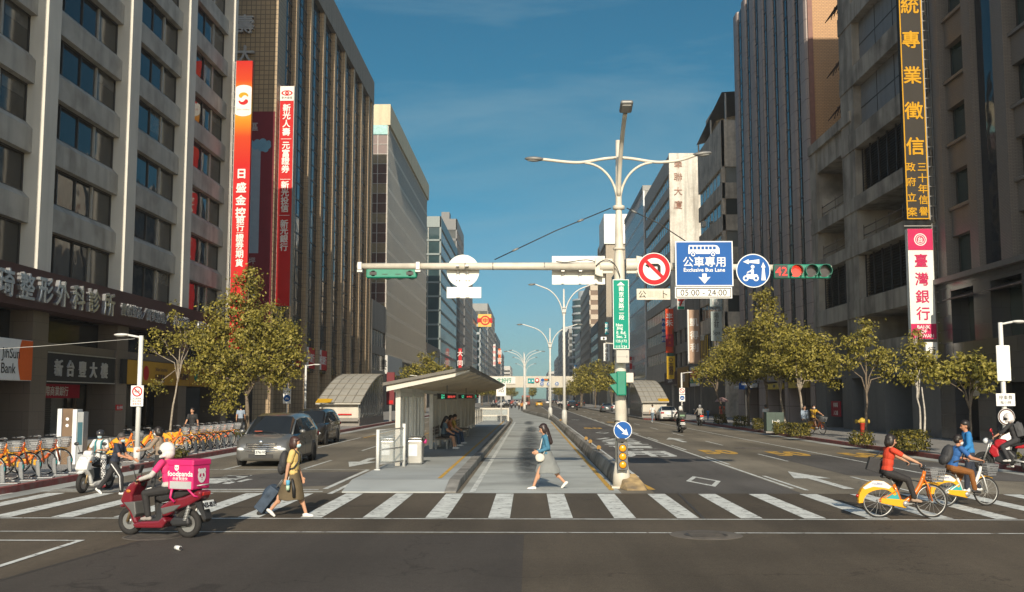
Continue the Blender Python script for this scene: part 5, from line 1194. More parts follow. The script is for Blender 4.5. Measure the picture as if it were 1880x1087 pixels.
# pedestrian signal seen edge on
c = at(1139, 704, MY-.32); o2 = thing('traffic_light', 'green two lens pedestrian signal seen from the side on the mast', 'traffic light', (c.x, c.y, c.z))
b = MB(SGREEN); b.box(-.1,.14,-.1,.14,-.3,.3); b.build('housing', o2, bevel=.03)
for z in (.13,-.14): b = MB(SGREEN); b.prism([(-.1,z+.13),(-.27,z+.1),(-.1,z-.12)], 'y', -.1, -.09); b.prism([(-.1,z+.13),(-.27,z+.1),(-.1,z-.12)], 'y', .09, .1); b.prism([(-.1,z+.125),(-.27,z+.095),(-.27,z+.105),(-.1,z+.135)], 'y', -.1, .1); b.build('visor', o2)
b = MB(CREAMP); b.box(.14,.32,-.06,.1,.02,.26); b.build('terminal_box', o2, bevel=.01)
# keep right sign
c = at(1143.5, 790, MY-.3); o2 = thing('keep_right_sign', 'round blue sign with a white arrow pointing down to the right', 'road sign', (c.x, c.y, c.z)); r = .225
b = MB(REFL_W); b.disc((0,0,0), r, FACE_CAM, 40, .015); b.build('panel', o2); b = MB(REFL_B); b.disc((0,-.003,0), r-.015, FACE_CAM, 40, .003); b.build('blue_field', o2)
b = MB(REFL_W); a = R(-42); ca, sa = math.cos(a), math.sin(a); b.shape([(x*ca-y*sa, x*sa+y*ca) for x, y in ((-.18,.028),(.05,.028),(.03,.085),(.18,0),(.03,-.085),(.05,-.028),(-.18,-.028))], (0,-.005,0), FACE_CAM); b.build('arrow', o2)
# amber warning unit
c = at(1143, 838, MY-.32); o2 = thing('warning_light', 'grey three lens amber warning light at the foot of the mast', 'warning light', (c.x, c.y, c.z))
b = MB(DGREY); b.box(-.125,.125,-.06,.1,-.33,.33); b.build('housing', o2, bevel=.015)
for z in (.2,0,-.2): b = MB(AMBER); b.lathe([(.085,0),(.08,.02),(.05,.035),(.001,.04)], (0,-.06,z), 20, axis='y', caps=False); b.m(BLACK); ring(b, 0, -.061, z, .085, .1, 20); b.build('lens', o2)
b = MB(BLACK); b.box(-.14,.05,-.1,.06,.36,.44); b.tube([(0,0,.33),(0,0,.37)], .03, 8); b.build('sensor', o2)
# reflectors on the median
RF = mat('reflector_amber', (.26,.14,.02), .35, var=.2, scale=20)
for i, (u, v) in enumerate(((1082.5,812),(1103,824),(1075,806),(1029,770))):
    g = gp(u, v+4, .38); o2 = thing('reflector', ('amber disc reflector on the median kerb, second from the mast','amber disc reflector on the median kerb nearest the mast','broken reflector stub lying farther along the median kerb','small amber reflector on the median kerb by the lamp post')[i], 'reflector', (lane_x(g.y)+2.38, g.y, .38))
    b = MB(BLACK); b.cyl((0,0,0),(0,0,.07),.02); b.build('stem', o2); b = MB(RF); b.disc((0,0,.12), .075, FACE_CAM, 18, .03); b.build('disc', o2)
# ---- lamp posts ----
def double_lamp(x, y, H, label, span=2.9, grp='double arm lamp posts on the median'):
    o = thing('street_lamp', label, 'street lamp', (x, y, 0), group=grp)
    b = MB(WPOLE); b.tube([(0,0,.3),(0,0,H*.55),(0,0,H)], [.13,.11,.07], 12); b.build('pole', o)
    b = MB(mat('lamp_base', (.55,.55,.52), .5, dirt=(.4,.3,.05), dirtamt=.3)); b.tube([(0,0,0),(0,0,1.1),(0,0,1.25)], [.24,.22,.13], 14); b.build('base', o)
    b = MB(WPOLE)
    for z in (H-2.0, H-1.6): b.tube([(0,0,z),(0,0,z+.08)], .19, 12)
    b.build('collar', o)
    for s in (-1, 1):
        b = MB(WPOLE); b.tube(bez((s*.08,0,H-2.2),(s*.2,0,H-1),(s*.8,0,H-.25),(s*span*.5,0,H+.05))+bez((s*span*.5,0,H+.05),(s*span*.68,0,H+.25),(s*span*.8,0,H+.38),(s*(span-.5),0,H+.42))[1:], .05, 8); b.build('lamp_arm', o)
        lamp_head(o, (s*(span-.5),0,H+.42), (s,0,-.06), .6)
    return o
g = gp(1036, 780); l1 = double_lamp(lane_x(g.y)+2.85, g.y, 11.3, 'white double arm lamp post right of the bus lane, nearest the mast')
g = gp(1013, 770); double_lamp(lane_x(g.y)+2.3, g.y, 9.5, 'white double arm lamp post right of the bus lane, second from the mast', 3.4)
g = gp(963, 756); double_lamp(lane_x(g.y)+2.4, g.y, 9.4, 'white double arm lamp post standing mid street before the footbridge', 3.3)
for y, lab in ((205,'nearest of the small far lamp posts before the footbridge'),(240,'second of the small far lamp posts before the footbridge'),(285,'third of the small far lamp posts before the footbridge')): dup(l1, (lane_x(y)+2.4-.2, y, 0), 0, lab, 'double arm lamp posts on the median')
def side_lamp(x, y, H, s, arm, label, rz=0):
    o = thing('street_lamp', label, 'street lamp', (x, y, .15), group='single arm lamps on the pavements')
    b = MB(WPOLE); b.tube([(0,0,0),(0,0,H)], [.085,.07], 12); b.tube([(0,0,0),(0,0,.5)], .11, 12); b.build('pole', o)
    b = MB(WPOLE); b.tube([(0,0,H-.06),(s*arm*.6,0,H+.03)], .035, 8); b.build('arm', o)
    b = MB(WPOLE); b.ell((s*arm*.8,0,H+.03), (arm*.32,.12,.05), None, 12, 6); hd_ = b.build('lamp_head', o); b = MB(LAMPG); b.ell((s*arm*.82,0,H-.005), (arm*.22,.08,.03), None, 10, 5); b.build('lens', hd_)
    return o
g = gp(251, 850, .15); sl_ = side_lamp(g.x, g.y, 4.05, -1, .8, 'white single arm lamp post by the bike rack, carrying a no parking sign')
o2 = thing('no_parking_sign', 'small red ringed no parking sign with a text plate on the left lamp post', 'road sign', (g.x-.02, g.y-.12, 0)); zt, zm, zb = pY(250,708,g.y).z, pY(250,733,g.y).z, pY(250,746,g.y).z
b = MB(REFL_W); b.box(-.2,.2,0,.02,zm+.005,zt); b.build('panel', o2); b = MB(REFL_W); b.box(-.2,.2,0,.02,zb,zm-.005); b.build('text_plate', o2)
b = MB(REFL_R); ring(b, 0, -.001, (zm+zt)/2+.03, .125, .165, 30); b.shape([(-.11,.085),(-.085,.11),(.11,-.085),(.085,-.11)], (0,-.005,(zm+zt)/2+.03), FACE_CAM, .003); b.build('red_ring', o2)
b = MB(S_BLACK); b.text('機車', (0,-.002,(zm+zt)/2+.03), .1, FACE_CAM); b.text('自行車停車', (0,-.002,zm+.03), .055, FACE_CAM); b.m(S_RED)
b.text('禁止停放', (0,-.002,zm-.06), .075, FACE_CAM); b.text('違者拖吊', (0,-.002,zm-.15), .075, FACE_CAM); b.build('lettering', o2)
g = V((15.3, 33.6, 0)); side_lamp(g.x, g.y, 4.5, 1, .75, 'white single arm lamp post at the right edge behind the tree')
o2 = thing('notice_panel', 'white notice panel on the right lamp post above the tree', 'panel', (g.x, g.y-.12, 2.75)); b = MB(REFL_W); b.box(-.22,.22,0,.05,0,1.15); b.build('panel', o2, bevel=.02)
o2 = thing('bus_stop_sign', 'cluster of small white parking plates on the right lamp post', 'road sign', (g.x, g.y-.13, 0)); b = MB(REFL_W)
b.box(-.3,.3,0,.02,1.95,2.35); b.box(-.22,.25,0,.02,.85,1.15); b.build('panel', o2); b = MB(S_BLACK); b.text('停車費', (0,-.003,2.22), .15, FACE_CAM); b.text('每小時', (0,-.003,2.06), .12, FACE_CAM); b.build('lettering', o2)
b = MB(REFL_W); b.disc((0,0,1.6), .27, FACE_CAM, 30); b.m(S_BROWN); ring(b, 0, -.002, 1.6, .22, .26, 30); b.text('181', (0,-.003,1.55), .2, FACE_CAM, .01); b.build('round_panel', o2)
for x, y, s, lab in ((-11.2, 104, -1, 'white single arm lamp post beside the left subway shelter'), (13.5, 92, 1, 'white single arm lamp post in front of the right subway shelter'), (12.6, 150, 1, 'white single arm lamp post far along the right pavement'), (-15.3, 70, 1, 'grey single arm lamp post among the brown columns on the left pavement')): side_lamp(x if x > -11.5 else x, y, 4.3, s, .9, lab)
for (x, y, v0, lab) in ((13.5, 91.8, 706, 'cycle path sign pair on the lamp post before the right subway shelter'),):
    o2 = thing('cycle_sign', lab, 'road sign', (x, y, 0)); b = MB(REFL_W); b.box(-.25,.25,0,.02,2.55,3.1); b.box(-.25,.25,0,.02,1.9,2.5); b.build('panel', o2); b = MB(REFL_B); b.disc((0,-.003,2.22), .2, FACE_CAM, 26); b.m(REFL_R); ring(b, 0, -.003, 2.85, .16, .21, 24); b.shape([(-.14,.11),(-.11,.14),(.14,-.11),(.11,-.14)], (0,-.006,2.85), FACE_CAM); b.m(REFL_W); ring(b,-.07,-.006,2.18,.03,.05,14); ring(b,.07,-.006,2.18,.03,.05,14); b.shape([(-.06,0),(0,.08),(.06,0)], (0,-.006,2.2), FACE_CAM); b.build('symbol', o2)
g = gp(527, 770, .15); g.y = 66; g.x = pY(527, 740, 66).x
o2 = thing('cycle_sign', 'blue cycle path sign on a thin post behind the dark van', 'road sign', (g.x, 66, .15)); b = MB(WPOLE); b.tube([(0,0,0),(0,0,3.0)], .04, 8); b.build('post', o2); b = MB(REFL_W); b.box(-.25,.25,-.06,-.04,1.7,2.7); b.build('panel', o2); b = MB(REFL_B); b.disc((0,-.064,2.05), .22, FACE_CAM, 26); b.m(REFL_W); ring(b,-.07,-.068,2.0,.03,.05,14); ring(b,.07,-.068,2.0,.03,.05,14); b.shape([(-.06,0),(0,.08),(.06,0)], (0,-.068,2.03), FACE_CAM); b.m(S_BLACK); b.text('YouBike', (0,-.064,2.5), .12, FACE_CAM); b.build('symbol', o2)
# overhead wire at the left
b = MB(mat('pale_wire', (.45,.45,.42), .6)); p1 = V((sl_.location.x-.2, sl_.location.y, 4.1)); b.tube([p1, p1+V((-3,-.2,-.25)), p1+V((-7.5,-.5,-.55))], .008, 5); b.build('wire', label='thin pale wire running from the left lamp post to the left edge', cat='wire')
# ---- bus shelter ----
o = thing('bus_shelter', 'long cream bus shelter with a tilted roof on the median platform', 'bus shelter', (-3.9, 30.7, .2))
SHW = mat('shelter_cream', (.56,.53,.46), .5, var=.05, streak=.2); SHP = mat('shelter_panel', (.52,.48,.40), .5, var=.06, streak=.2); RUST = mat('roof_underside', (.55,.48,.38), .6, var=.12, scale=.8); ROOFT = mat('roof_dark', (.10,.09,.075), .5, var=.15)
rx0, rx1, ry0, ry1 = -4.3, -1.75, 30.0, 72.0; rz0, rz1 = 2.56, 3.05
def roof_z(x): return rz0+(rz1-rz0)*(x-rx0)/(rx1-rx0)
b = MB(ROOFT); b.rings([[(x, y, roof_z(x)+.0) for x, y in ((rx0,ry0),(rx1,ry0),(rx1,ry1),(rx0,ry1))], [(x, y, roof_z(x)+.09) for x, y in ((rx0,ry0),(rx1,ry0),(rx1,ry1),(rx0,ry1))]], smooth=False)
b.m(RUST).rings([[(x, y, roof_z(x)-.02) for x, y in ((rx0+.1,ry0+.1),(rx1-.1,ry0+.1),(rx1-.1,ry1-.1),(rx0+.1,ry1-.1))], [(x, y, roof_z(x)-.004) for x, y in ((rx0+.1,ry0+.1),(rx1-.1,ry0+.1),(rx1-.1,ry1-.1),(rx0+.1,ry1-.1))]], smooth=False); b.build('roof', o, world=True)
for i in range(13):
    y = 30.1+3.45*i; b = MB(SHW if i == 0 else RUST)
    zc0, zc1 = roof_z(rx0)-.02, roof_z(rx1)-.03
    b.rings([[(rx0+.1,y,zc0-.14),(rx0+.1,y,zc0),(rx0+.1,y+.12,zc0),(rx0+.1,y+.12,zc0-.14)],[(rx1-.5,y,roof_z(rx1-.5)-.14),(rx1-.5,y,roof_z(rx1-.5)-.03),(rx1-.5,y+.12,roof_z(rx1-.5)-.03),(rx1-.5,y+.12,roof_z(rx1-.5)-.14)],[(rx1-.02,y,zc1-.03),(rx1-.02,y,zc1),(rx1-.02,y+.12,zc1),(rx1-.02,y+.12,zc1-.03)]], smooth=False); b.build('rafter', o, world=True)
    b = MB(SHW); y2 = 30.7+3.45*i; b.box(-4.0,-3.85,y2-.07,y2+.07,.2,2.56); b.build('post', o, world=True, bevel=.01)
    if i < 12 and i not in (2,):
        b = MB(SHP)
        if i > 2:
            for k in range(9): b.box(-4.0,-3.95+.02*(k % 2), y2+.15+.36*k, y2+.15+.36*(k+1)-.01, .45, 2.3)
            b.build('back_panel', o, world=True)
        else:
            b = MB(mat_glass('shelter_glass', (.75,.8,.78), .2)); b.box(-3.95,-3.93, y2+.1, y2+3.3, .5, 2.25); b.build('glass_panel', o, world=True)
            b = MB(SHW); b.box(-4.0,-3.88,y2+.07,y2+3.38,2.25,2.36); b.box(-4.0,-3.88,y2+.07,y2+3.38,.42,.5); b.box(-3.98,-3.9,y2+1.1,y2+1.5,.5,2.25); b.box(-3.98,-3.9,y2+2.2,y2+2.5,.5,2.25); b.build('frame', o, world=True)
b = MB(SHW); b.box(-4.05,-3.85,30.6,72,2.37,2.5); b.build('beam', o, world=True)
b = MB(mat('tube_light', (.6,.6,.58), .4))
for y in (31.2, 38, 45, 52, 59, 66): b.box(-2.6,-2.3,y,y+.12,roof_z(-2.4)-.1,roof_z(-2.4)-.05)
b.build('strip_light', o, world=True)
def display(u0, u1, v0, v1, X_, label, txt):
    Yq = X_*ray((u0+u1)/2,(v0+v1)/2).y/ray((u0+u1)/2,(v0+v1)/2).x; a, c = pY(u0,v1,Yq), pY(u1,v0,Yq)
    o = thing('display_board', label, 'display', ((a.x+c.x)/2, Yq, a.z)); b = MB(STEEL_D); b.box(a.x, c.x, Yq, Yq+.15, a.z, c.z); b.build('case', o, world=True); b = MB(BLACK); b.box(a.x+.02, c.x-.02, Yq-.004, Yq-.001, a.z+.02, c.z-.02); b.build('screen', o, world=True)
    b = MB(mat_emit('green_led', (.1,.9,.5), .6)); h = c.z-a.z; b.text(txt[0], (a.x+(c.x-a.x)*.3, Yq-.008, c.z-h*.33), h*.38, FACE_CAM, .01, .003); b.text(txt[1], (a.x+(c.x-a.x)*.3, Yq-.008, c.z-h*.7), h*.38, FACE_CAM, .01, .003); b.m(mat_emit('red_text', (1,.1,.08), .8)); b.text(txt[2], (a.x+(c.x-a.x)*.72, Yq-.008, c.z-h*.55), h*.42, FACE_CAM, .01, .003); b.build('text', o, world=True)
    b = MB(STEEL_D); b.box((a.x+c.x)/2-.02,(a.x+c.x)/2+.02,Yq+.05,Yq+.09,c.z,c.z+.35); b.build('hanger', o, world=True)
display(802, 839, 722, 733.5, -3.1, 'bus arrival display under the shelter roof, nearest of three', ('254','棕9','進站中')); display(841, 870, 724, 732, -3.1, 'bus arrival display under the shelter roof, middle of three', ('248','282','將到站')); display(871, 879, 723.5, 731, -3.1, 'small dark display under the shelter roof, farthest of three', ('12','52','—'))
# steel litter bins
def bin_(u, v0, v1, label, wpx):
    g = gp(u, v1, .2); o = thing('litter_bin', label, 'litter bin', (g.x, g.y, .2), group='steel bins at the shelter'); h = pY(u, v0, g.y).z-.2; w = wpx*g.y/FPX
    SS = mat('brushed_steel', (.46,.46,.44), .32, metal=.8, var=.08, streak=.15)
    b = MB(SS); b.box(-w/2,w/2,-w*.45,w*.45,.0,h-.1); b.build('body', o, bevel=.05, seg=3); b = MB(SS); b.lathe([(w*.62,h-.1),(w*.64,h-.04),(w*.4,h),(.001,h)], n=4, caps=True); q = b.build('lid', o, bevel=.02); q.rotation_euler = (0,0,R(45)) ; q.scale = (1.05,1.05,1)
    b = MB(mat('notice_white', (.62,.65,.66), .5)); b.box(-w*.38,w*.18,-w*.45-.012,-w*.45-.004,h*.3,h*.72); b.build('notice', o)
    b = MB(mat('bin_bag', (.45,.03,.16), .5)); b.ell((w*.62,0,h*.82),(.06,.06,.08)); b.m(BLACK); b.ell((w*.56,0,h*.9),(.05,.08,.1)); b.build('glove', o) if u > 740 else None
    return o
bin_(762, 801, 852, 'steel litter bin with a white notice and pink rag by the shelter post', 29); bin_(712, 802, 849, 'steel litter bin behind the glass railing panel', 26)
# glass railing panels
o = thing('glass_railing', 'low white framed glass railing at the near end of the shelter', 'railing', (-4.3, 29.4, .2))
b = MB(WPOLE); b.cyl((-4.27,29.0,.2),(-4.27,29.0,1.32),.05); b.box(-4.35,-4.19,28.92,29.08,.2,.22); b.build('post', o, world=True); b = MB(WPOLE); b.cyl((-3.72,30.5,.2),(-3.72,30.5,1.45),.05); b.build('post', o, world=True)
b = MB(STEEL); 
for z in (1.3,.75,.35): b.tube([(-4.27,29.0,z),(-3.72,30.5,z+.02)], .022, 8)
b.build('rail', o, world=True); b = MB(mat_glass('railing_glass', (.7,.76,.74), .25)); b.prism([(-4.25,29.05),(-3.74,30.45),(-3.73,30.44),(-4.24,29.04)], 'z', .38, 1.28); b.build('glass_panel', o, world=True)
o = thing('railing', 'cream end railing across the far end of the bus platform', 'railing', (-3, 90, .2)); b = MB(SHW)
for x in (-4.3,-1.9): b.box(x-.07,x+.07,89.95,90.08,.2,1.35)
b.build('post', o, world=True); b = MB(SHW); b.box(-4.3,-1.9,89.98,90.05,1.22,1.35); b.box(-4.3,-1.9,89.98,90.05,.62,.74); b.build('rail', o, world=True); b = MB(mat_glass('railing_glass')); b.box(-4.2,-2,90.0,90.02,.25,1.2); b.build('glass_panel', o, world=True)
o = thing('railing', 'cream side railing along the platform beyond the shelter', 'railing', (-4.2, 80, .2)); b = MB(SHW)
for i in range(7): b.box(-4.27,-4.13,73+2.8*i,73.1+2.8*i,.2,1.3)
b.box(-4.25,-4.15,73,90,1.2,1.3); b.box(-4.25,-4.15,73,90,.7,.78); b.build('rail', o, world=True)
def bench(y, label):
    o = thing('bench', label, 'bench', (-3.45, y, .2), group='benches in the bus shelter'); b = MB(mat('bench_brown', (.10,.075,.055), .5, var=.2))
    for k in range(4): b.box(-.28+.14*k,-.17+.14*k,-1.2,1.2,.40,.44)
    b.build('seat', o); b = MB(mat('bench_brown', (.10,.075,.055)));
    for k in range(3): b.box(-.36,-.32,-1.2,1.2,.55+.12*k,.63+.12*k)
    b.build('backrest', o)
    for q in (-1.0, 1.0): b = MB(STEEL_D); b.box(-.33,.2,q-.03,q+.03,.34,.4); b.box(-.3,-.24,q-.03,q+.03,0,.34); b.box(.14,.2,q-.03,q+.03,0,.34); b.box(-.35,-.3,q-.03,q+.03,.4,.9); b.build('leg', o)
for y, l in ((41.8,'brown slatted bench in the bus shelter under the seated people'),(48,'brown slatted bench in the bus shelter, middle of three'),(54,'brown slatted bench in the bus shelter, farthest of three')): bench(y, l)
o = sgn('bus_stop_sign', 'white bus stop panel on a post beyond the shelter', 84, -2.75, -1.95, 2.35, 3.4, S_WHITE, .1); b = MB(STEEL_D); b.box(-2.4,-2.3,83.98,84.06,.2,2.35); b.m(S_BLACK); b.text('站', (-2.35,83.94,2.9), .5, FACE_CAM); b.build('post', o, world=True)
# ---- subway entrance shelters ----
CANO = mat('canopy_sheet', (.42,.40,.345), .45, var=.06, streak=.2); CGR = mat('canopy_rib', (.20,.18,.14), .5)
def subway(x0, x1, y0, L_, H, side, label, stone):
    """barrel canopy sloping down to the camera; side = +1 glazed on the right"""
    o = thing('subway_entrance', label, 'subway entrance', ((x0+x1)/2, y0, .15)); n = 14
    prof = [(y0+L_*i/n, 1.75+(H-1.75)*math.sin(PI/2*i/n)) for i in range(n+1)]
    b = MB(CANO); b.rings([[(x0-.1,y,z),(x1+.1,y,z),(x1+.1,y+.03,z+.1),(x0-.1,y+.03,z+.1)] for y, z in prof]+[[(x0-.1,y0+L_+.4,H),(x1+.1,y0+L_+.4,H),(x1+.1,y0+L_+.4,H+.1),(x0-.1,y0+L_+.4,H+.1)]], smooth=False); b.build('canopy', o, world=True)
    b = MB(CGR)
    for t in range(6): x = x0-.1+(x1-x0+.2)*t/5; b.tube([(x,y-.02,z+.1) for y, z in prof], .025, 5)
    for i in range(0, n+1, 2): y, z = prof[i]; b.tube([(x0-.1,y,z+.11),(x1+.1,y,z+.11)], .025, 5)
    b.build('canopy_rib', o, world=True)
    b = MB(pm('yellow_tip', (.62,.36,.02))); b.rings([[(x0-.1 if side > 0 else x1-1.0,y-.02,z+.12),(x0+1.0 if side > 0 else x1+.1,y-.02,z+.12),(x0+.8 if side > 0 else x1+.1,y-.02,z+.14),(x0-.1 if side > 0 else x1-.8,y-.02,z+.14)] for y, z in prof[:2]], smooth=False); b.build('yellow_corner', o, world=True)
    b = MB(mat('shelter_white', (.55,.52,.45), .7, var=.06, streak=.3)); b.box(x0+.1,x1-.1,y0+.5,y0+.8,.75,1.95); b.build('wall', o, world=True); b = MB(mat('shelter_granite', (.22,.205,.185), .6, var=.1)); b.box(x0,x1,y0+.35,y0+L_+.4,.15,.75); b.box(x0+.05,x1-.05,y0+.0,y0+.5,.5,.62); b.build('plinth', o, world=True)
    b = MB(mat_glass('shelter_side_glass', (.3,.33,.32), .55)); xs = x1-.05 if side > 0 else x0+.05; pts = [(y, z) for y, z in prof]+[(y0+L_+.4,H),(y0+L_+.4,.75),(y0+.6,.75)]
    b.prism(pts, 'x', xs-.02, xs+.02); b.build('side_glass', o, world=True)
    b = MB(STEEL_D)
    for i in range(11): y = y0+.7+(L_-.6)*i/10; zt_ = 1.75+(H-1.75)*math.sin(min(1, (y-y0)/L_)*PI/2); b.box(xs-.05,xs+.05,y-.05,y+.05,.75,zt_)
    b.build('mullion', o, world=True); b = MB(DARK2); xo = x0+.3 if side > 0 else x1-.3; b.box(min(xo,xo),xo+.02,y0+.9,y0+L_+.4,.76,1.9); b.box(x0+.2,x1-.2,y0+L_+.1,y0+L_+.4,.75,H); b.build('inner_wall', o, world=True)
    return o
so_ = subway(-15.7, -12.6, 75.8, 12.5, 4.15, 1, 'barrel roofed subway entrance with a glazed side on the left pavement', 0)
b = MB(S_RED); b.box(-14.2,-13.2,76.2,76.28,.95,1.05); b.build('red_plate', so_, world=True)
subway(12.0, 14.75, 110.5, 14, 4.2, -1, 'barrel roofed subway entrance with a glazed side on the right pavement', 0)
o = sgn('subway_totem', 'dark red subway totem beside the left subway entrance', 92, -11.95+.05-.9, -11.2-.9, 1.6, 4.5, pm('totem', (.16,.03,.035)), .4); b = MB(S_RED); b.box(-12.7,-12.2,91.77,91.795,1.7,2.0); b.m(STEEL_D); b.box(-12.55,-12.35,91.9,92.1,.15,1.6); b.build('post', o, world=True)
# ---- footbridge ----
o = thing('footbridge', 'cream pedestrian footbridge spanning the street far ahead', 'footbridge', (0, 330, 0)); BRW = mat('bridge_cream', (.56,.53,.45), .7, var=.05, streak=.2)
b = MB(BRW); b.box(-25,25,330,333.5,5.6,6.4); b.build('deck', o, world=True); b = MB(BRW); b.box(-25,25,330,330.2,6.4,9.2); 
for x in range(-24, 25, 3): b.box(x,x+.2,329.85,330,6.4,9.2)
b.build('parapet', o, world=True)
for x in (-21,21): b = MB(BRW); b.box(x-.8,x+.8,330.5,333,0,5.6); b.build('pier', o, world=True)
YB = 329.7
for i, (u, v, kind, lab) in enumerate(((972,699,'g','green direction sign on the footbridge, left of a pair'),(978,699,'g','green direction sign on the footbridge, right of a pair'),(986,698,'r','round red no turn sign on the footbridge'),(996,698,'b','round blue motorcycle sign on the footbridge'),(995,704.5,'c','round blue lane sign below the footbridge, first from the left'),(1007.5,704.5,'c','round blue lane sign below the footbridge, second from the left'),(1022.5,704.5,'c','round blue lane sign below the footbridge, third from the left'))):
    c = pY(u, v, YB-.1*(i % 3)); o2 = thing('road_sign', lab, 'road sign', (c.x, c.y, c.z))
    b = MB(S_TEAL if kind == 'g' else REFL_R if kind == 'r' else REFL_B)
    if kind == 'g': b.box(-.5,.5,-.05,0,-.75,.75); b.m(REFL_W); b.shape([(-.3,-.3),(.3,-.3),(0,.4)], (0,-.06,0), FACE_CAM)
    else:
        b.disc((0,0,0), .68, FACE_CAM, 24, .05); b.m(REFL_W); ring(b, 0, -.01, 0, .56, .66, 20) if kind != 'r' else b.disc((0,-.01,0), .42, FACE_CAM, 20)
        if kind == 'c': b.shape([(-.12,.35),(.12,.35),(.12,-.05),(.3,0),(0,-.4),(-.3,0),(-.12,-.05)], (0,-.02,0), FACE_CAM)
    b.build('panel', o2)
c = pY(921, 698.5, YB); o2 = thing('banner', 'pale banner with green lettering on the footbridge parapet', 'banner', (c.x, c.y, c.z)); b = MB(S_WHITE); b.box(-4.4,4.4,-.05,.1,-1.1,1.1); b.build('panel', o2); b = MB(S_GREEN); b.text('台北好行', (0,-.06,0), 1.6, FACE_CAM, .02); b.build('lettering', o2)
c = pY(1004, 697, YB); o2 = thing('traffic_light', 'small traffic light with an orange lens on the footbridge', 'traffic light', (c.x, c.y, c.z)); b = MB(S_GREEN); b.box(-.9,.9,-.1,.1,-.35,.35); b.m(S_ORNG); b.disc((-.55,-.12,0), .3, FACE_CAM, 14); b.disc((-.0,-.12,0), .3, FACE_CAM, 14); b.m(BLACK); b.disc((.55,-.12,0), .3, FACE_CAM, 14); b.build('housing', o2)
# ---- bike station kiosk, utility box, hydrant ----
x, y = -14.35, 32.2; o = thing('kiosk', 'white framed bike station kiosk with a screen behind the bike rack', 'kiosk', (x, y, .15))
b = MB(mat('kiosk_white', (.60,.62,.62), .4)); b.box(-.40,-.26,-.2,.2,0,1.72); b.box(.08,.22,-.2,.2,0,1.7); b.build('frame', o, bevel=.01); b = MB(WARM); b.box(-.255,.075,-.15,.15,0,1.72); b.build('body', o); b = MB(mat('kiosk_grey', (.3,.31,.31), .4)); b.box(.225,.42,-.18,.18,0,1.62); b.build('terminal', o, bevel=.01)
b = MB(mat('kiosk_screen', (.03,.10,.13), .2)); b.box(.25,.40,-.19,-.181,.6,1.3); b.build('screen', o); b = MB(S_WHITE); b.disc((-.1,-.155,1.4), .05, FACE_CAM, 14); b.disc((-.1,-.155,1.2), .05, FACE_CAM, 14); b.build('button', o)
g = gp(1424, 795, .15); o = thing('utility_box', 'dark green utility cabinet with white scrawl between hedges on the right pavement', 'utility box', (g.x, g.y+.4, .15)); UG = mat('cabinet_green', (.045,.075,.06), .5, var=.15, streak=.3)
hh = pY(1424,757,g.y).z-.15; wv = 32*g.y/FPX; b = MB(UG); b.box(-wv/2,wv/2,-.4,.4,.1,hh); b.build('cabinet', o, bevel=.03); b = MB(KGREY); b.box(-wv/2-.05,wv/2+.05,-.45,.45,0,.1); b.build('plinth', o); b = MB(S_WHITE); b.text('lmR', (.05,-.405,hh*.55), .3, FACE_CAM); b.build('scrawl', o); b = MB(BLACK); b.box(-.006,.006,-.404,-.4,.15,hh-.05); b.build('door_seam', o)
g = gp(1575, 795, .15); o = thing('fire_hydrant', 'red and yellow fire hydrant in front of the grey column', 'fire hydrant', (16.45, 51.5, .15)); b = MB(pm('hydrant_red', (.40,.04,.02))); b.lathe([(.18,0),(.18,.06),(.12,.1),(.11,.75),(.14,.78),(.14,.84)], n=14); b.build('body', o); b = MB(pm('hydrant_yellow', (.55,.38,.06))); b.lathe([(.16,.84),(.17,.95),(.1,1.05),(.001,1.1)], n=14); b.cyl((-.3,0,.9),(.3,0,.9),.075); b.cyl((-.34,0,.9),(-.28,0,.9),.1); b.cyl((.28,0,.9),(.34,0,.9),.1); b.build('cap', o)
# ================= trees and hedges =================
def leaf_mat(name, ramp, trans=.25):
    m = bpy.data.materials.new(name); m.use_nodes = True; t = m.node_tree; t.nodes.clear(); N = t.nodes.new; L = t.links.new
    g = N('ShaderNodeNewGeometry'); c = N('ShaderNodeValToRGB'); e = c.color_ramp.elements
    while len(e) < len(ramp): e.new(.5)
    for q, (p, col) in zip(e, ramp): q.position = p; q.color = (*col, 1)
    L(g.outputs['Random Per Island'], c.inputs[0])
    d = N('ShaderNodeBsdfPrincipled'); d.inputs['Roughness'].default_value = .5; d.inputs['Specular IOR Level'].default_value = .35; L(c.outputs[0], d.inputs['Base Color'])
    tr = N('ShaderNodeBsdfTranslucent'); L(c.outputs[0], tr.inputs[0]); mx = N('ShaderNodeMixShader'); mx.inputs[0].default_value = trans
    L(d.outputs[0], mx.inputs[1]); L(tr.outputs[0], mx.inputs[2]); o = N('ShaderNodeOutputMaterial'); L(mx.outputs[0], o.inputs[0]); return m
LEAF = leaf_mat('leaf_olive', [(0,(.07,.07,.012)),(.3,(.16,.145,.023)),(.62,(.275,.24,.043)),(.88,(.37,.32,.067)),(1,(.46,.39,.11))], .33)
LEAFD = leaf_mat('leaf_dark', [(0,(.028,.034,.008)),(.5,(.075,.075,.018)),(1,(.16,.14,.035))])
HEDGE = leaf_mat('leaf_hedge', [(0,(.035,.038,.008)),(.5,(.10,.092,.018)),(.85,(.20,.165,.03)),(1,(.33,.26,.04))])
BARK = mat('bark', (.16,.125,.09), .9, var=.3, scale=12, bump=.4, bscale=25); BARK_L = mat('bark_pale', (.28,.24,.19), .9, var=.3, scale=9, bump=.3, bscale=25)
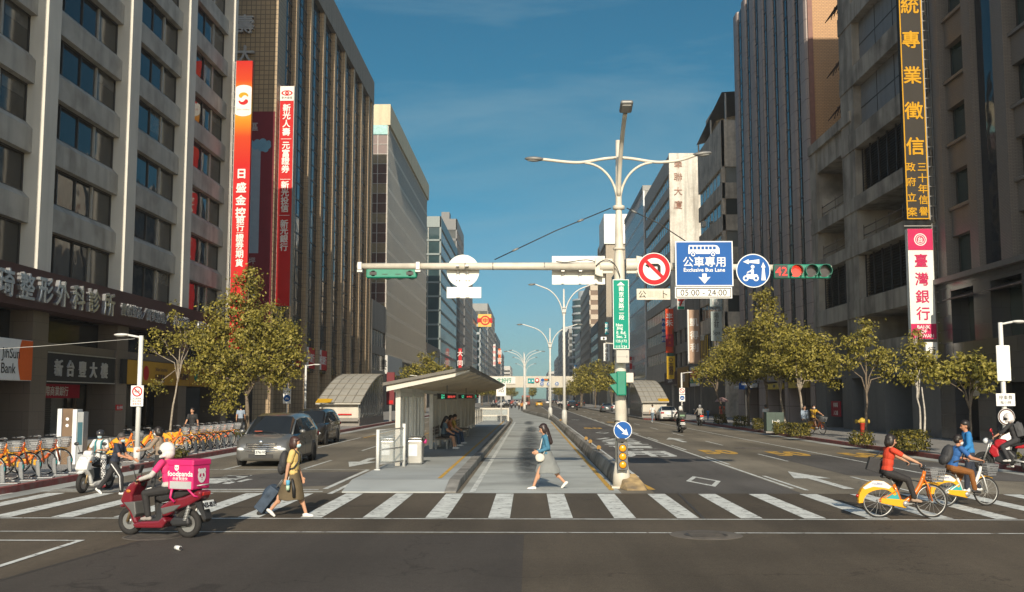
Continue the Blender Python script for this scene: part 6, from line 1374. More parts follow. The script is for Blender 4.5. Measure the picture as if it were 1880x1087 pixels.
def leaves(mb, pts, size, r_, droop=.35):
    for p, nrm in pts:
        n = V((r_.gauss(0,1), r_.gauss(0,1), r_.gauss(0,.8))).normalized()*.75+nrm*.9+V((0,-.25,.22)); n.normalize()
        a = n.cross(V((r_.gauss(0,1), r_.gauss(0,1), r_.gauss(0,1)-droop)));
        if a.length < 1e-3: continue
        a.normalize(); c = n.cross(a); s = size*r_.uniform(.6, 1.25)
        q = p
        mb.add([q-a*s*.5, q+c*s*.3+n*s*.08, q+a*s*.55, q-c*s*.3+n*s*.08], [(0,1,2,3)], False)
def tree(name, label, base, H, trunk_h, blobs, n, size, seed, bark=BARK, leaf=LEAF, lean=(0,0), tr=.11, stems=1, group='street trees', clus=.55, per=26):
    """blobs: crown lobes (x,y,z,rx,ry,rz) about the base"""
    r_ = random.Random(seed); o = thing(name, label, 'tree', base, 0, group)
    tb = MB(bark); top = V((lean[0], lean[1], trunk_h))
    for s in range(stems):
        off = V((r_.uniform(-.12,.12), r_.uniform(-.1,.1), 0))*(s > 0); k = 6; path = [V((0,0,0))+off+(top+off*1.6)*(i/k)+V((r_.gauss(0,.035), r_.gauss(0,.035), 0))*(i > 0) for i in range(k+1)]
        tb.tube(path, [tr*(1.25 if i == 0 else 1-.55*i/k)/(1+.4*(stems > 1)) for i in range(k+1)], 8)
    cl = []; tot = sum(q[3]*q[4]*q[5] for q in blobs)**.5; wts = [(q[3]*q[4]*q[5])**.7 for q in blobs]; W = sum(wts)
    for q, w_ in zip(blobs, wts):
        c = V(q[:3]); kk = max(2, int(n/per*w_/W))
        for i in range(kk):
            d = V((r_.gauss(0,1), r_.gauss(0,1), r_.gauss(0,1))).normalized(); rr = r_.uniform(.35, 1.08)**.6
            cl.append((c+V((d.x*q[3], d.y*q[4], d.z*q[5]))*rr, d))
        # limb to the lobe
        mid = top*.8+c*.2+V((0,0,.1)); tb.tube([top*.82, mid, c*.6+top*.4+V((r_.gauss(0,.1),r_.gauss(0,.1),0)), c], [tr*.45, tr*.36, tr*.24, tr*.08], 6)
        for j in range(3):
            e = cl[-1-j][0]; tb.tube([c*.75+top*.25, (c+e)/2+V((0,0,.1)), e], [tr*.2, tr*.12, tr*.04], 5)
    tb.build('trunk', o)
    mb = MB(leaf); pts = []
    for c, d in cl:
        cr = clus*r_.uniform(.5, 1.2)
        for i in range(int(per*r_.uniform(.5,1.5))):
            v = V((r_.gauss(0,.45), r_.gauss(0,.45), r_.gauss(0,.33)))*cr; pts.append((c+v, (d*.5+v.normalized()*.5)))
    leaves(mb, pts, size, r_); cn = mb.build('crown', o, fix=False)
    return o
# big tree on the left
tree('street_tree', 'large dense olive tree in front of the red banners, tallest on the left pavement', (-16.4, 60, .15), 9.6, 2.6,
     [(0,0,4.6,2.4,1.9,1.5),(-1.0,.2,6.6,1.7,1.5,1.5),(.9,.1,6.2,1.9,1.6,1.3),(-.4,0,8.2,.95,1.0,1.1),(1.9,-.1,5.2,1.2,1.2,1.0),(-2.4,.1,5.2,1.1,1.1,1.1),(-1.2,-.3,3.2,1.5,1.1,.9),(1.5,0,3.6,1.3,1.1,.8),(-2.7,-.2,3.9,.9,.9,.8),(-1.2,-.5,2.0,.8,.7,.9),(2.5,0,4.4,.7,.8,.6),(-.1,-.3,9.0,.5,.5,.6)], 18500, .185, 1, lean=(-.2,0), tr=.17, clus=.62)
# slender tree by the lamp post
tree('slender_tree', 'slender sparse young tree leaning beside the left lamp post', pY(303,815,46.5)*1, 5.6, 3.4, [(-.3,0,4.7,1.0,.8,.45),(.7,0,5.1,.8,.7,.5),(.2,0,5.9,.35,.35,.5),(-.9,0,4.2,.5,.5,.25),(.9,0,4.5,.6,.5,.3),(-.5,0,2.6,.55,.4,.35)], 1300, .13, 2, BARK_L, lean=(.45,0), tr=.06, clus=.4, per=14)
COL.objects['slender_tree'].location = (-16.35, 46.5, .15)
tree('street_tree', 'bushy tree rising behind the bus shelter roof', (-14.3, 140, .15), 9.2, 2.6, [(0,0,5.6,2.6,2.2,1.7),(1.4,0,5.4,1.9,1.8,1.4),(-1.7,0,5.2,1.7,1.6,1.4),(.3,0,7.6,1.3,1.2,1.1),(-.2,0,4.2,2.6,2,1)], 3600, .32, 3, tr=.16, clus=.8, per=22)
# right hand cluster
TR = [(16.0,60,1,'olive street tree on a pale leaning trunk behind the nearest clipped hedge of the row',[(.0,0,4.3,1.5,1.3,1.0),(.9,0,3.8,1.0,1,.7),(-.7,0,5.2,1.1,1.1,.9),(.7,0,5.2,1.0,1,.6),(1.5,0,3.2,.5,.5,.5)],2700,(-.5,0)),
      (16.0,65,2,'tallest pointed olive street tree of the right row, behind the utility cabinet',[(0,0,4.8,1.7,1.4,1.2),(-.8,0,6.4,1.1,1.1,1.1),(-1.1,0,8.0,.7,.7,1.0),(.6,0,5.9,1.0,1.0,.9),(-.9,0,4.0,1.2,1.0,.9),(.7,0,3.8,1.0,.9,.7)],3400,(-.35,0)),
      (15.9,69.5,3,'olive street tree with a straight thin trunk left of the utility cabinet',[(0,0,4.9,1.6,1.4,1.2),(-.7,0,6.4,1.3,1.2,1.0),(-.9,0,4.2,1.2,1,.8)],2400,(0,0)),
      (16.0,76,4,'dark trunked street tree behind the middle clipped hedges',[(0,0,4.6,1.6,1.4,1.1),(-.9,0,5.6,1.2,1.2,.9),(-.7,0,3.7,1.2,1,.8)],2200,(.1,0)),
      (16.0,84.5,5,'spreading street tree at the far end of the right row, above the umbrella walker',[(0,0,4.6,1.8,1.5,1.1),(-1.6,0,4.0,1.2,1.1,.8),(.6,0,6.0,1.1,1.1,1.1),(-.6,0,5.4,1.2,1.2,.8),(.4,0,7.2,.6,.6,.6)],2600,(-.9,0))]
for x, y, sd, lab, bl, n, ln_ in TR: tree('street_tree', lab, (x, y, .15), 8, 2.9, bl, int(n*2.3), .18, 10+sd, BARK if sd > 2 else BARK_L, lean=ln_, tr=.1, clus=.5)
tree('young_tree', 'young street tree with a thin grey trunk in front of the ground floor columns', (16.1, 50, .15), 6, 2.7, [(-.1,0,4.7,.8,.8,.6),(-1.05,0,3.85,.75,.7,.42),(.75,0,4.05,.75,.7,.5),(.1,0,5.4,.4,.4,.45),(1.15,0,3.35,.45,.5,.35)], 2100, .165, 21, BARK, lean=(.15,0), tr=.085, clus=.45, per=18)
tree('young_tree', 'young street tree with white painted forked trunk behind the big clipped bush', (16.15, 43, .15), 5, 2.5, [(-.1,0,3.8,.6,.6,.6),(.4,0,3.35,.42,.5,.35),(-.4,0,3.05,.5,.5,.3),(-.1,0,4.55,.3,.35,.3)], 1500, .155, 22, mat('bark_white', (.42,.39,.34), .9, var=.3, scale=8), lean=(-.1,0), tr=.075, stems=2, clus=.4, per=18)
tree('young_tree', 'low young tree with large pale leaves in front of the right edge lamp post', (15.3, 36.2, .15), 4.2, 2.0, [(0,0,2.95,.85,.8,.38),(-.7,0,3.1,.6,.6,.33),(.7,0,2.95,.55,.6,.36),(.1,0,3.35,.4,.5,.3),(.4,0,2.5,.45,.5,.26),(-1.0,0,2.8,.38,.4,.26)], 1500, .17, 23, BARK, tr=.06, clus=.42, per=16)
# far trees: each a thing
far = tree('far_tree', 'bushy street tree in front of the beige banded tower, nearest the mast', (13.6, 215, .15), 9, 2.6, [(0,0,6.2,2.4,2.0,2.2),(1.6,0,5.4,1.9,1.6,1.6),(-1.7,0,5.6,1.8,1.6,1.7),(.2,0,8.6,1.4,1.3,1.2)], 1800, .5, 31, tr=.16, clus=1.0, per=16, group='far street trees')
k = 0
for x, y, s, lab in ((15.5,196,.9,'bushy far tree behind the mast pole'),(11.6,235,1.0,'bushy far tree left of the tree by the mast'),(13.2,262,.85,'round far tree near the tall blue sign'),(14.5,290,.9,None),(12.5,318,.8,None),(15,345,.9,None),(13,375,.9,None),(14.2,410,1,None),(12.5,450,1,None),(14,500,1,None)):
    dup(far, (x, y, .15), k*1.3, lab or 'small distant tree along the right pavement near the footbridge', 'far street trees', s); k += 1
for x, y, s in ((-14,185,.8),(-13.5,215,.8),(-15,245,.8),(-13,280,.8),(-14.5,310,.8),(-13,345,.9),(-15,372,.9),(-13,400,.9),(-14,440,.95),(-12.5,480,1),(-14,530,1),(-11,420,.8),(-8,470,.8),(1,390,.75)):
    dup(far, (x, y, .15), k*1.7, 'small distant tree along the left pavement near the footbridge' if x < 0 else 'small distant tree on the median beyond the footbridge', 'far street trees', s); k += 1
def hedge(u, v, wpx, hpx, label, seed, loose=False, n=900, dep=.9):
    g = gp(u, v, .15); sc_ = g.y/FPX; w_, h_ = wpx*sc_/2, hpx*sc_; r_ = random.Random(seed)
    o = thing('clipped_hedge', label, 'hedge', (g.x, g.y+dep*.5, .15), group='hedges on the right pavement'); mb = MB(HEDGE); pts = []
    for i in range(n):
        while True:
            p = V((r_.uniform(-1,1), r_.uniform(-1,1), r_.uniform(0,1)))
            e = max(abs(p.x), abs(p.y), abs(p.z*2-1))
            if e > .55 or r_.random() < .25: break
        if loose: p.x *= 1.0-.25*p.z*r_.random(); p.z *= r_.uniform(.7,1.1)
        nr = V((p.x if abs(p.x) > .8 else 0, p.y if abs(p.y) > .8 else 0, 1 if p.z > .8 else 0))
        pts.append((V((p.x*w_*r_.uniform(.93,1.07), p.y*dep*.5, h_*(.12+.88*p.z)*r_.uniform(.95,1.05))), nr))
    leaves(mb, pts, .11, r_, 0); mb.build('foliage', o, fix=False)
    b = MB(BARK)
    for i in range(7): x = w_*r_.uniform(-.7,.7); b.tube([(x,r_.uniform(-.2,.2),0),(x+r_.gauss(0,.1),0,h_*.7)], [.02,.01], 5)
    b.build('stem', o); return o
hedge(1324, 779, 22, 18, 'small clipped hedge at the far end of the hedge row, before the umbrella walker', 41, n=700)
hedge(1362, 785, 26, 21, 'small clipped hedge, second from the far end of the hedge row', 42, n=800)
hedge(1395, 791, 19, 22, 'small narrow hedge just left of the utility cabinet', 43, n=700)
hedge(1438, 799, 27, 23, 'yellow topped hedge just right of the utility cabinet', 44, n=900)
hedge(1472, 804, 36, 26, 'wide yellow topped clipped hedge nearest the yellow shirted cyclist', 45, n=1200)
hedge(1588, 820, 40, 28, 'loose ragged bush below the fire hydrant', 46, True, 700)
hedge(1682, 832, 60, 40, 'large square clipped bush at the foot of the white trunked tree', 47, n=1900, dep=1.3)
hedge(1872, 850, 24, 18, 'small weedy bush at the right edge beside the motorcycle', 48, True, 300)
g = gp(318, 842, .15); o = hedge(318, 842, 26, 16, 'small dark bush behind the helmet of the delivery rider', 49, True, 350)
o = hedge(436, 803, 22, 12, 'small yellow green bush at the far end of the bike rack', 50, True, 300)
# ================= vehicles =================
RUB = mat('tyre_rubber', (.020,.019,.018), .85, var=.2, scale=20); RIM = mat('alloy', (.40,.40,.39), .35, metal=.7, var=.1); CHROME = mat('chrome', (.62,.62,.60), .15, metal=.9, var=.05)
CARGL = window_glass('car_glass', (.014,.016,.018), .03, .05, .6, .4); HEADL = mat('headlight', (.62,.65,.66), .12, var=.05, coat=.5); TAILL = mat('tail_light', (.35,.012,.012), .2, var=.1, coat=.5); PLATE = pm('number_plate', (.62,.64,.62)); PLTX = pm('plate_ink', (.03,.03,.035)); PLAST = mat('black_plastic', (.025,.025,.026), .5, var=.2)
def paintm(name, col, rough=.3, metal=.0): return mat('car_paint_'+name, col, rough, metal, var=.04, scale=2, coat=.8)
def wheel(parent, x, y, r, w_, name='wheel', spokes=7, side=1, rz=0):
    """wheel on an axle along Y; side gives the outer face"""
    b = MB(RUB); h = w_/2; b.lathe([(r*.66,-h),(r*.94,-h),(r,-h*.6),(r,h*.6),(r*.94,h),(r*.66,h)], (0,0,0), 28, axis='y'); wh = b.build(name, parent); wh.location = (x, y, r)
    b = MB(RIM); b.lathe([(r*.67,-h*.7),(r*.67,h*.85),(r*.60,h*.9),(r*.58,h*.3)], (0,0,0), 24, axis='y', caps=False); b.m(PLAST).lathe([(.001,h*.2),(r*.6,h*.2)], (0,0,0), 20, axis='y'); b.m(RIM)
    for k in range(spokes): a = 2*PI*k/spokes; b.obox((r*.33*math.cos(a), -h*.6*side if side else 0, r*.33*math.sin(a)), (r*.56, h*.5, r*.13), M.Rotation(-a,3,'Y'))
    b.lathe([(.001,h*.9),(r*.15,h*.9),(r*.15,-h*.9),(.001,-h*.9)], (0,0,0), 12, axis='y'); b.build('rim', wh)
    return wh
def car(label, cat, pm_, st, wheels, wr, loc, rz, name='parked_car', win=(2,3,4), roofs=None, rear_light=True, plate='', group=None, grille=True, detail=True, plate_m=None):
    """st: stations front->rear (x, half width, zbottom, zbelt, ztop, half roof width); x runs 0..L toward the rear"""
    o = thing(name, label, cat, loc, rz, group); L_ = st[-1][0]
    def ring_(s):
        x, w_, zb, zl, zt, wrf = s; pts = [(w_*.55,zb),(w_*.93,zb+.02),(w_*.995,zb+.14),(w_,(zb+zl)/2),(w_*.985,zl)]
        zt2 = zl+(zt-zl)*.78; pts += [(wrf+(w_*.985-wrf)*.12, zt2),(wrf*.9, zt-.015*(zt-zl > .2)),(wrf*.5, zt)]
        return [V((x, y, z)) for y, z in pts]+[V((x, -y, z)) for y, z in pts[::-1]]
    rs = [ring_(s) for s in st]; n = len(rs[0]); b = MB(pm_); g = MB(CARGL); b.smooth = True
    for i in range(len(rs)-1):
        for j in range(n):
            k = (j+1) % n; q = [rs[i][j], rs[i][k], rs[i+1][k], rs[i+1][j]]
            tall0, tall1 = st[i][4]-st[i][3] > .22, st[i+1][4]-st[i+1][3] > .22
            isglass = False
            if j in (4, 10) and (tall0 or tall1): isglass = True                  # side glass strip
            if j in (4,5,6,7,8,9,10) and tall0 != tall1 and j not in (4,10): isglass = True   # windscreen / rear screen
            if isglass:
                c = (q[0]+q[1]+q[2]+q[3])/4
                if j in (4,10) and tall0 and tall1:      # leave pillars
                    q2 = [c+(p-c)*.93 for p in q]; nrm = V((0, 1 if j == 4 else -1, .1))*.006
                    g.add([p+nrm for p in q2], [(0,1,2,3)]); b.add(q, [(0,1,2,3)])
                else: g.add(q, [(0,1,2,3)])
            else: b.add(q, [(0,1,2,3)])
    for i in range(len(rs)-1):
        t0, t1 = st[i][4]-st[i][3] > .22, st[i+1][4]-st[i+1][3] > .22
        if t0 != t1:
            for j in (5, 10): b.tube([rs[i][j], (rs[i][j]+rs[i+1][j])/2+V((0,0,.012)), rs[i+1][j]], .032, 6)
    b.add(rs[0], [tuple(range(n))]); b.add(rs[-1], [tuple(range(n))[::-1]])
    body = b.build('body', o)
    bm = bmesh.new(); bm.from_mesh(body.data); bmesh.ops.remove_doubles(bm, verts=bm.verts, dist=.0005); bmesh.ops.recalc_face_normals(bm, faces=bm.faces); bm.to_mesh(body.data); bm.free()
    g.build('window', o)
    for (wx) in wheels:
        w_ = max(s[1] for s in st)
        for s in (-1, 1):
            b = MB(PLAST); b.lathe([(.001,-.01),(wr*1.16,-.01),(wr*1.16,.008),(.001,.008)], (wx, s*(w_+.002), wr*1.02), 24, axis='y'); b.build('wheel_arch', o)
            wheel(o, wx, s*(w_-.07), wr, .2, side=s)
    if detail:
        f = st[0]; r_ = st[-1]; zf = (f[2]+f[3])/2
        for s in (-1, 1):
            b = MB(HEADL); b.ell((.16, s*f[1]*.98, f[3]+.02), (.2,.17,.085), M.Rotation(R(12*s),3,'Z'), 12, 8); b.build('headlight', o)
            b = MB(TAILL); b.obox((L_-.03, s*r_[1]*.9, r_[3]-.06), (.12,.30,.15)); b.build('tail_light', o, bevel=.03)
            b = MB(pm_); k_ = [q for q in st if q[4]-q[3] > .2][0]; b.ell((k_[0]-.35, s*(k_[1]+.1), k_[3]+.08), (.09,.11,.075), None, 10, 6); b.build('mirror', o)
        b = MB(PLAST); b.box(-.02,.05,-f[1]*.6,f[1]*.6,f[2]+.0,f[2]+.12); b.build('bumper_grille', o)
        b = MB(plate_m or PLATE); b.box(L_,L_+.025,-.19,.19,r_[2]+.22,r_[2]+.38); b.box(-.095,-.07,-.17,.17,zf-.02,zf+.13)
        b.m(PLTX)
        if plate: b.text(plate, (-.097,0,zf+.055), .115, M(((0,0,-1),(-1,0,0),(0,1,0))).to_4x4(), .02, .003); b.text(plate, (L_+.027,0,r_[2]+.3), .115, M(((0,0,1),(1,0,0),(0,1,0))).to_4x4(), .02, .003)
        b.build('number_plate', o)
        W_ = max(q[1] for q in st)+.002; zb_ = st[4][3]-.03; b = MB(PLAST)
        for s in (-1, 1):
            for x in (L_*.29, L_*.49, L_*.69): b.box(x-.006, x+.006, s*W_-.004, s*W_+.003, .32, zb_)
            for x in (L_*.46, L_*.66): b.box(x-.1, x+.02, s*W_-.01, s*W_+.02, zb_-.12, zb_-.08)
            b.box(L_*.25, L_*.75, s*W_-.004, s*W_+.004, .24, .30)
        b.build('door_trim', o)
        b = MB(PLAST); b.box(L_-.02,L_+.03,-r_[1]*.85,r_[1]*.85,r_[2],r_[2]+.12); b.build('rear_bumper', o)
    return o
VAN = [(0,.66,.30,.55,.66,.58),(.07,.80,.20,.62,.76,.70),(.32,.88,.18,.80,.90,.76),(.95,.905,.18,.94,1.03,.76),(1.75,.91,.18,1.02,1.60,.66),(2.35,.91,.18,1.04,1.68,.68),(3.3,.91,.18,1.06,1.69,.68),(4.2,.90,.2,1.08,1.64,.66),(4.62,.87,.22,1.08,1.52,.62),(4.82,.80,.30,1.0,1.12,.68)]
SEDAN = [(0,.62,.30,.50,.60,.55),(.08,.80,.2,.56,.68,.68),(.4,.88,.18,.68,.80,.74),(1.15,.9,.18,.84,.92,.74),(1.95,.9,.18,.90,1.38,.58),(2.7,.9,.18,.92,1.44,.60),(3.3,.9,.18,.94,1.40,.58),(4.05,.89,.2,.96,1.06,.66),(4.5,.86,.22,.95,1.02,.7),(4.65,.76,.3,.88,.94,.62)]
SUVS = [(0,.70,.36,.70,.84,.6),(.08,.86,.26,.76,.95,.72),(.4,.93,.24,.9,1.03,.78),(1.15,.94,.24,1.02,1.12,.78),(1.8,.94,.24,1.08,1.66,.68),(2.6,.94,.24,1.1,1.74,.70),(3.8,.94,.24,1.12,1.72,.68),(4.4,.92,.28,1.12,1.6,.64),(4.62,.84,.36,1.05,1.2,.7)]
# silver grey van facing the camera
GRAYP = paintm('warm_grey', (.21,.208,.195), .28, .55)
van = car('grey people carrier waiting at the left stop line with chrome slatted grille', 'van', GRAYP, VAN, (.88, 3.75), .33, (-8.6, 33.0, 0), R(90), 'parked_van', plate='5376-VC')
b = MB(CHROME)
for k, (w_, z) in enumerate(((.44,.735),(.50,.665),(.53,.595),(.54,.525))): b.rings([[(-.075+.06*(y/.6)**2, y*w_/.6, z-.022) for y in (-.6,-.3,0,.3,.6)]+[(-.075+.06*(y/.6)**2, y*w_/.6, z+.022) for y in (.6,.3,0,-.3,-.6)], [(.02+.10*(y/.6)**2, y*w_/.6, z-.022) for y in (-.6,-.3,0,.3,.6)]+[(.02+.10*(y/.6)**2, y*w_/.6, z+.022) for y in (.6,.3,0,-.3,-.6)]], smooth=False)
b.m(PLAST).rings([[(-.045+.06*(y/.6)**2, y*.9, .50) for y in (-.6,-.3,0,.3,.6)]+[(-.035+.06*(y/.6)**2, y*.8, .77) for y in (.6,.3,0,-.3,-.6)], [(.1, y*.9, .5) for y in (-.6,-.3,0,.3,.6)]+[(.1, y*.8, .77) for y in (.6,.3,0,-.3,-.6)]], smooth=False)
b.m(CHROME); b.disc((0,0,0), .001, FACE_CAM); b.lathe([(.001,-.07),(.075,-.07),(.075,-.05)], (-.02,0,.80), 18, axis='x'); b.build('grille', van)
for s in (-1, 1): b = MB(HEADL); b.lathe([(.001,-.02),(.055,-.02),(.06,.05)], (.06, s*.66, .33), 14, axis='x'); b.build('fog_lamp', van)
b = MB(PLAST); b.tube([(.7,-.55,1.0),(.98,-.1,1.09),(1.05,.3,1.11)], .01, 5); b.tube([(.72,.1,1.02),(.98,.5,1.08),(1.1,.62,1.12)], .01, 5); b.build('wiper', van)
b = MB(pm('dash_card', (.42,.10,.06))); b.obox((1.02,.35,1.115), (.12,.25,.02)); b.build('dashboard_card', van)
DKP = paintm('dark_bronze', (.035,.032,.028), .3, .3)
car('dark bronze people carrier standing behind the grey people carrier', 'van', DKP, VAN, (.88, 3.75), .33, (-10.55, 48.0, 0), R(90), 'parked_van', plate='AKB-7215')
# right carriageway, seen from behind (x axis toward the camera)
WPT = paintm('white', (.66,.66,.64), .3)
def away(label, cat, p, st, wh, wr, u, v, name='parked_car', plate='', **k):
    g = gp(u, v); return car(label, cat, p, st, wh, wr, (g.x, g.y+st[-1][0], 0), R(-90), name, plate=plate, **k)
away('white sedan with red tail lights stopped by the right subway entrance', 'car', WPT, SEDAN, (.85, 3.55), .32, 1230, 774, 'parked_car', 'RBX-2605')
away('grey hatchback in front of the far right trees', 'car', paintm('blue_grey', (.10,.12,.13), .3, .3), SEDAN, (.85,3.55), .32, 1115.5, 757.5, 'moving_car', 'ABC-5521')
away('white sedan half hidden behind the mast by the right trees', 'car', WPT, SEDAN, (.85,3.55), .32, 1133, 755, 'moving_car', 'AXK-7782')
away('dark sport utility car with red lights right of the lamp posts', 'car', paintm('black', (.02,.02,.022), .25), SUVS, (.9,3.6), .36, 1051.5, 753.5, 'moving_car', 'BDA-0316')
TAXI = paintm('taxi_yellow', (.62,.36,.02), .35)
away('yellow taxi far ahead left of the lamp posts', 'taxi', TAXI, SEDAN, (.85,3.55), .32, 990, 746.5, 'taxi', '')
for u, v, p, st, lab in ((1006,742,WPT,SEDAN,'white far car just right of the yellow taxi'),(1028,743.5,WPT,SEDAN,'white far car between the two near lamp posts'),(1018,741,DKP,SUVS,'dark far car beyond the white car between lamp posts'),(1042,742,WPT,SUVS,'white far car beyond the dark sport utility car'),(1068,746,DKP,SUVS,'dark far van under the small red sign by the right trees')):
    away(lab, 'car', p, st, (.9,3.6), .33, u, v, 'moving_car', '')
def toward(label, cat, p, st, wh, wr, u, v, name='moving_car', **k):
    g = gp(u, v); return car(label, cat, p, st, wh, wr, (g.x, g.y, 0), R(90), name, **k)
toward('white far car coming toward the camera beyond the platform railing', 'car', WPT, SUVS, (.9,3.6), .35, 920, 747)
toward('dark far car behind the scooters at the left far junction', 'car', DKP, SEDAN, (.85,3.55), .32, 906, 744); toward('dark far van at the left far junction', 'van', GRAYP, VAN, (.88,3.75), .33, 935, 743); toward('white far van at the left far junction', 'van', WPT, VAN, (.88,3.75), .33, 947, 742)
# far red bus
o = thing('bus', 'far red bus in the bus lane under the footbridge', 'bus', (-1.2, 300, 0)); b = MB(paintm('bus_red', (.25,.05,.03), .4)); b.box(-1.2,1.2,0,9,.35,3.0); b.build('body', o, bevel=.15); b = MB(CARGL); b.box(-1.1,1.1,-.02,.1,1.2,2.5); b.box(-1.22,-1.18,.5,8.5,1.4,2.4); b.box(1.18,1.22,.5,8.5,1.4,2.4); b.build('window', o)
for x in (-1.0, 1.0): 
    for y in (1.8, 7): b = MB(RUB); b.lathe([(.001,-.12),(.45,-.12),(.45,.12),(.001,.12)], (x,y,.45), 16, axis='x'); b.build('wheel', o)
# ---------- scooters ----------
def scooter(label, pm_, loc, rz, scale=1, name='scooter', plate='', trim=None, detail=True, group=None, cat='scooter', side_m=None):
    """faces local +X; wheel contacts at x=-.64 and .64"""
    o = thing(name, label, cat, loc, rz, group, scale); trim = trim or mat('scooter_grey', (.13,.13,.125), .4, metal=.2, var=.1)
    def whl(x, r, nm):
        b = MB(RUB); b.torus((0,0,0), r-.055, .058, 'y', 28, 10, 1.05); w_ = b.build(nm, o); w_.location = (x,0,r)
        b = MB(RIM); b.lathe([(r*.66,-.03),(r*.70,-.035),(r*.70,.035),(r*.66,.03)], (0,0,0), 24, axis='y'); 
        for k in range(5): a = 2*PI*k/5+.3; b.obox((r*.35*math.cos(a),0,r*.35*math.sin(a)), (r*.64,.03,.045), M.Rotation(-a,3,'Y'))
        b.lathe([(.001,-.05),(.06,-.05),(.06,.05),(.001,.05)], (0,0,0), 12, axis='y'); b.m(mat('brake_disc', (.30,.22,.14), .4, metal=.6)); b.lathe([(.05,.055),(.11,.055),(.11,.062),(.05,.062)], (0,0,0), 18, axis='y'); b.build('rim', w_)
    whl(.64, .255, 'front_wheel'); whl(-.62, .255, 'rear_wheel')
    # body shells: side outlines with thickness
    b = MB(pm_); b.prism([(.76,.62),(.70,.78),(.56,.93),(.44,.99),(.40,.93),(.50,.72),(.50,.60),(.42,.36),(.36,.24),(.46,.22),(.56,.44)], 'y', -.17, .17); b.build('leg_shield', o, bevel=.055, seg=3)
    b = MB(pm_); b.prism([(.86,.52),(.74,.58),(.56,.57),(.52,.50),(.66,.53),(.80,.49)], 'y', -.075, .075); b.build('front_fender', o, bevel=.03)
    b = MB(pm_); b.prism([(.46,.22),(.40,.15),(-.18,.17),(-.28,.30),(-.20,.38),(-.10,.30),(.30,.27)], 'y', -.19, .19); b.build('floor_panel', o, bevel=.03)
    b = MB(pm_); b.prism([(-.16,.36),(-.10,.55),(-.30,.66),(-.62,.74),(-.90,.86),(-.98,.83),(-.94,.70),(-.70,.58),(-.46,.50),(-.30,.40)], 'y', -.16, .16); b.build('tail_panel', o, bevel=.045, seg=3)
    b = MB(trim); b.prism([(.68,.60),(.42,.62),(.38,.40),(.42,.32),(.52,.46)], 'y', -.185, .185); b.build('side_trim', o, bevel=.02); b = MB(trim); b.prism([(-.18,.40),(-.12,.52),(-.40,.58),(-.58,.60),(-.42,.48)], 'y', -.17, .17); b.build('side_trim', o, bevel=.02)
    b = MB(PLAST); b.prism([(.36,.25),(-.16,.24),(-.16,.60),(-.08,.60),(.0,.34),(.36,.30)], 'y', -.15, .15); b.build('floorboard', o, bevel=.02)
    b = MB(mat('seat_vinyl', (.022,.020,.020), .5, var=.15)); b.prism([(.02,.66),(.0,.74),(-.28,.765),(-.40,.82),(-.78,.88),(-.80,.82),(-.55,.72),(-.1,.62)], 'y', -.14, .14); b.build('seat', o, bevel=.05, seg=3)
    b = MB(PLAST); b.prism([(-.30,.32),(-.38,.45),(-.74,.42),(-.80,.28),(-.66,.20),(-.36,.22)], 'y', -.15, -.05); b.prism([(-.30,.28),(-.40,.38),(-.72,.36),(-.74,.24),(-.38,.20)], 'y', .05, .16); b.build('engine', o, bevel=.04)
    b = MB(mat('exhaust', (.07,.065,.06), .45, metal=.5)); b.cap((-.32,-.17,.24),.06,(-.86,-.2,.34),.075,12); b.build('exhaust', o)
    b = MB(STEEL); 
    for s in (-1, 1): b.tube([(-.62,s*.13,.27),(-.70,s*.13,.58)], .02, 8)
    for k in range(9): b.torus((-.635-.0085*k, .13, .33+.027*k), .035, .009, 'z', 12, 5)
    b.build('shock_absorber', o)
    b = MB(mat('fork_gold', (.30,.22,.12), .4, metal=.5))
    for s in (-1, 1): b.tube([(.64,s*.09,.25),(.52,s*.09,.62)], .025, 8)
    b.build('fork', o)
    b = MB(PLAST); b.tube([(.42,0,.9),(.36,0,1.02)], .04, 10); b.tube([(.26,.36,1.0),(.32,.2,1.03),(.37,0,1.04),(.32,-.2,1.03),(.26,-.36,1.0)], .018, 8); b.cap((.27,.36,1.0),.022,(.28,.25,1.01),.022); b.cap((.27,-.36,1.0),.022,(.28,-.25,1.01),.022); b.build('handlebar', o)
    b = MB(pm_); b.prism([(.50,.98),(.44,1.08),(.34,1.08),(.30,1.0),(.38,.94)], 'y', -.12, .12); b.build('handlebar_cowl', o, bevel=.035)
    for s in (-1, 1):
        b = MB(PLAST); b.tube([(.30,s*.30,1.02),(.32,s*.36,1.2)], .008, 6); b.ell((.33,s*.39,1.25), (.022,.075,.05), None, 12, 6); b.build('mirror', o)
    b = MB(HEADL); b.ell((.60,0,.86), (.09,.12,.055), M.Rotation(R(-45),3,'Y'), 12, 8); b.build('headlight', o); b = MB(TAILL); b.obox((-.965,0,.79), (.05,.22,.07)); b.build('tail_light', o, bevel=.015)
    b = MB(mat('indicator', (.5,.16,.02), .3)); b.ell((.57,.175,.80), (.05,.02,.03)); b.ell((.57,-.175,.80), (.05,.02,.03)); b.build('indicator', o)
    b = MB(PLAST); b.prism([(-.80,.62),(-.92,.66),(-1.05,.36),(-1.0,.34)], 'y', -.09, .09); b.build('rear_fender', o)
    RPL = M(((0,0,-1),(-1,0,0),(0,1,0))).to_4x4()
    b = MB(PLATE); b.obox((-1.035,0,.60), (.012,.30,.15), M.Rotation(R(18),3,'Y'))
    if plate:
        b.m(PLTX); X_ = M.Translation((-1.046,0,.60)) @ M.Rotation(R(18),4,'Y') @ RPL; vs, fs = text_mesh(plate, .02, .004); b.add([X_ @ V((v.x*.1, v.y*.12, v.z)) for v in vs], fs)
    b.build('number_plate', o)
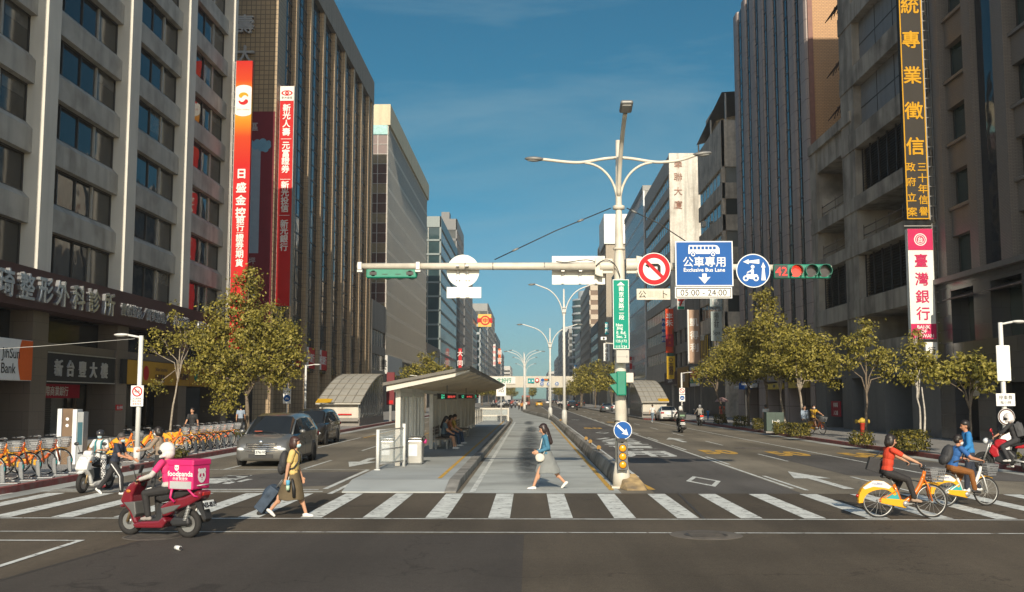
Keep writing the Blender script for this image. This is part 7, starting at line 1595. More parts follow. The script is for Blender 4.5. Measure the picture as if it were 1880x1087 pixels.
    b = MB(STEEL); b.tube([(-.60,.12,.86),(-.85,.12,.93),(-.98,.08,.95),(-.98,-.08,.95),(-.85,-.12,.93),(-.60,-.12,.86)], .014, 6); b.build('grab_rail', o)
    return o
MAROON = mat('scooter_maroon', (.17,.012,.022), .22, var=.05, coat=.9); SWHITE = mat('scooter_white', (.62,.62,.60), .25, var=.04, coat=.8); SBLK = mat('scooter_black', (.022,.022,.024), .3, var=.1, coat=.6)
H0 = V((-1, .33, 0)).normalized(); rzA = math.atan2(H0.y, H0.x)
SA = .89; g0 = V((-5.93, 16.62, 0))
foodscooter = scooter('maroon scooter of the delivery rider crossing the foreground', MAROON, g0, rzA, SA, 'scooter', 'AES-8519')
# white scooter waiting at the stop line
rzB = math.atan2(-1, -.12); gB = V((-10.35, 24.6, 0)); SB = .9
scooter('white scooter waiting at the left stop line facing the camera', SWHITE, gB, rzB, SB, 'scooter', '')
g = gp(1253, 795); gC = V((g.x, g.y+.8, 0)); scooter('black scooter with a delivery crate riding away on the right lanes', SBLK, gC, R(90), 1, 'scooter', 'MGA-3371')
g = gp(1288, 782); gD = V((g.x, g.y+.8, 0)); scooter('dark scooter with a glowing tail light riding away by the right kerb', SBLK, gD, R(90), 1, 'scooter', 'NPK-0083')
b = MB(mat_emit('tail_glow', (1,.08,.04), 1.5)); b.box(-.12,.12,-.99,-.97,.75,.83); o = b.build('tail_lamp', bpy.data.objects[[q.name for q in bpy.data.objects if q.get('label','').startswith('dark scooter with a glowing')][0]]); o.rotation_euler = (0,0,R(-90))
# ================= share bikes =================
B_OR = mat('bike_orange', (.62,.15,.012), .3, var=.05, coat=.6); B_YE = mat('bike_yellow', (.72,.36,.012), .32, var=.05, coat=.5); B_WH = mat('bike_white', (.66,.66,.63), .3, var=.04, coat=.5); B_GR = mat('basket_grey', (.20,.205,.21), .45, metal=.3); B_TEAL = pm('bike_teal', (.04,.34,.33))
def basket_mat():
    m, t, b = _new('basket_mesh'); N = t.nodes.new; L = t.links.new; tc = N('ShaderNodeTexCoord'); ck = N('ShaderNodeTexWave'); ck.inputs['Scale'].default_value = 9; ck.wave_type = 'BANDS'; ck.bands_direction = 'X'
    sp = N('ShaderNodeSeparateXYZ'); L(tc.outputs['Object'], sp.inputs[0]); a = N('ShaderNodeMath'); a.operation = 'ADD'; L(sp.outputs[0], a.inputs[0]); L(sp.outputs[1], a.inputs[1])
    def band(src, f):
        q = N('ShaderNodeMath'); q.operation = 'MULTIPLY'; q.inputs[1].default_value = f; L(src, q.inputs[0]); r = N('ShaderNodeMath'); r.operation = 'FRACT'; L(q.outputs[0], r.inputs[0]); g = N('ShaderNodeMath'); g.operation = 'LESS_THAN'; g.inputs[1].default_value = .38; L(r.outputs[0], g.inputs[0]); return g.outputs[0]
    mx = N('ShaderNodeMath'); mx.operation = 'MAXIMUM'; L(band(a.outputs[0], 28), mx.inputs[0]); L(band(sp.outputs[2], 18), mx.inputs[1]); L(mx.outputs[0], b.inputs['Alpha'])
    b.inputs['Base Color'].default_value = (.22,.225,.23,1); b.inputs['Roughness'].default_value = .45; b.inputs['Metallic'].default_value = .3; return m
BASK = basket_mat()
def bike(label, frame_m, loc, rz, scale=1, group=None, fend=None, panel=True):
    fend = fend or B_YE; o = thing('share_bike', label, 'bicycle', loc, rz, group, scale); r = .335
    def whl(x, nm):
        b = MB(RUB); b.torus((0,0,0), r-.02, .02, 'y', 36, 8); w_ = b.build(nm, o); w_.location = (x,0,r)
        b = MB(STEEL); b.torus((0,0,0), r-.045, .011, 'y', 36, 6); 
        for k in range(14): a = 2*PI*k/14; b.tube([(.03*math.cos(a+.4),.02*(-1)**k,.03*math.sin(a+.4)),((r-.045)*math.cos(a),0,(r-.045)*math.sin(a))], .0022, 4, caps=False)
        b.cyl((0,-.045,0),(0,.045,0),.028,n=10); b.build('rim', w_)
    whl(-.52, 'wheel'); whl(.54, 'wheel')
    b = MB(frame_m); b.tube(bez((.40,0,.80),(.33,0,.62),(.22,0,.42),(-.02,0,.30)), [.045]*15, 12, sx=.75); b.tube([(-.05,0,.28),(-.14,0,.52),(-.20,0,.66)], .032, 10)
    for s in (-1, 1): b.tube([(-.04,s*.04,.30),(-.52,s*.06,.335)], .018, 8); b.tube([(-.15,s*.035,.54),(-.52,s*.06,.335)], .014, 8)
    b.tube([(.38,0,.72),(.43,0,.92)], .036, 10); b.build('frame', o)
    b = MB(frame_m)
    for s in (-1, 1): b.tube([(.42,s*.02,.74),(.46,s*.055,.66),(.54,s*.06,.335)], .017, 8)
    b.build('fork', o)
    b = MB(fend)                                     # rear fender with side skirts
    n = 12; a0, a1 = R(20), R(185); R0, R1 = r+.035, r+.10
    for s in (-1, 1):
        vs = []
        for i in range(n+1):
            a = a0+(a1-a0)*i/n; tpr = .30+.7*math.sin(PI*min(1, .15+.75*i/n)); ro = r+.05+.06*tpr*(i/n); ri = r-.01-.10*tpr*math.sin(PI*i/n)
            vs.append((ri, ro, a))
        rs = [[(-.52+q[0]*math.cos(q[2]), s*.045, r+q[0]*math.sin(q[2])), (-.52+q[1]*math.cos(q[2]), s*.045, r+q[1]*math.sin(q[2])), (-.52+q[1]*math.cos(q[2]), s*.030, r+q[1]*math.sin(q[2])), (-.52+q[0]*math.cos(q[2]), s*.030, r+q[0]*math.sin(q[2]))] for q in vs]
        b.rings(rs, smooth=False)
    rs = []
    for i in range(n+1): a = a0+(a1-a0)*i/n; tpr = .30+.7*math.sin(PI*min(1, .15+.75*i/n)); ro = r+.05+.06*tpr*(i/n); rs.append([(-.52+ro*math.cos(a), y, r+ro*math.sin(a)) for y in (-.045,.045)]+[(-.52+(ro-.012)*math.cos(a), y, r+(ro-.012)*math.sin(a)) for y in (.045,-.045)])
    b.rings(rs, smooth=False); b.build('rear_fender', o)
    if panel:
        b = MB(B_WH)
        for s in (-1, 1):
            pts = [(-.52+q*math.cos(a), r+q*math.sin(a)) for q, a in [(r+.05,R(48)),(r+.07,R(75)),(r+.085,R(105)),(r+.08,R(140)),(r+.03,R(140)),(r-.03,R(110)),(r-.06,R(75)),(r-.02,R(50))]]; b.prism(pts, 'y', s*.046 if s > 0 else -.05, s*.05 if s > 0 else -.046)
        b.m(B_TEAL)
        for s in (-1, 1): b.prism([(-.46,.36),(-.10,.36),(-.17,.56)], 'y', -.012+.03*s, .012+.03*s)
        b.m(pm('bike_print', (.1,.12,.3)))
        for s, fc in ((-1, FACE_CAM),(1, FACE_AWAY)): b.text('YouBike', (-.55, s*.052, r+.345), .062, fc, .01, .002)
        b.build('rear_panel', o)
    b = MB(TAILL); b.ell((-.93,0,.44), (.04,.035,.035), None, 10, 6); b.build('tail_light', o)
    b = MB(fend); rs = []
    for i in range(9): a = R(60)+R(110)*i/8; rs.append([(.54+q*math.cos(a), y, r+q*math.sin(a)) for q, y in ((r+.02,-.03),(r+.04,0),(r+.02,.03),(r+.01,0))])
    b.rings(rs); b.build('front_fender', o)
    b = MB(fend); b.prism([(-.50,.30),(-.10,.22),(.0,.20),(.06,.27),(.03,.36),(-.06,.37),(-.48,.40)], 'y', -.075, -.05); b.build('chain_guard', o, bevel=.015)
    b = MB(STEEL); b.lathe([(.001,-.012),(.06,-.012),(.06,.012),(.001,.012)], (0,-.085,.29), 16, axis='y'); b.cyl((0,-.11,.29),(0,.11,.29),.014); b.obox((.08,-.10,.29), (.17,.014,.022)); b.obox((-.08,.10,.29), (.17,.014,.022)); b.m(PLAST); b.obox((.16,-.15,.285), (.09,.08,.02)); b.obox((-.16,.15,.285), (.09,.08,.02)); b.build('crank', o)
    b = MB(STEEL); b.tube([(-.195,0,.64),(-.26,0,.79)], .016, 8); b.build('seat_post', o)
    b = MB(BLACK); b.rings([[(-.44,y,z) for y, z in ((-.09,.80),(-.06,.845),(.06,.845),(.09,.80),(0,.785))],[(-.31,y,z) for y, z in ((-.07,.80),(-.05,.835),(.05,.835),(.07,.80),(0,.785))],[(-.16,y,z) for y, z in ((-.025,.80),(-.015,.825),(.015,.825),(.025,.80),(0,.79))]]); b.build('saddle', o, bevel=.01)
    b = MB(STEEL); b.tube([(.42,0,.90),(.40,0,1.02)], .018, 8); b.tube(bez((.24,.30,1.04),(.34,.29,1.05),(.42,.12,1.03),(.41,0,1.02))+bez((.41,0,1.02),(.42,-.12,1.03),(.34,-.29,1.05),(.24,-.30,1.04))[1:], .013, 8); b.m(PLAST); b.cyl((.20,.305,1.04),(.31,.29,1.045),.019); b.cyl((.20,-.305,1.04),(.31,-.29,1.045),.019); b.tube([(.36,0,1.0),(.44,.0,.95)], .03, 8); b.build('handlebar', o)
    b = MB(BASK); x0, x1, z0, z1, wt, wb = .50, .74, .72, .98, .17, .13
    t = [(x0-.02,-wt,z1),(x1+.05,-wt,z1),(x1+.05,wt,z1),(x0-.02,wt,z1)]; q = [(x0+.02,-wb,z0),(x1,-wb,z0),(x1,wb,z0),(x0+.02,wb,z0)]
    b.add(t+q, [(0,1,5,4),(1,2,6,5),(2,3,7,6),(3,0,4,7),(4,5,6,7)])
    b.m(B_GR); b.tube(t, .010, 6, closed=True); b.tube(q, .007, 6, closed=True)
    for p_, q_ in zip(t, q): b.tube([p_, q_], .006, 5)
    b.tube([(.44,0,.80),(.52,0,.78)], .012, 6); b.build('basket', o)
    b = MB(DGREY); b.cyl((.45,0,.66),(.52,0,.64),.035,n=10); b.build('front_light', o)
    return o
redbike_at = V((6.90, 19.35, 0)); RZR = R(3); SR = .93
bike('orange share bike ridden by the woman in the red shirt', B_OR, redbike_at, RZR, SR)
bluebike_at = V((8.9, 21.45, 0)); RZB = R(12); SBk = .87
bike('white framed share bike with yellow fenders ridden by the man in blue', B_WH, bluebike_at, RZB, SBk)
p1 = bike('yellow orange share bike at the near end of the left rack', B_OR, (-13.55, 23.6, .15), R(14), 1, 'share bikes docked in the left rack', panel=False)
p2 = bike('share bike with red orange frame, second from the near end of the rack', mat('bike_red_orange', (.50,.085,.012), .3, var=.05, coat=.5), (-13.5, 24.7, .15), R(12), 1, 'share bikes docked in the left rack', panel=False)
DOCK = mat('dock_silver', (.24,.25,.26), .35, metal=.5, var=.1)
def dock(x, y, label):
    o = thing('bike_dock', label, 'bike dock', (x, y, .15), R(12), 'docks of the bike rack'); b = MB(DOCK); b.box(-.35,.45,-.14,.14,0,.035); b.build('base', o, bevel=.01); b = MB(DOCK); b.prism([(.02,.03),(.14,.03),(.10,.46),(.04,.48),(.0,.42)], 'y', -.04, .04); b.build('post', o, bevel=.02); b = MB(B_TEAL); b.obox((.112,0,.36), (.012,.06,.1)); b.build('reader', o); return o
d0 = dock(-12.75, 23.6, 'silver dock post at the near end of the bike rack')
ylist = [(25.6,'third'),(26.5,'fourth'),(27.4,'fifth'),(28.3,'sixth')]
for i, (y, w_) in enumerate(ylist): dup(p1 if i % 2 == 0 else p2, (-13.5, y, .15), R(11+2*(i % 2)), f'share bike, {w_} from the near end of the left rack')
for i, (y, lab) in enumerate(((33.2,'yellow share bike between the navy shirted man and the left lamp post'),(34.9,'orange share bike just right of the left lamp post'))): dup(p1, (-13.3, y, .15), R(12), lab)
w2 = ('first','second','third','fourth','fifth','sixth','seventh','eighth')
for i, y in enumerate((38.0,39.0,39.9,40.8,41.7,42.6,43.6,44.7)): dup((p1, p2)[(i*3) % 2], (-13.35, y, .15), R(10+3*((i*7) % 3)), f'share bike in the far half of the rack, {w2[i]} after the rider\'s helmet')
for i, y in enumerate([24.7]+[q[0] for q in ylist]+[33.2,34.9]+[38.0,39.0,39.9,40.8,41.7,42.6,43.6,44.7]): dup(d0, (-12.72, y, .15), R(12), 'silver dock post in front of a share bike in the left rack')
# motorcycle at the right kerb
def motorcycle(label, loc, rz, scale=1):
    o = thing('motorcycle', label, 'motorcycle', loc, rz, None, scale); RED = mat('motorcycle_red', (.42,.012,.02), .22, var=.05, coat=.9)
    for x, nm in ((.68,'front_wheel'),(-.66,'rear_wheel')):
        b = MB(RUB); b.torus((0,0,0), .235, .075, 'y', 30, 10, 1.0 if x > 0 else 1.15); w_ = b.build(nm, o); w_.location = (x,0,.31); b = MB(PLAST)
        for k in range(5): a = 2*PI*k/5; b.obox((.1*math.cos(a),0,.1*math.sin(a)), (.2,.03,.04), M.Rotation(-a,3,'Y'))
        b.lathe([(.17,-.05),(.19,-.05),(.19,.05),(.17,.05)], (0,0,0), 22, axis='y', caps=False); b.m(STEEL).lathe([(.06,.06),(.15,.06),(.15,.068),(.06,.068)], (0,0,0), 20, axis='y'); b.build('rim', w_)
    b = MB(RED); b.prism([(.36,.86),(.30,1.0),(.08,1.02),(-.10,.86),(.0,.74),(.28,.72)], 'y', -.15, .15); b.build('fuel_tank', o, bevel=.07, seg=3)
    b = MB(RED); b.prism([(-.20,.74),(-.30,.84),(-.70,.95),(-.92,1.02),(-.80,.86),(-.45,.74)], 'y', -.11, .11); b.build('tail_panel', o, bevel=.04)
    b = MB(RED); b.prism([(.50,.62),(.40,.86),(.22,.72),(.16,.48),(.36,.44)], 'y', -.17, .17); b.build('side_cowl', o, bevel=.05)
    b = MB(BLACK); b.prism([(-.02,.86),(-.14,.90),(-.40,.90),(-.72,1.0),(-.74,.95),(-.4,.82),(-.1,.78)], 'y', -.12, .12); b.build('seat', o, bevel=.04)
    b = MB(PLAST); b.prism([(.34,.34),(.30,.66),(-.10,.70),(-.26,.52),(-.20,.30),(.1,.24)], 'y', -.16, .16); b.build('engine', o, bevel=.05); b = MB(STEEL_D); b.cap((-.05,-.16,.30),.05,(-.62,-.2,.46),.08,12); b.tube([(.3,-.12,.4),(.2,-.15,.26),(-.05,-.16,.3)], .035, 8); b.build('exhaust', o)
    b = MB(STEEL); 
    for s in (-1, 1): b.tube([(.68,s*.11,.31),(.44,s*.11,.98)], .028, 8); b.tube([(-.66,s*.12,.31),(-.05,s*.12,.42)], .03, 8)
    b.build('fork', o); b = MB(PLAST); b.tube([(.26,.38,1.06),(.38,.2,1.08),(.42,0,1.06),(.38,-.2,1.08),(.26,-.38,1.06)], .018, 8); b.build('handlebar', o)
    for s in (-1, 1): b = MB(RED if s > 0 else PLAST); b.tube([(.30,s*.3,1.06),(.32,s*.36,1.24)], .009, 6); b.ell((.33,s*.42,1.28), (.03,.1,.06), None, 12, 6); b.build('mirror', o)
    b = MB(HEADL); b.ell((.60,0,.94), (.09,.11,.1)); b.build('headlight', o); b = MB(TAILL); b.ell((-.93,0,1.0), (.06,.12,.05)); b.build('tail_light', o)
    b = MB(PLAST); b.prism([(-.78,.84),(-.90,.90),(-1.08,.60),(-1.04,.58)], 'y', -.08, .08); b.build('rear_fender', o); b = MB(pm('plate_yellow', (.66,.38,.02))); b.obox((-1.09,0,.74), (.012,.30,.15), M.Rotation(R(20),3,'Y')); b.m(PLTX); X_ = M.Translation((-1.098,0,.74)) @ M.Rotation(R(20),4,'Y') @ FACE_NX; vs, fs = text_mesh('LGK-620', .02, .004); b.add([X_ @ V((v.x*.085, v.y*.11, v.z)) for v in vs], fs); b.build('number_plate', o)
    return o
mc_at = V((14.15, 31.0, 0)); mc_rz = math.atan2(.62, -.78)
motorcycle('red motorcycle with a yellow plate pulled up at the right kerb', mc_at, mc_rz, .98)
# ================= people =================
def ik(a, t, l1, l2, pole):
    a, t = V(a), V(t); d = t-a; L_ = min(d.length, (l1+l2)*.999); u = d.normalized(); t = a+u*L_
    x = (l1*l1-l2*l2+L_*L_)/(2*L_); h = math.sqrt(max(0, l1*l1-x*x)); p = V(pole); p = (p-u*p.dot(u)).normalized()
    return a+u*x+p*h, t
def rm(mb, name, parent, vox, smooth=2, fac=.5):
    o = mb.build(name, parent, fix=True); m_ = o.modifiers.new('fuse', 'REMESH'); m_.mode = 'VOXEL'; m_.voxel_size = vox; m_.use_smooth_shade = True
    if smooth: s_ = o.modifiers.new('soften', 'SMOOTH'); s_.iterations = smooth; s_.factor = fac
    return o
SKIN = mat('skin', (.50,.27,.165), .5, var=.05, spec=.35); SKIN_T = mat('skin_tan', (.42,.20,.115), .5, var=.05, spec=.35)
HAIRK = mat('hair_black', (.018,.013,.011), .45, var=.3, scale=40); HAIRB = mat('hair_brown', (.05,.022,.016), .45, var=.3, scale=40); HAIRG = mat('hair_greying', (.06,.05,.045), .6, var=.4, scale=60)
def cloth(name, col, rough=.8, var=.1): return mat('cloth_'+name, col, rough, var=var, scale=9, bump=.25, bscale=14)
EYE = mat('eye_dark', (.01,.008,.007), .2); LIP = mat('lip', (.30,.10,.08), .5)
MASKB = cloth('mask_blue', (.42,.60,.66)); MASKW = cloth('mask_white', (.68,.70,.70)); SHOEW = cloth('shoe_white', (.66,.65,.62), .5); SHOEK = cloth('shoe_black', (.025,.024,.024), .5)
def person(label, loc, rz, H=1.68, pose=None, wear=None, vox=.009, scale=1, group=None, skin=SKIN, z=0):
    """local frame: +X forward, +Y left; angles in degrees, forward positive"""
    P = dict(lean=4, legs=[(22,8),(-20,14)], arms=[(-20,15,8),(18,20,8)], head=(0,0), pz=None, px=0, feet=None, hands=None, toe=(None,None), grip=False, hip=.085, kpole=None, epole=None); P.update(pose or {})
    W = dict(top=cloth('grey', (.2,.2,.2)), sleeve='short', bottom='trousers', bm=cloth('black', (.02,.02,.021)), shoes=SHOEW, hair='short', hm=HAIRK, mask=None, helmet=None, loose=1.0); W.update(wear or {})
    o = thing('person', label, 'person', loc, rz, group, scale); s = H/1.7
    ln = R(P['lean']); Tm = M.Rotation(ln, 3, 'Y')
    thigh, shin, ank = .41*s, .40*s, .085*s
    if P['pz'] is None:
        P['pz'] = max(thigh*math.cos(R(a))+shin*math.cos(R(a-k)) for a, k in P['legs'])+ank
    Pc = V((P['px'], 0, P['pz'])); T = lambda x, y, z_: Pc+Tm @ (V((x, y, z_))*s)
    hips = [Pc+V((0, sd*P['hip']*s, -.01)) for sd in (1,-1)]; knees, ankles = [], []
    for i, sd in enumerate((1,-1)):
        if P['feet']: k, a = ik(hips[i], V(P['feet'][i]), thigh, shin, (P['kpole'] or [(1, sd*.25, .3)]*2)[i])
        else:
            an, kb = P['legs'][i]; k = hips[i]+V((math.sin(R(an)), 0, -math.cos(R(an))))*thigh; a = k+V((math.sin(R(an-kb)), 0, -math.cos(R(an-kb))))*shin
        knees.append(k); ankles.append(a)
    sh = [T(0, sd*.175, .47) for sd in (1,-1)]; ua, fa = .285*s, .25*s; elb, wri = [], []
    for i, sd in enumerate((1,-1)):
        if P['hands']: e, w_ = ik(sh[i], V(P['hands'][i]), ua, fa, (P['epole'] or [(-.6, sd*.7, -.6)]*2)[i])
        else:
            b_, e_, ab = P['arms'][i]; dr = lambda q: V((math.sin(R(q))*math.cos(R(ab)), sd*math.sin(R(ab)), -math.cos(R(q))*math.cos(R(ab))))
            e = sh[i]+dr(b_)*ua; d2 = dr(b_+e_); d2.y *= .4; w_ = e+d2.normalized()*fa
        elb.append(e); wri.append(w_)
    hy, hp = (R(q) for q in P['head']); Hm = Tm @ M.Rotation(-ln*.7, 3, 'Y') @ M.Rotation(hy, 3, 'Z') @ M.Rotation(hp, 3, 'Y')
    nk = T(0, 0, .50); Hc = nk+(Tm @ V((.012,0,.045)))*s; HP = lambda x, y, z_: Hc+Hm @ (V((x, y, z_))*s)
    sk = MB(skin)
    # torso core, neck
    sk.ell(T(0,0,.04), (.095*s,.145*s,.13*s), Tm); sk.ell(T(0,0,.2), (.085*s,.12*s,.16*s), Tm); sk.ell(T(0,0,.36), (.10*s,.15*s,.17*s), Tm); sk.cap(T(0,.14,.455), .05*s, T(0,-.14,.455), .05*s); sk.cap(nk-(Tm @ V((0,0,.06)))*s, .056*s, HP(0,0,.05), .050*s)
    # head: skull, face, jaw, nose, ears
    sk.ell(HP(-.012,0,.135), (.098*s,.076*s,.100*s), Hm, 16, 10); sk.ell(HP(.030,0,.095), (.062*s,.062*s,.085*s), Hm, 14, 8); sk.ell(HP(.036,0,.045), (.046*s,.045*s,.038*s), Hm); sk.cap(HP(.088,0,.115), .009*s, HP(.106,0,.085), .015*s, 8)
    for sd in (1,-1): sk.ell(HP(-.01, sd*.078, .095), (.022*s,.010*s,.034*s), Hm, 8, 6); sk.ell(HP(.055, sd*.03, .08), (.03*s,.022*s,.03*s), Hm, 8, 6)
    for i, sd in enumerate((1,-1)):
        sk.cap(sh[i], .048*s, elb[i], .040*s); sk.cap(elb[i], .040*s, wri[i], .026*s)
        d = (wri[i]-elb[i]).normalized(); side = V((0, sd, 0)) if abs(d.y) < .8 else V((1,0,0)); nrm = d.cross(side); nrm.normalize(); side = nrm.cross(d).normalized()
        # hand: palm, four fingers, thumb
        lat = (V((1,0,0))-d*d.x) if abs(d.x) < .8 else (V((0,0,1))-d*d.z); lat.normalize(); inn = V((0,-sd,0)); inn = (inn-d*inn.dot(d)-lat*inn.dot(lat)); inn = inn.normalized() if inn.length > .1 else d.cross(lat)
        if P['grip']: lat = V((0,sd*-1.0,0)); lat = (lat-d*lat.dot(d)).normalized(); inn = d.cross(lat); inn = inn if inn.z < 0 else -inn
        pc = wri[i]+d*.045*s; Rh = M((lat, inn, d)).transposed(); sk.ell(pc, (.040*s,.016*s,.052*s), Rh, 10, 8)
        for f, (off, lf) in enumerate(((.030,.066),(.010,.076),(-.010,.070),(-.029,.054))):
            b0 = wri[i]+d*.078*s+lat*off*s; cu = .9 if P['grip'] else .35
            m1 = b0+(d*math.cos(cu)+inn*math.sin(cu))*lf*.5*s; m2 = m1+(d*math.cos(cu*2.2)+inn*math.sin(cu*2.2))*lf*.5*s
            sk.cap(b0, .0095*s, m1, .0088*s, 6); sk.cap(m1, .0088*s, m2, .0075*s, 6)
        tb0 = wri[i]+d*.03*s+lat*.035*s; tm = tb0+(d*.7+lat*.6+inn*.3).normalized()*.034*s; sk.cap(tb0, .012*s, tm, .0105*s, 6); sk.cap(tm, .0105*s, tm+(d*.85+inn*.5).normalized()*.026*s, .009*s, 6)
        sk.cap(hips[i], .075*s, knees[i], .052*s); sk.cap(knees[i], .052*s, ankles[i], .034*s); W['bottom'] != 'trousers' and sk.ell(knees[i]+(ankles[i]-knees[i])*.3+V((-.018,0,0))*s, (.05*s,.045*s,.10*s), None)
    rm(sk, 'body', o, vox, 1)
    b = MB(EYE)
    for sd in (1,-1): b.ell(HP(.082, sd*.031, .118), (.010*s,.014*s,.006*s), Hm, 10, 6); b.obox(HP(.084, sd*.032, .142), (.012*s,.036*s,.006*s), Hm)
    if not W['mask']: b.m(LIP).ell(HP(.082,0,.045), (.008*s,.022*s,.006*s), Hm, 10, 6)
    b.build('face_detail', o)
    # shoes
    for i, sd in enumerate((1,-1)):
        a = ankles[i]; d = (a-knees[i]).normalized(); t = P['toe'][i]; t = R(t) if t is not None else (0 if a.z < ank*1.25+.02 else -math.asin(max(-.8, min(.8, -d.x)))*.9 if d.x < 0 else R(8))
        fw = V((math.cos(t), 0, math.sin(t))); dn = V((math.sin(t), 0, -math.cos(t))); lift = max(0, .085*s-ank)
        b = MB(W['shoes']); h = a+dn*(ank-.045*s); b.cap(h-fw*.035*s, .038*s, h+fw*.06*s, .036*s); b.cap(h+fw*.06*s+dn*.006*s, .038*s, h+fw*.135*s+dn*.014*s, .028*s); b.cap(a+dn*.01*s, .036*s, h, .04*s); rm(b, 'shoe', o, max(vox, .009), 1)
    # top
    lo = W['loose']; tp = MB(W['top'])
    tp.ell(T(0,0,.06), (.118*s*lo,.165*s*lo,.12*s), Tm); tp.ell(T(0,0,.20), (.112*s*lo,.150*s*lo,.17*s), Tm); tp.ell(T(.004,0,.36), (.118*s,.168*s,.17*s), Tm); tp.cap(T(0,.15,.455), .058*s, T(0,-.15,.455), .058*s); tp.cap(T(-.005,0,.45), .075*s, T(-.005,0,.485), .060*s)
    if W.get('long'): tp.cap(T(0,.06,-.05), .115*s, T(0,-.06,-.05), .115*s)
    for i in (0, 1):
        if W['sleeve'] == 'short': tp.cap(sh[i], .064*s*lo, sh[i]+(elb[i]-sh[i])*.62, .058*s*lo)
        elif W['sleeve'] == 'long': tp.cap(sh[i], .062*s*lo, elb[i], .052*s*lo); tp.cap(elb[i], .052*s*lo, elb[i]+(wri[i]-elb[i])*.93, .038*s*lo)
        elif W['sleeve'] == 'threequarter': tp.cap(sh[i], .062*s*lo, elb[i], .054*s*lo); tp.cap(elb[i], .054*s*lo, elb[i]+(wri[i]-elb[i])*.35, .046*s*lo)
    q = rm(tp, 'shirt', o, max(vox, .010), 2)
    if W.get('under'):
        b = MB(W['under'])
        for i in (0, 1): b.cap(sh[i]+(elb[i]-sh[i])*.5, .050*s, elb[i], .048*s); b.cap(elb[i], .048*s, elb[i]+(wri[i]-elb[i])*.95, .036*s)
        rm(b, 'sleeve', o, max(vox, .010), 2)
    if W['bottom'] in ('trousers','shorts','cropped'):
        b = MB(W['bm']); b.ell(T(0,0,.02), (.118*s,.165*s,.12*s), Tm)
        for i in (0, 1):
            b.cap(hips[i], .098*s, knees[i]+(hips[i]-knees[i])*(.4 if W['bottom'] == 'shorts' else 0), .070*s*lo)
            if W['bottom'] != 'shorts': b.cap(knees[i], .070*s*lo, knees[i]+(ankles[i]-knees[i])*(.95 if W['bottom'] == 'trousers' else .72), .054*s*lo)
        rm(b, 'trousers', o, max(vox, .010), 2)
    if W['bottom'] == 'skirt':
        b = MB(W['bm']); hem = W.get('hem', .62); rs = []; n = 28; kx = [min(knees[0].x, knees[1].x), max(knees[0].x, knees[1].x)]; axl = [min(a.x for a in ankles), max(a.x for a in ankles)]
        for i in range(9):
            t = i/8; zz = Pc.z+.12*s-t*hem*s; lo_, hi_ = Pc.x-.115*s, Pc.x+.115*s
            f = min(1, t*1.15); lo2 = min(lo_, kx[0]*.55+axl[0]*.45-.04*s); hi2 = max(hi_, kx[1]*.75+axl[1]*.25+.06*s)
            xa = lo_*(1-f)+lo2*f; xb = hi_*(1-f)+hi2*f; ry = (.155+.045*t)*s
            rs.append([V(((xa+xb)/2+(xb-xa)/2*math.cos(2*PI*j/n)*(1+.04*t*math.sin(7*2*PI*j/n)), ry*math.sin(2*PI*j/n)*(1+.09*t*math.sin(6*2*PI*j/n+.7)), zz+.012*s*math.sin(5*2*PI*j/n)*t)) for j in range(n)])
        b.rings(rs, caps=False); q = b.build('skirt', o); m_ = q.modifiers.new('thick','SOLIDIFY'); m_.thickness = .008; m_.offset = 0; m_ = q.modifiers.new('sub','SUBSURF'); m_.levels = 1; m_.render_levels = 1
    # hair, mask, helmet
    if W['hair'] and not W['helmet']:
        b = MB(W['hm']); b.ell(HP(-.026,0,.168), (.104*s,.092*s,.092*s), Hm, 16, 10); b.ell(HP(-.045,0,.125), (.085*s,.088*s,.095*s), Hm, 14, 8)
        if W['hair'] in ('bob','long'):
            for sd in (1,-1): b.ell(HP(-.016, sd*.074, .095), (.066*s,.034*s,.098*s), Hm, 10, 8)
            b.ell(HP(-.06,0,.075), (.078*s,.098*s,.11*s), Hm, 12, 8); b.ell(HP(.045,0,.195), (.05*s,.07*s,.028*s), Hm)
        if W['hair'] == 'long':
            b.cap(HP(-.075,0,.08), .070*s, T(-.115,0,.33), .075*s); b.cap(HP(-.05,.045,.06), .045*s, T(-.07,.085,.36), .04*s); b.cap(HP(-.05,-.045,.06), .045*s, T(-.07,-.085,.36), .04*s)
        if W['hair'] == 'bun': b.ell(HP(-.12,0,.12), .045*s)
        rm(b, 'hair', o, max(vox, .010), 1)
    if W['mask']: 
        b = MB(W['mask']); b.ell(HP(.048,0,.066), (.062*s,.060*s,.052*s), Hm, 16, 10); b.ell(HP(.075,0,.078), (.045*s,.03*s,.036*s), Hm); b.tube([HP(.06,.062,.085),HP(0,.085,.1)], .003, 5); b.tube([HP(.06,-.062,.085),HP(0,-.085,.1)], .003, 5); rm(b, 'mask', o, .008, 1)
    if W['helmet']:
        hk, hm_ = W['helmet']; b = MB(hm_)
        if hk == 'full':
            b.ell(HP(-.012,0,.155), (.145*s,.125*s,.135*s), Hm, 20, 14); b.ell(HP(-.03,0,.09), (.118*s,.118*s,.12*s), Hm, 16, 10); b.cap(HP(.085,.06,.035), .034*s, HP(.085,-.06,.035), .034*s); b.cap(HP(.0,.098,.045), .034*s, HP(.085,.06,.035), .034*s); b.cap(HP(.0,-.098,.045), .034*s, HP(.085,-.06,.035), .034*s)
        else: b.ell(HP(-.01,0,.165), (.128*s,.110*s,.10*s), Hm, 18, 12); b.cap(HP(.10,.05,.15), .012*s, HP(.10,-.05,.15), .012*s); b.ell(HP(-.03,0,.12), (.112*s,.108*s,.07*s), Hm)
        rm(b, 'helmet', o, max(vox, .010), 1)
        b = MB(BLACK)
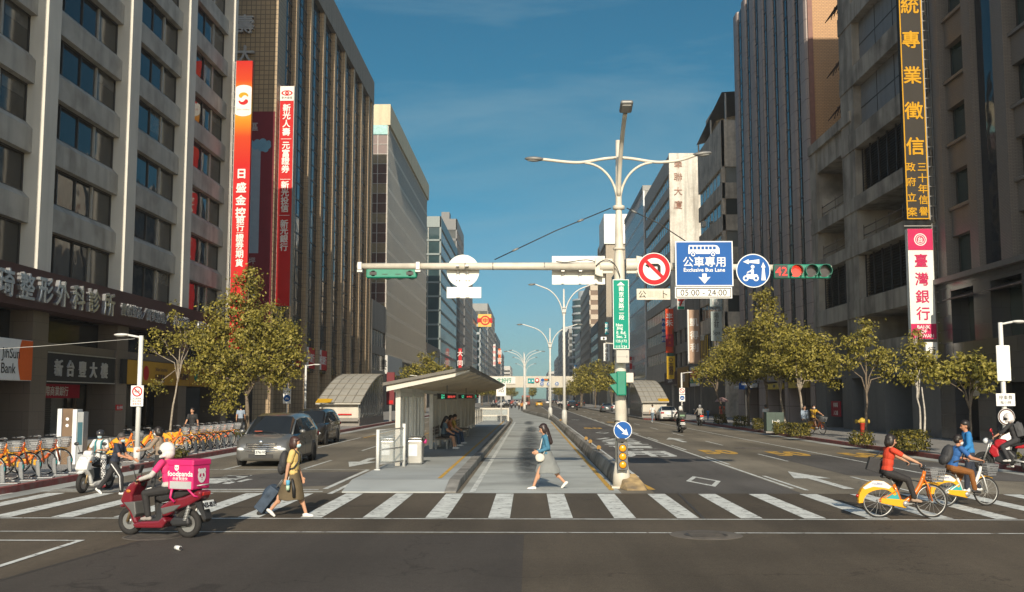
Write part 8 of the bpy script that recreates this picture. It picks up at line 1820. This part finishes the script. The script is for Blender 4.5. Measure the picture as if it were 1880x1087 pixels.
        if hk == 'full': b.ell(HP(.066,0,.118), (.086*s,.130*s,.060*s), Hm, 20, 14); b.build('visor', o)
        else:
            for sd in (1,-1): b.tube([HP(0,sd*.098,.1), HP(.04,sd*.06,.02), HP(.045,0,.0)], .005, 5)
            b.build('strap', o)
    o['J'] = 0; del o['J']
    return o, dict(T=T, HP=HP, wri=wri, elb=elb, Tm=Tm, s=s, sh=sh, Pc=Pc, ank=ankles)
def place(name, label, cat, par_o, mb_parts, group=None):
    """a carried thing: top-level, in the carrier's frame"""
    o = thing(name, label, cat, par_o.location.copy(), par_o.rotation_euler.z, group, par_o.scale.x)
    for nm, b, kw in mb_parts: b.build(nm, o, **kw)
    return o
PINK = mat('delivery_pink', (.62,.018,.145), .45, var=.05); PINKD = mat('delivery_pink_dark', (.42,.012,.10), .5, var=.08)
# 1 delivery rider
GREYW = cloth('pale_grey', (.44,.43,.40)); PINKC = cloth('pink', (.60,.03,.15))
rider, J = person('delivery rider in a white helmet and pink and grey top astride the maroon scooter', g0, rzA, 1.72, dict(lean=8, pz=.85, px=-.20, hands=[(.20,.33,1.03),(.20,-.33,1.03)], feet=[(.14,.15,.37),(.16,-.15,.37)], head=(8,4), grip=True, toe=(0,0)), dict(top=PINKC, sleeve='short', under=GREYW, bm=cloth('charcoal', (.022,.021,.021)), shoes=cloth('sneaker_grey', (.30,.27,.25)), helmet=('full', mat('helmet_white', (.68,.67,.63), .3, var=.08, coat=.5))), scale=SA)
b = MB(GREYW); T_ = J['T']; b.ell(T_(0,0,.07), (.130,.176,.10), J['Tm']); rm(b, 'shirt_hem', rider, .011, 2)
# pink delivery box on the scooter's tail
bx = thing('delivery_box', 'bright pink insulated delivery box with white lettering behind the delivery rider', 'delivery box', g0, rzA, None, SA)
x0, x1, y0, y1, z0, z1 = -.86, -.33, -.25, .25, .86, 1.36
b = MB(PINK); b.box(x0,x1,y0,y1,z0,z1); b.build('case', bx, bevel=.03, seg=3); b = MB(PINK); b.box(x0-.012,x1+.012,y0-.012,y1+.012,z1-.08,z1+.025); b.build('lid', bx, bevel=.02)
b = MB(mat('reflective_grey', (.42,.43,.43), .4, var=.1)); b.box(x0+.03,x1-.05,y1+.001,y1+.006,z0+.02,z0+.15); b.build('reflective_band', bx)
b = MB(S_WHITE); xc = (x0+x1)/2
b.text('foodpanda', (xc,y1+.006,z0+.27), .125, FACE_AWAY, .02, .003); b.text('外送 就是快', (xc,y1+.006,z0+.195), .06, FACE_AWAY, .01, .003)
def panda(mb, c, fc, k):
    c = V(c); X_ = fc
    mb.m(S_WHITE); mb.shape([(k*.9*math.cos(a), k*1.0*math.sin(a)) for a in [2*PI*i/26 for i in range(26)]], c, fc, .003)
    for sd in (-1, 1): mb.shape([(sd*k*.62+k*.28*math.cos(a), k*.78+k*.28*math.sin(a)) for a in [2*PI*i/16 for i in range(16)]], c-(fc @ V((0,0,.001))), fc, .003)
    mb.m(PINKD)
    for sd in (-1, 1): mb.shape([(sd*k*.36+k*.2*math.cos(a)-sd*.1*k*math.sin(a), k*.08+k*.27*math.sin(a)) for a in [2*PI*i/16 for i in range(16)]], c+(fc @ V((0,0,.003))), fc, .002)
    mb.shape([(k*.13*math.cos(a), -k*.28+k*.09*math.sin(a)) for a in [2*PI*i/14 for i in range(14)]], c+(fc @ V((0,0,.003))), fc, .002); mb.shape([(-.2*k,-.52*k),(0,-.62*k),(.2*k,-.52*k),(0,-.55*k)], c+(fc @ V((0,0,.003))), fc, .002)
panda(b, (x1-.19,y1+.006,z0+.385), FACE_AWAY, .05); panda(b, (x0-.004,.0,z0+.24), FACE_NX, .125); b.build('lettering', bx)
b = MB(PINK); b.tube([(x1-.1,y1,z0+.02),(x1-.05,y1-.02,z0-.14),(x1-.12,y1-.05,z0-.22)], .022, 6); b.tube([(x0+.1,y1,z0+.02),(x0+.0,y1-.05,z0-.1),(x0-.05,y1-.09,z0-.12)], .018, 6); b.build('strap', bx)
b = MB(PLAST); b.tube([(.28,.18,1.06),(.30,.18,1.16)], .008, 6); b.obox((.30,.18,1.2), (.02,.08,.15), M.Rotation(R(-20),3,'Y')); o = b.build('phone', label='black phone on the handlebar mount of the delivery scooter', cat='phone'); o.location = g0; o.rotation_euler = (0,0,rzA); o.scale = (SA,)*3
# 2 white scooter rider
def checker(name, c1, c2, sc_):
    m, t, b = _new(name); N = t.nodes.new; L = t.links.new; tc = N('ShaderNodeTexCoord'); c = N('ShaderNodeTexChecker'); c.inputs['Scale'].default_value = sc_; c.inputs[1].default_value = (*c1,1); c.inputs[2].default_value = (*c2,1); L(tc.outputs['Object'], c.inputs[0]); L(c.outputs[0], b.inputs['Base Color']); b.inputs['Roughness'].default_value = .85; return m
TEALC = cloth('teal', (.04,.22,.24))
sr, J = person('seated rider in a dark helmet, white mask and checked trousers on the white scooter', gB, rzB, 1.58, dict(lean=4, pz=.86, px=-.2, hands=[(.12,.14,1.08),(.12,-.14,1.1)], feet=[(.10,.30,.09),(.16,-.13,.37)], head=(10,10), grip=True, toe=(0,0)), dict(top=cloth('white', (.62,.63,.62)), bm=checker('checked_cloth', (.62,.62,.60), (.03,.03,.035), 26), shoes=cloth('sock_red', (.45,.03,.04)), mask=MASKB, helmet=('half', mat('helmet_dark', (.03,.03,.035), .35, coat=.4))), vox=.010, scale=SB)
b = MB(TEALC)
for sd in (1,-1): b.tube([J['T'](.128,sd*.09,.46),J['T'](.145,sd*.085,.3),J['T'](.14,sd*.11,.12)], .022, 8); b.tube([J['T'](-.0,sd*.10,.515),J['T'](.128,sd*.09,.46)], .022, 8)
b.ell(J['T'](-.15,0,.28), (.09,.15,.2), J['Tm']); o = place('backpack', 'teal backpack with front straps on the white scooter rider', 'backpack', sr, []); rm(b, 'bag', o, .011, 1)
# 3 man in navy striding right
g = gp(208, 908); mn, J = person('man in a navy tee and white striped black trousers striding right, wearing a mask', g, R(-4), 1.66, dict(lean=14, legs=[(-30,8),(34,30)], arms=[(18,45,10),(24,52,8)], head=(-5,12)), dict(top=cloth('navy', (.020,.026,.045)), bm=cloth('track_black', (.022,.022,.024)), hm=HAIRG, mask=MASKB), scale=.90, skin=SKIN_T)
b = MB(SHOEW); pa, pk, ph = J['ank'][1], None, J['Pc']
lg = [c for c in mn.children if c.name.startswith('trousers')][0]
hipR = J['Pc']+V((0,-.085*J['s'],0)); an, kb = 34, 30; k_ = hipR+V((math.sin(R(an)),0,-math.cos(R(an))))*.41*J['s']; a_ = k_+V((math.sin(R(an-kb)),0,-math.cos(R(an-kb))))*.40*J['s']
hipL = J['Pc']+V((0,.085*J['s'],0))
b = MB(SHOEW); an, kb = -30, 8; k2 = hipR+V((math.sin(R(34)),0,-math.cos(R(34))))*.41*J['s']
b.tube([hipR+V((0,-.094,-.02)), (hipR+k_)/2+V((0,-.085,0)), k_+V((0,-.072,0)), (k_+a_)/2+V((0,-.063,0)), a_+V((0,-.052,.04))], .014, 6); b.build('trouser_stripe', mn)
# 4 woman in beige behind the delivery rider
g = gp(292, 899); bw, J = person('woman in a beige jacket and mask behind the delivery rider, facing left', g, R(178), 1.6, dict(lean=6, legs=[(14,8),(-12,10)], arms=[(35,40,6),(20,30,8)], head=(0,10)), dict(top=cloth('beige', (.26,.20,.15)), sleeve='long', bm=cloth('dark_trouser', (.03,.03,.03)), hair='bob', hm=HAIRK, mask=MASKW), vox=.011, scale=.96)
# 5 woman in yellow
g = gp(535, 950); yw, J = person('woman in a yellow tee and long olive skirt walking right with a backpack and mask', g+V((0,.05,0)), R(-2), 1.62, dict(lean=3, legs=[(21,4),(-24,16)], arms=[(4,16,5),(-14,6,10)], head=(0,2)), dict(top=cloth('yellow', (.60,.43,.15)), bottom='skirt', hem=.62, bm=cloth('olive', (.115,.085,.045)), hair='bob', hm=HAIRB, mask=MASKB, loose=1.08), scale=.95)
OLB = mat('bag_black', (.030,.030,.032), .7, var=.2, bump=.3)
b = MB(OLB); T_ = J['T']; b.ell(T_(-.20,0,.26), (.10,.155,.23), J['Tm']); b.ell(T_(-.24,0,.14), (.08,.14,.14), J['Tm'])
for sd in (1,-1): b.tube([T_(-.10,sd*.10,.47),T_(.02,sd*.105,.525),T_(.118,sd*.10,.44),T_(.13,sd*.11,.30),T_(.05,sd*.17,.16),T_(-.12,sd*.14,.1)], .017, 8)
o = place('backpack', 'dark grey quilted backpack on the woman in yellow', 'backpack', yw, []); rm(b, 'bag', o, .010, 1)
# the drink hangs in her right hand
wr = J['wri'][1]; b = MB(mat('cup_print', (.45,.62,.45), .4)); c = wr+V((.05,-.03,-.09)); b.lathe([(.001,-.19),(.032,-.19),(.036,-.1)], c+V((0,0,.06)), 14); b.m(pm('cup_blue', (.12,.38,.55))); b.lathe([(.036,-.1),(.04,0),(.001,.0)], c+V((0,0,.06)), 14); b.m(REFL_W).tube([c+V((0,0,.05)),c+V((.02,0,.13))], .005, 6); place('drink_cup', 'blue and green drink cup with a straw in the hand of the woman in yellow', 'cup', yw, [('cup', b, {})])
b = MB(BLACK); b.tube([wr+V((.12,.0,.0)),wr+V((.15,.02,-.2)),wr+V((.16,.02,-.36))], [.02,.035,.03], 10); place('umbrella', 'folded black umbrella hanging beside the skirt of the woman in yellow', 'umbrella', yw, [('canopy', b, {})])
# her luggage
g = gp(492, 945); lu = thing('luggage', 'dark blue soft wheeled bag trailing behind the woman in yellow', 'luggage', g, R(0)); LB = mat('bag_navy', (.035,.055,.085), .75, var=.25, scale=7, bump=.4, bscale=9)
b = MB(LB); Rl = M.Rotation(R(38),3,'Y'); b.obox((-.0,0,.30), (.20,.34,.52), Rl); b.ell((.04,0,.40), (.14,.19,.2), Rl); b.ell((-.09,.05,.16), (.12,.17,.14), Rl); rm(b, 'bag', lu, .014, 4)
for sd in (-1,1): b = MB(RUB); b.lathe([(.001,-.02),(.045,-.02),(.045,.02),(.001,.02)], (-.13,sd*.14,.045), 14, axis='y'); b.build('wheel', lu)
b = MB(STEEL_D); b.tube([(.16,.08,.5),(.30,.08,.70)], .009, 6); b.tube([(.16,-.08,.5),(.30,-.08,.70)], .009, 6); b.tube([(.30,.08,.70),(.30,-.08,.70)], .014, 6); b.build('handle', lu)
# 6 woman in denim
g = gp(1003, 898); dw, J = person('long haired woman in a denim jacket and grey skirt crossing the bus lane', g, R(180), 1.66, dict(lean=3, legs=[(26,6),(-26,18)], arms=[(-14,82,4),(-8,76,4)], head=(10,18)), dict(top=cloth('denim', (.045,.16,.25), .8, .25), sleeve='long', bottom='skirt', hem=.56, bm=cloth('grey_skirt', (.19,.20,.195)), hair='long', hm=mat('hair_dark_brown', (.028,.016,.014), .4, var=.3, scale=40), loose=1.05))
b = MB(cloth('cream_bag', (.58,.54,.46), .6)); wl = J['wri'][0]; c = J['T'](.16,.20,-.03); b.ell(c, (.12,.045,.10), M.Rotation(R(-15),3,'Y')); b.ell(c+V((0,0,-.05)), (.10,.05,.06)); o = place('handbag', 'small cream shoulder bag of the woman in denim', 'handbag', dw, []); rm(b, 'bag', o, .010, 1)
b = MB(cloth('cream_strap', (.62,.60,.54))); b.tube([c+V((-.08,.0,.07)),J['T'](-.02,.19,.22),J['T'](-.06,.09,.50),J['T'](-.02,.05,.535),J['T'](.08,.1,.42),J['T'](.14,.17,.2),c+V((.08,0,.07))], .011, 6); b.build('strap', o)
# 7 red cyclist
rc, J = person('short haired woman in a red shirt and black trousers riding the orange share bike', redbike_at, RZR, 1.62, dict(lean=9, pz=.90, px=-.33, hands=[(.20,.30,1.09),(.20,-.30,1.09)], feet=[(-.19,.15,.375),(.15,-.15,.40)], head=(-8,6), grip=True, toe=(-8,-4), hip=.075), dict(top=cloth('red', (.55,.05,.018)), bm=cloth('black_jeans', (.020,.018,.018)), shoes=cloth('tan_shoe', (.34,.24,.17)), hair='bob', hm=HAIRK), scale=SR)
b = MB(OLB); c = J['T'](-.16,.22,.10); b.obox(c, (.34,.10,.26), M.Rotation(R(18),3,'Y')); b.tube([c+V((-.1,0,.12)),J['T'](-.06,.19,.42),J['T'](.02,.17,.52),J['T'](.06,.19,.4),c+V((.1,0,.12))], .012, 6); place('shoulder_bag', 'black shoulder bag hanging behind the woman in the red shirt', 'bag', rc, [('bag', b, dict(bevel=.02))])
# 8 blue cyclist
bc, J = person('man in a blue shirt and brown trousers riding the white framed share bike', bluebike_at, RZB, 1.74, dict(lean=20, pz=.90, px=-.34, hands=[(.22,.29,1.09),(.22,-.29,1.09)], feet=[(-.19,.15,.375),(.15,-.15,.40)], head=(-6,4), grip=True, toe=(0,-6), hip=.075), dict(top=cloth('blue', (.022,.10,.29)), sleeve='short', bm=cloth('rust_brown', (.20,.075,.014)), shoes=SHOEK, hm=HAIRK, mask=MASKW), scale=SBk, skin=SKIN_T)
b = MB(OLB); b.ell(J['T'](-.20,0,.26), (.12,.17,.24), J['Tm']); b.ell(J['T'](-.25,0,.12), (.09,.15,.14), J['Tm'])
for sd in (1,-1): b.tube([J['T'](-.10,sd*.11,.48),J['T'](.02,sd*.11,.525),J['T'](.125,sd*.10,.42),J['T'](.12,sd*.13,.25),J['T'](-.08,sd*.15,.12)], .018, 8)
o = place('backpack', 'black backpack on the man in blue riding the white share bike', 'backpack', bc, []); rm(b, 'bag', o, .011, 1)
# 9 man in a bright blue jacket behind
g = gp(1783, 903); bm_, J = person('man in a bright blue jacket standing beyond the white framed share bike, facing left', g, R(172), 1.74, dict(lean=6, legs=[(12,8),(-10,10)], arms=[(4,50,12),(-6,42,12)], head=(10,8)), dict(top=cloth('bright_blue', (.02,.17,.42)), sleeve='long', bm=cloth('dark_navy', (.02,.025,.04)), hm=HAIRK, loose=1.08), vox=.012, scale=.98, skin=SKIN_T)
# 10 motorcyclist
mr, J = person('motorcyclist in a white helmet and black shirt on the red motorcycle', mc_at, mc_rz, 1.72, dict(lean=16, pz=.99, px=-.26, hands=[(.24,.34,1.1),(.24,-.34,1.1)], feet=[(-.08,.25,.42),(.0,-.34,.10)], head=(10,4), grip=True, toe=(0,0)), dict(top=cloth('black_shirt', (.022,.022,.023)), sleeve='threequarter', bm=cloth('dark_trousers', (.03,.03,.032)), shoes=SHOEW, helmet=('full', mat('helmet_white_red', (.66,.62,.60), .3, var=.25, scale=14, coat=.5))), vox=.012, scale=.98)
b = MB(mat('bag_grey', (.07,.07,.072), .7, var=.2)); b.ell(J['T'](-.20,0,.28), (.11,.165,.24), J['Tm']); b.obox(J['T'](-.19,0,.26), (.18,.30,.40), J['Tm']); o = place('backpack', 'grey backpack on the motorcyclist at the right kerb', 'backpack', mr, []); rm(b, 'bag', o, .013, 3)
# 11 riders on the right lanes
fr, J = person('rider in black with a white helmet on the black scooter on the right lanes', gC, R(90), 1.72, dict(lean=4, pz=.86, px=-.15, hands=[(.24,.34,1.02),(.24,-.34,1.02)], feet=[(.15,.16,.37),(.15,-.16,.37)], grip=True), dict(top=cloth('jacket_black', (.02,.02,.022)), sleeve='long', helmet=('full', mat('helmet_white', (.68,.67,.63)))), vox=.02)
bxx = thing('delivery_crate', 'black delivery crate on the tail of the black scooter', 'crate', gC, R(90)); b = MB(pm('crate_black', (.03,.035,.032))); b.box(-.85,-.40,-.24,.24,.90,1.3); b.build('case', bxx, bevel=.03); b = MB(pm('crate_label', (.2,.32,.2))); b.box(-.856,-.85,-.15,.15,1.05,1.15); b.build('label_patch', bxx)
person('rider in a pale grey jacket and silver helmet on the dark scooter by the kerb', gD, R(90), 1.7, dict(lean=4, pz=.86, px=-.2, hands=[(.24,.34,1.02),(.24,-.34,1.02)], feet=[(.15,.16,.37),(.15,-.16,.37)], grip=True), dict(top=cloth('grey_jacket', (.30,.28,.25)), sleeve='long', loose=1.2, helmet=('full', mat('helmet_silver', (.42,.43,.44), .25, metal=.6))), vox=.02)
# 12 people on the pavements
def walker(u, v, rz, label, top, bm, z=.15, H=1.68, **w_):
    g = gp(u, v, z); return person(label, g, R(rz), H, dict(legs=[(18,6),(-18,12)]), dict(top=cloth(*top), bm=cloth(*bm), **w_), vox=.022)
walker(1198, 776, 60, 'man in a white shirt and jeans by the right subway entrance', ('white', (.62,.63,.62)), ('jeans', (.12,.17,.22)), 0)
walker(1407, 789, 100, 'person in a white shirt partly hidden behind the utility cabinet', ('white', (.62,.63,.62)), ('black', (.02,.02,.021)))
walker(1478, 797, -85, 'man in a pale blue shirt behind the pale leaning tree trunk', ('pale_blue', (.26,.32,.40)), ('grey_t', (.10,.10,.10)), sleeve='long')
walker(1300, 772, 80, 'child in blue walking near the umbrella', ('child_blue', (.03,.16,.35)), ('child_b', (.03,.12,.3)), H=1.1)
wu, J = walker(1326, 777, 90, 'person in coral holding a pink umbrella on the right pavement', ('coral', (.45,.10,.05)), ('dress', (.35,.07,.05)), bottom='skirt', hair='long')
um = place('umbrella', 'open pink umbrella above the person in coral', 'umbrella', wu, []); b = MB(pm('umbrella_pink', (.42,.28,.28))); b.lathe([(.001,2.12),(.2,2.08),(.42,1.95),(.58,1.75)], n=10, caps=False); b.build('canopy', um, fix=False); b = MB(STEEL_D); b.tube([(.1,0,1.2),(0,0,2.12)], .008, 6); b.build('shaft', um)
cg = gp(1500, 797, .15); cy_b = dup(p2, cg, R(-70), 'dark red bicycle of the yellow shirted cyclist under the right arcade', 'bicycles on the right pavement')
person('cyclist in a yellow shirt and mask on the dark red bicycle', cg, R(-70), 1.66, dict(lean=8, pz=.90, px=-.33, hands=[(.2,.3,1.08),(.2,-.3,1.08)], feet=[(-.19,.15,.375),(.15,-.15,.40)], grip=True), dict(top=cloth('mustard', (.50,.30,.03)), bm=cloth('brown_sh', (.12,.07,.04)), bottom='shorts', mask=MASKW), vox=.018)
walker(441, 797, 100, 'person in a pale blue shirt behind the large olive tree', ('pale_blue', (.26,.32,.40)), ('black', (.02,.02,.021)))
walker(352, 818, -100, 'person in dark clothes in front of the cafe windows', ('black', (.02,.02,.021)), ('black', (.02,.02,.021)))
# 13 seated in the shelter
for y, top, bmx, lab, hair, bot in ((40.9,('dusk_blue', (.09,.13,.15)),('black', (.02,.02,.021)),'long haired woman in a grey blue top and shorts, nearest on the shelter bench','long','shorts'),(43.3,('rust', (.30,.11,.05)),('jeans_dark', (.04,.06,.10)),'person in a rust brown top, middle of the shelter bench','bob','trousers'),(45.6,('mustard_dark', (.36,.25,.05)),('jeans_dark', (.04,.06,.10)),'person in a mustard shirt, farthest on the shelter bench','short','trousers')):
    person(lab, (-3.42, y, .2), R(0), 1.64, dict(lean=6, pz=.54, px=0, feet=[(.48,.1,.085),(.42,-.1,.085)], hands=[(.34,.08,.62),(.34,-.08,.62)], head=(-20,22)), dict(top=cloth(*top), bm=cloth(*bmx), bottom=bot, hair=hair, sleeve='short'), vox=.014, group='people seated in the bus shelter')
# 14 far scooters with riders at the left far junction (too small to show parts)
FS = []
for i, (tc_, hc) in enumerate((((.3,.3,.3),(.6,.6,.6)),((.35,.08,.06),(.5,.05,.05)),((.05,.08,.14),(.62,.62,.6)),((.45,.44,.40),(.04,.04,.04)))):
    o = thing('far_scooter', 'x', 'scooter', (0,0,-50)); b = MB(SBLK); b.prism([(.7,.55),(.5,1.0),(.3,.95),(.3,.3),(-.2,.3),(-.2,.75),(-.8,.85),(-.9,.55),(-.4,.25),(.4,.2)], 'y', -.18, .18)
    b.m(RUB); b.torus((.62,0,.26), .2, .06); b.torus((-.6,0,.26), .2, .06); b.m(PLAST); b.tube([(.3,.35,1.0),(.36,0,1.04),(.3,-.35,1.0)], .025, 6); b.build('chassis', o); FS.append((o, tc_, hc))
    b = MB(HEADL); b.ell((.6,0,.85), (.1,.12,.08)); b.build('headlight', o)
RD = []
for i, (o, tc_, hc) in enumerate(FS):
    q, _ = person('x', (0,0,-50), 0, 1.7, dict(lean=4, pz=.86, px=-.2, hands=[(.24,.34,1.02),(.24,-.34,1.02)], feet=[(.15,.16,.37),(.15,-.16,.37)], grip=True), dict(top=cloth(f'far_{i}', tc_), sleeve='long', helmet=('full', mat(f'helmet_far_{i}', hc, .4))), vox=.035); RD.append(q)
spots = [(905,748),(911,746),(916,750),(925,749),(932,747),(939,750),(946,749),(951,745),(956,748),(942,745.5),(929,744.5),(1027,747),(1033,750),(910,743.5)]
done = set()
for i, (u, v) in enumerate(spots):
    g = gp(u, v); k = i % 4; rz_ = R(-90) if u < 960 else R(90)
    sideway = rz_ + R((i*37) % 50-25)
    lab_s = f'small far scooter {"crossing at the left far junction" if u < 960 else "riding away between the lamp posts"}'; lab_r = f'small far rider on a scooter {"at the left far junction" if u < 960 else "between the lamp posts"}'
    gs = 'scooters at the far junction' if u < 960 else 'scooters far up the right lanes'; gr_ = 'riders at the far junction' if u < 960 else 'riders far up the right lanes'
    if k not in done:
        for q, l_, g_ in ((FS[k][0], lab_s, gs), (RD[k], lab_r, gr_)): q.location = g; q.rotation_euler = (0,0,sideway); q['label'] = l_; q['group'] = g_
        done.add(k)
    else: dup(FS[k][0], g, sideway, lab_s, gs); dup(RD[k], g, sideway, lab_r, gr_)
for u, v, lab, tp in ((953,753,'far pedestrian in cream by the mid street lamp post',('cream_far', (.5,.45,.38))),(958,756,'far pedestrian in orange at the tip of the median',('orange_far', (.45,.2,.05))),(966,752,'far pedestrian in white right of the mid street lamp post',('white', (.62,.63,.62)))):
    walker(u, v, 90, lab, tp, ('black', (.02,.02,.021)), 0)
# ================= air =================
b = MB(); b.box(-200, 200, -40, 1250, -1, 75); hz = b.build('haze', kind='stuff')
m_ = bpy.data.materials.new('haze'); m_.use_nodes = True; t_ = m_.node_tree; t_.nodes.clear(); pv = t_.nodes.new('ShaderNodeVolumePrincipled'); pv.inputs['Color'].default_value = (.80,.88,.95,1); pv.inputs['Density'].default_value = .0003; pv.inputs['Anisotropy'].default_value = .2
ou = t_.nodes.new('ShaderNodeOutputMaterial'); t_.links.new(pv.outputs[0], ou.inputs['Volume']); hz.data.materials.append(m_)
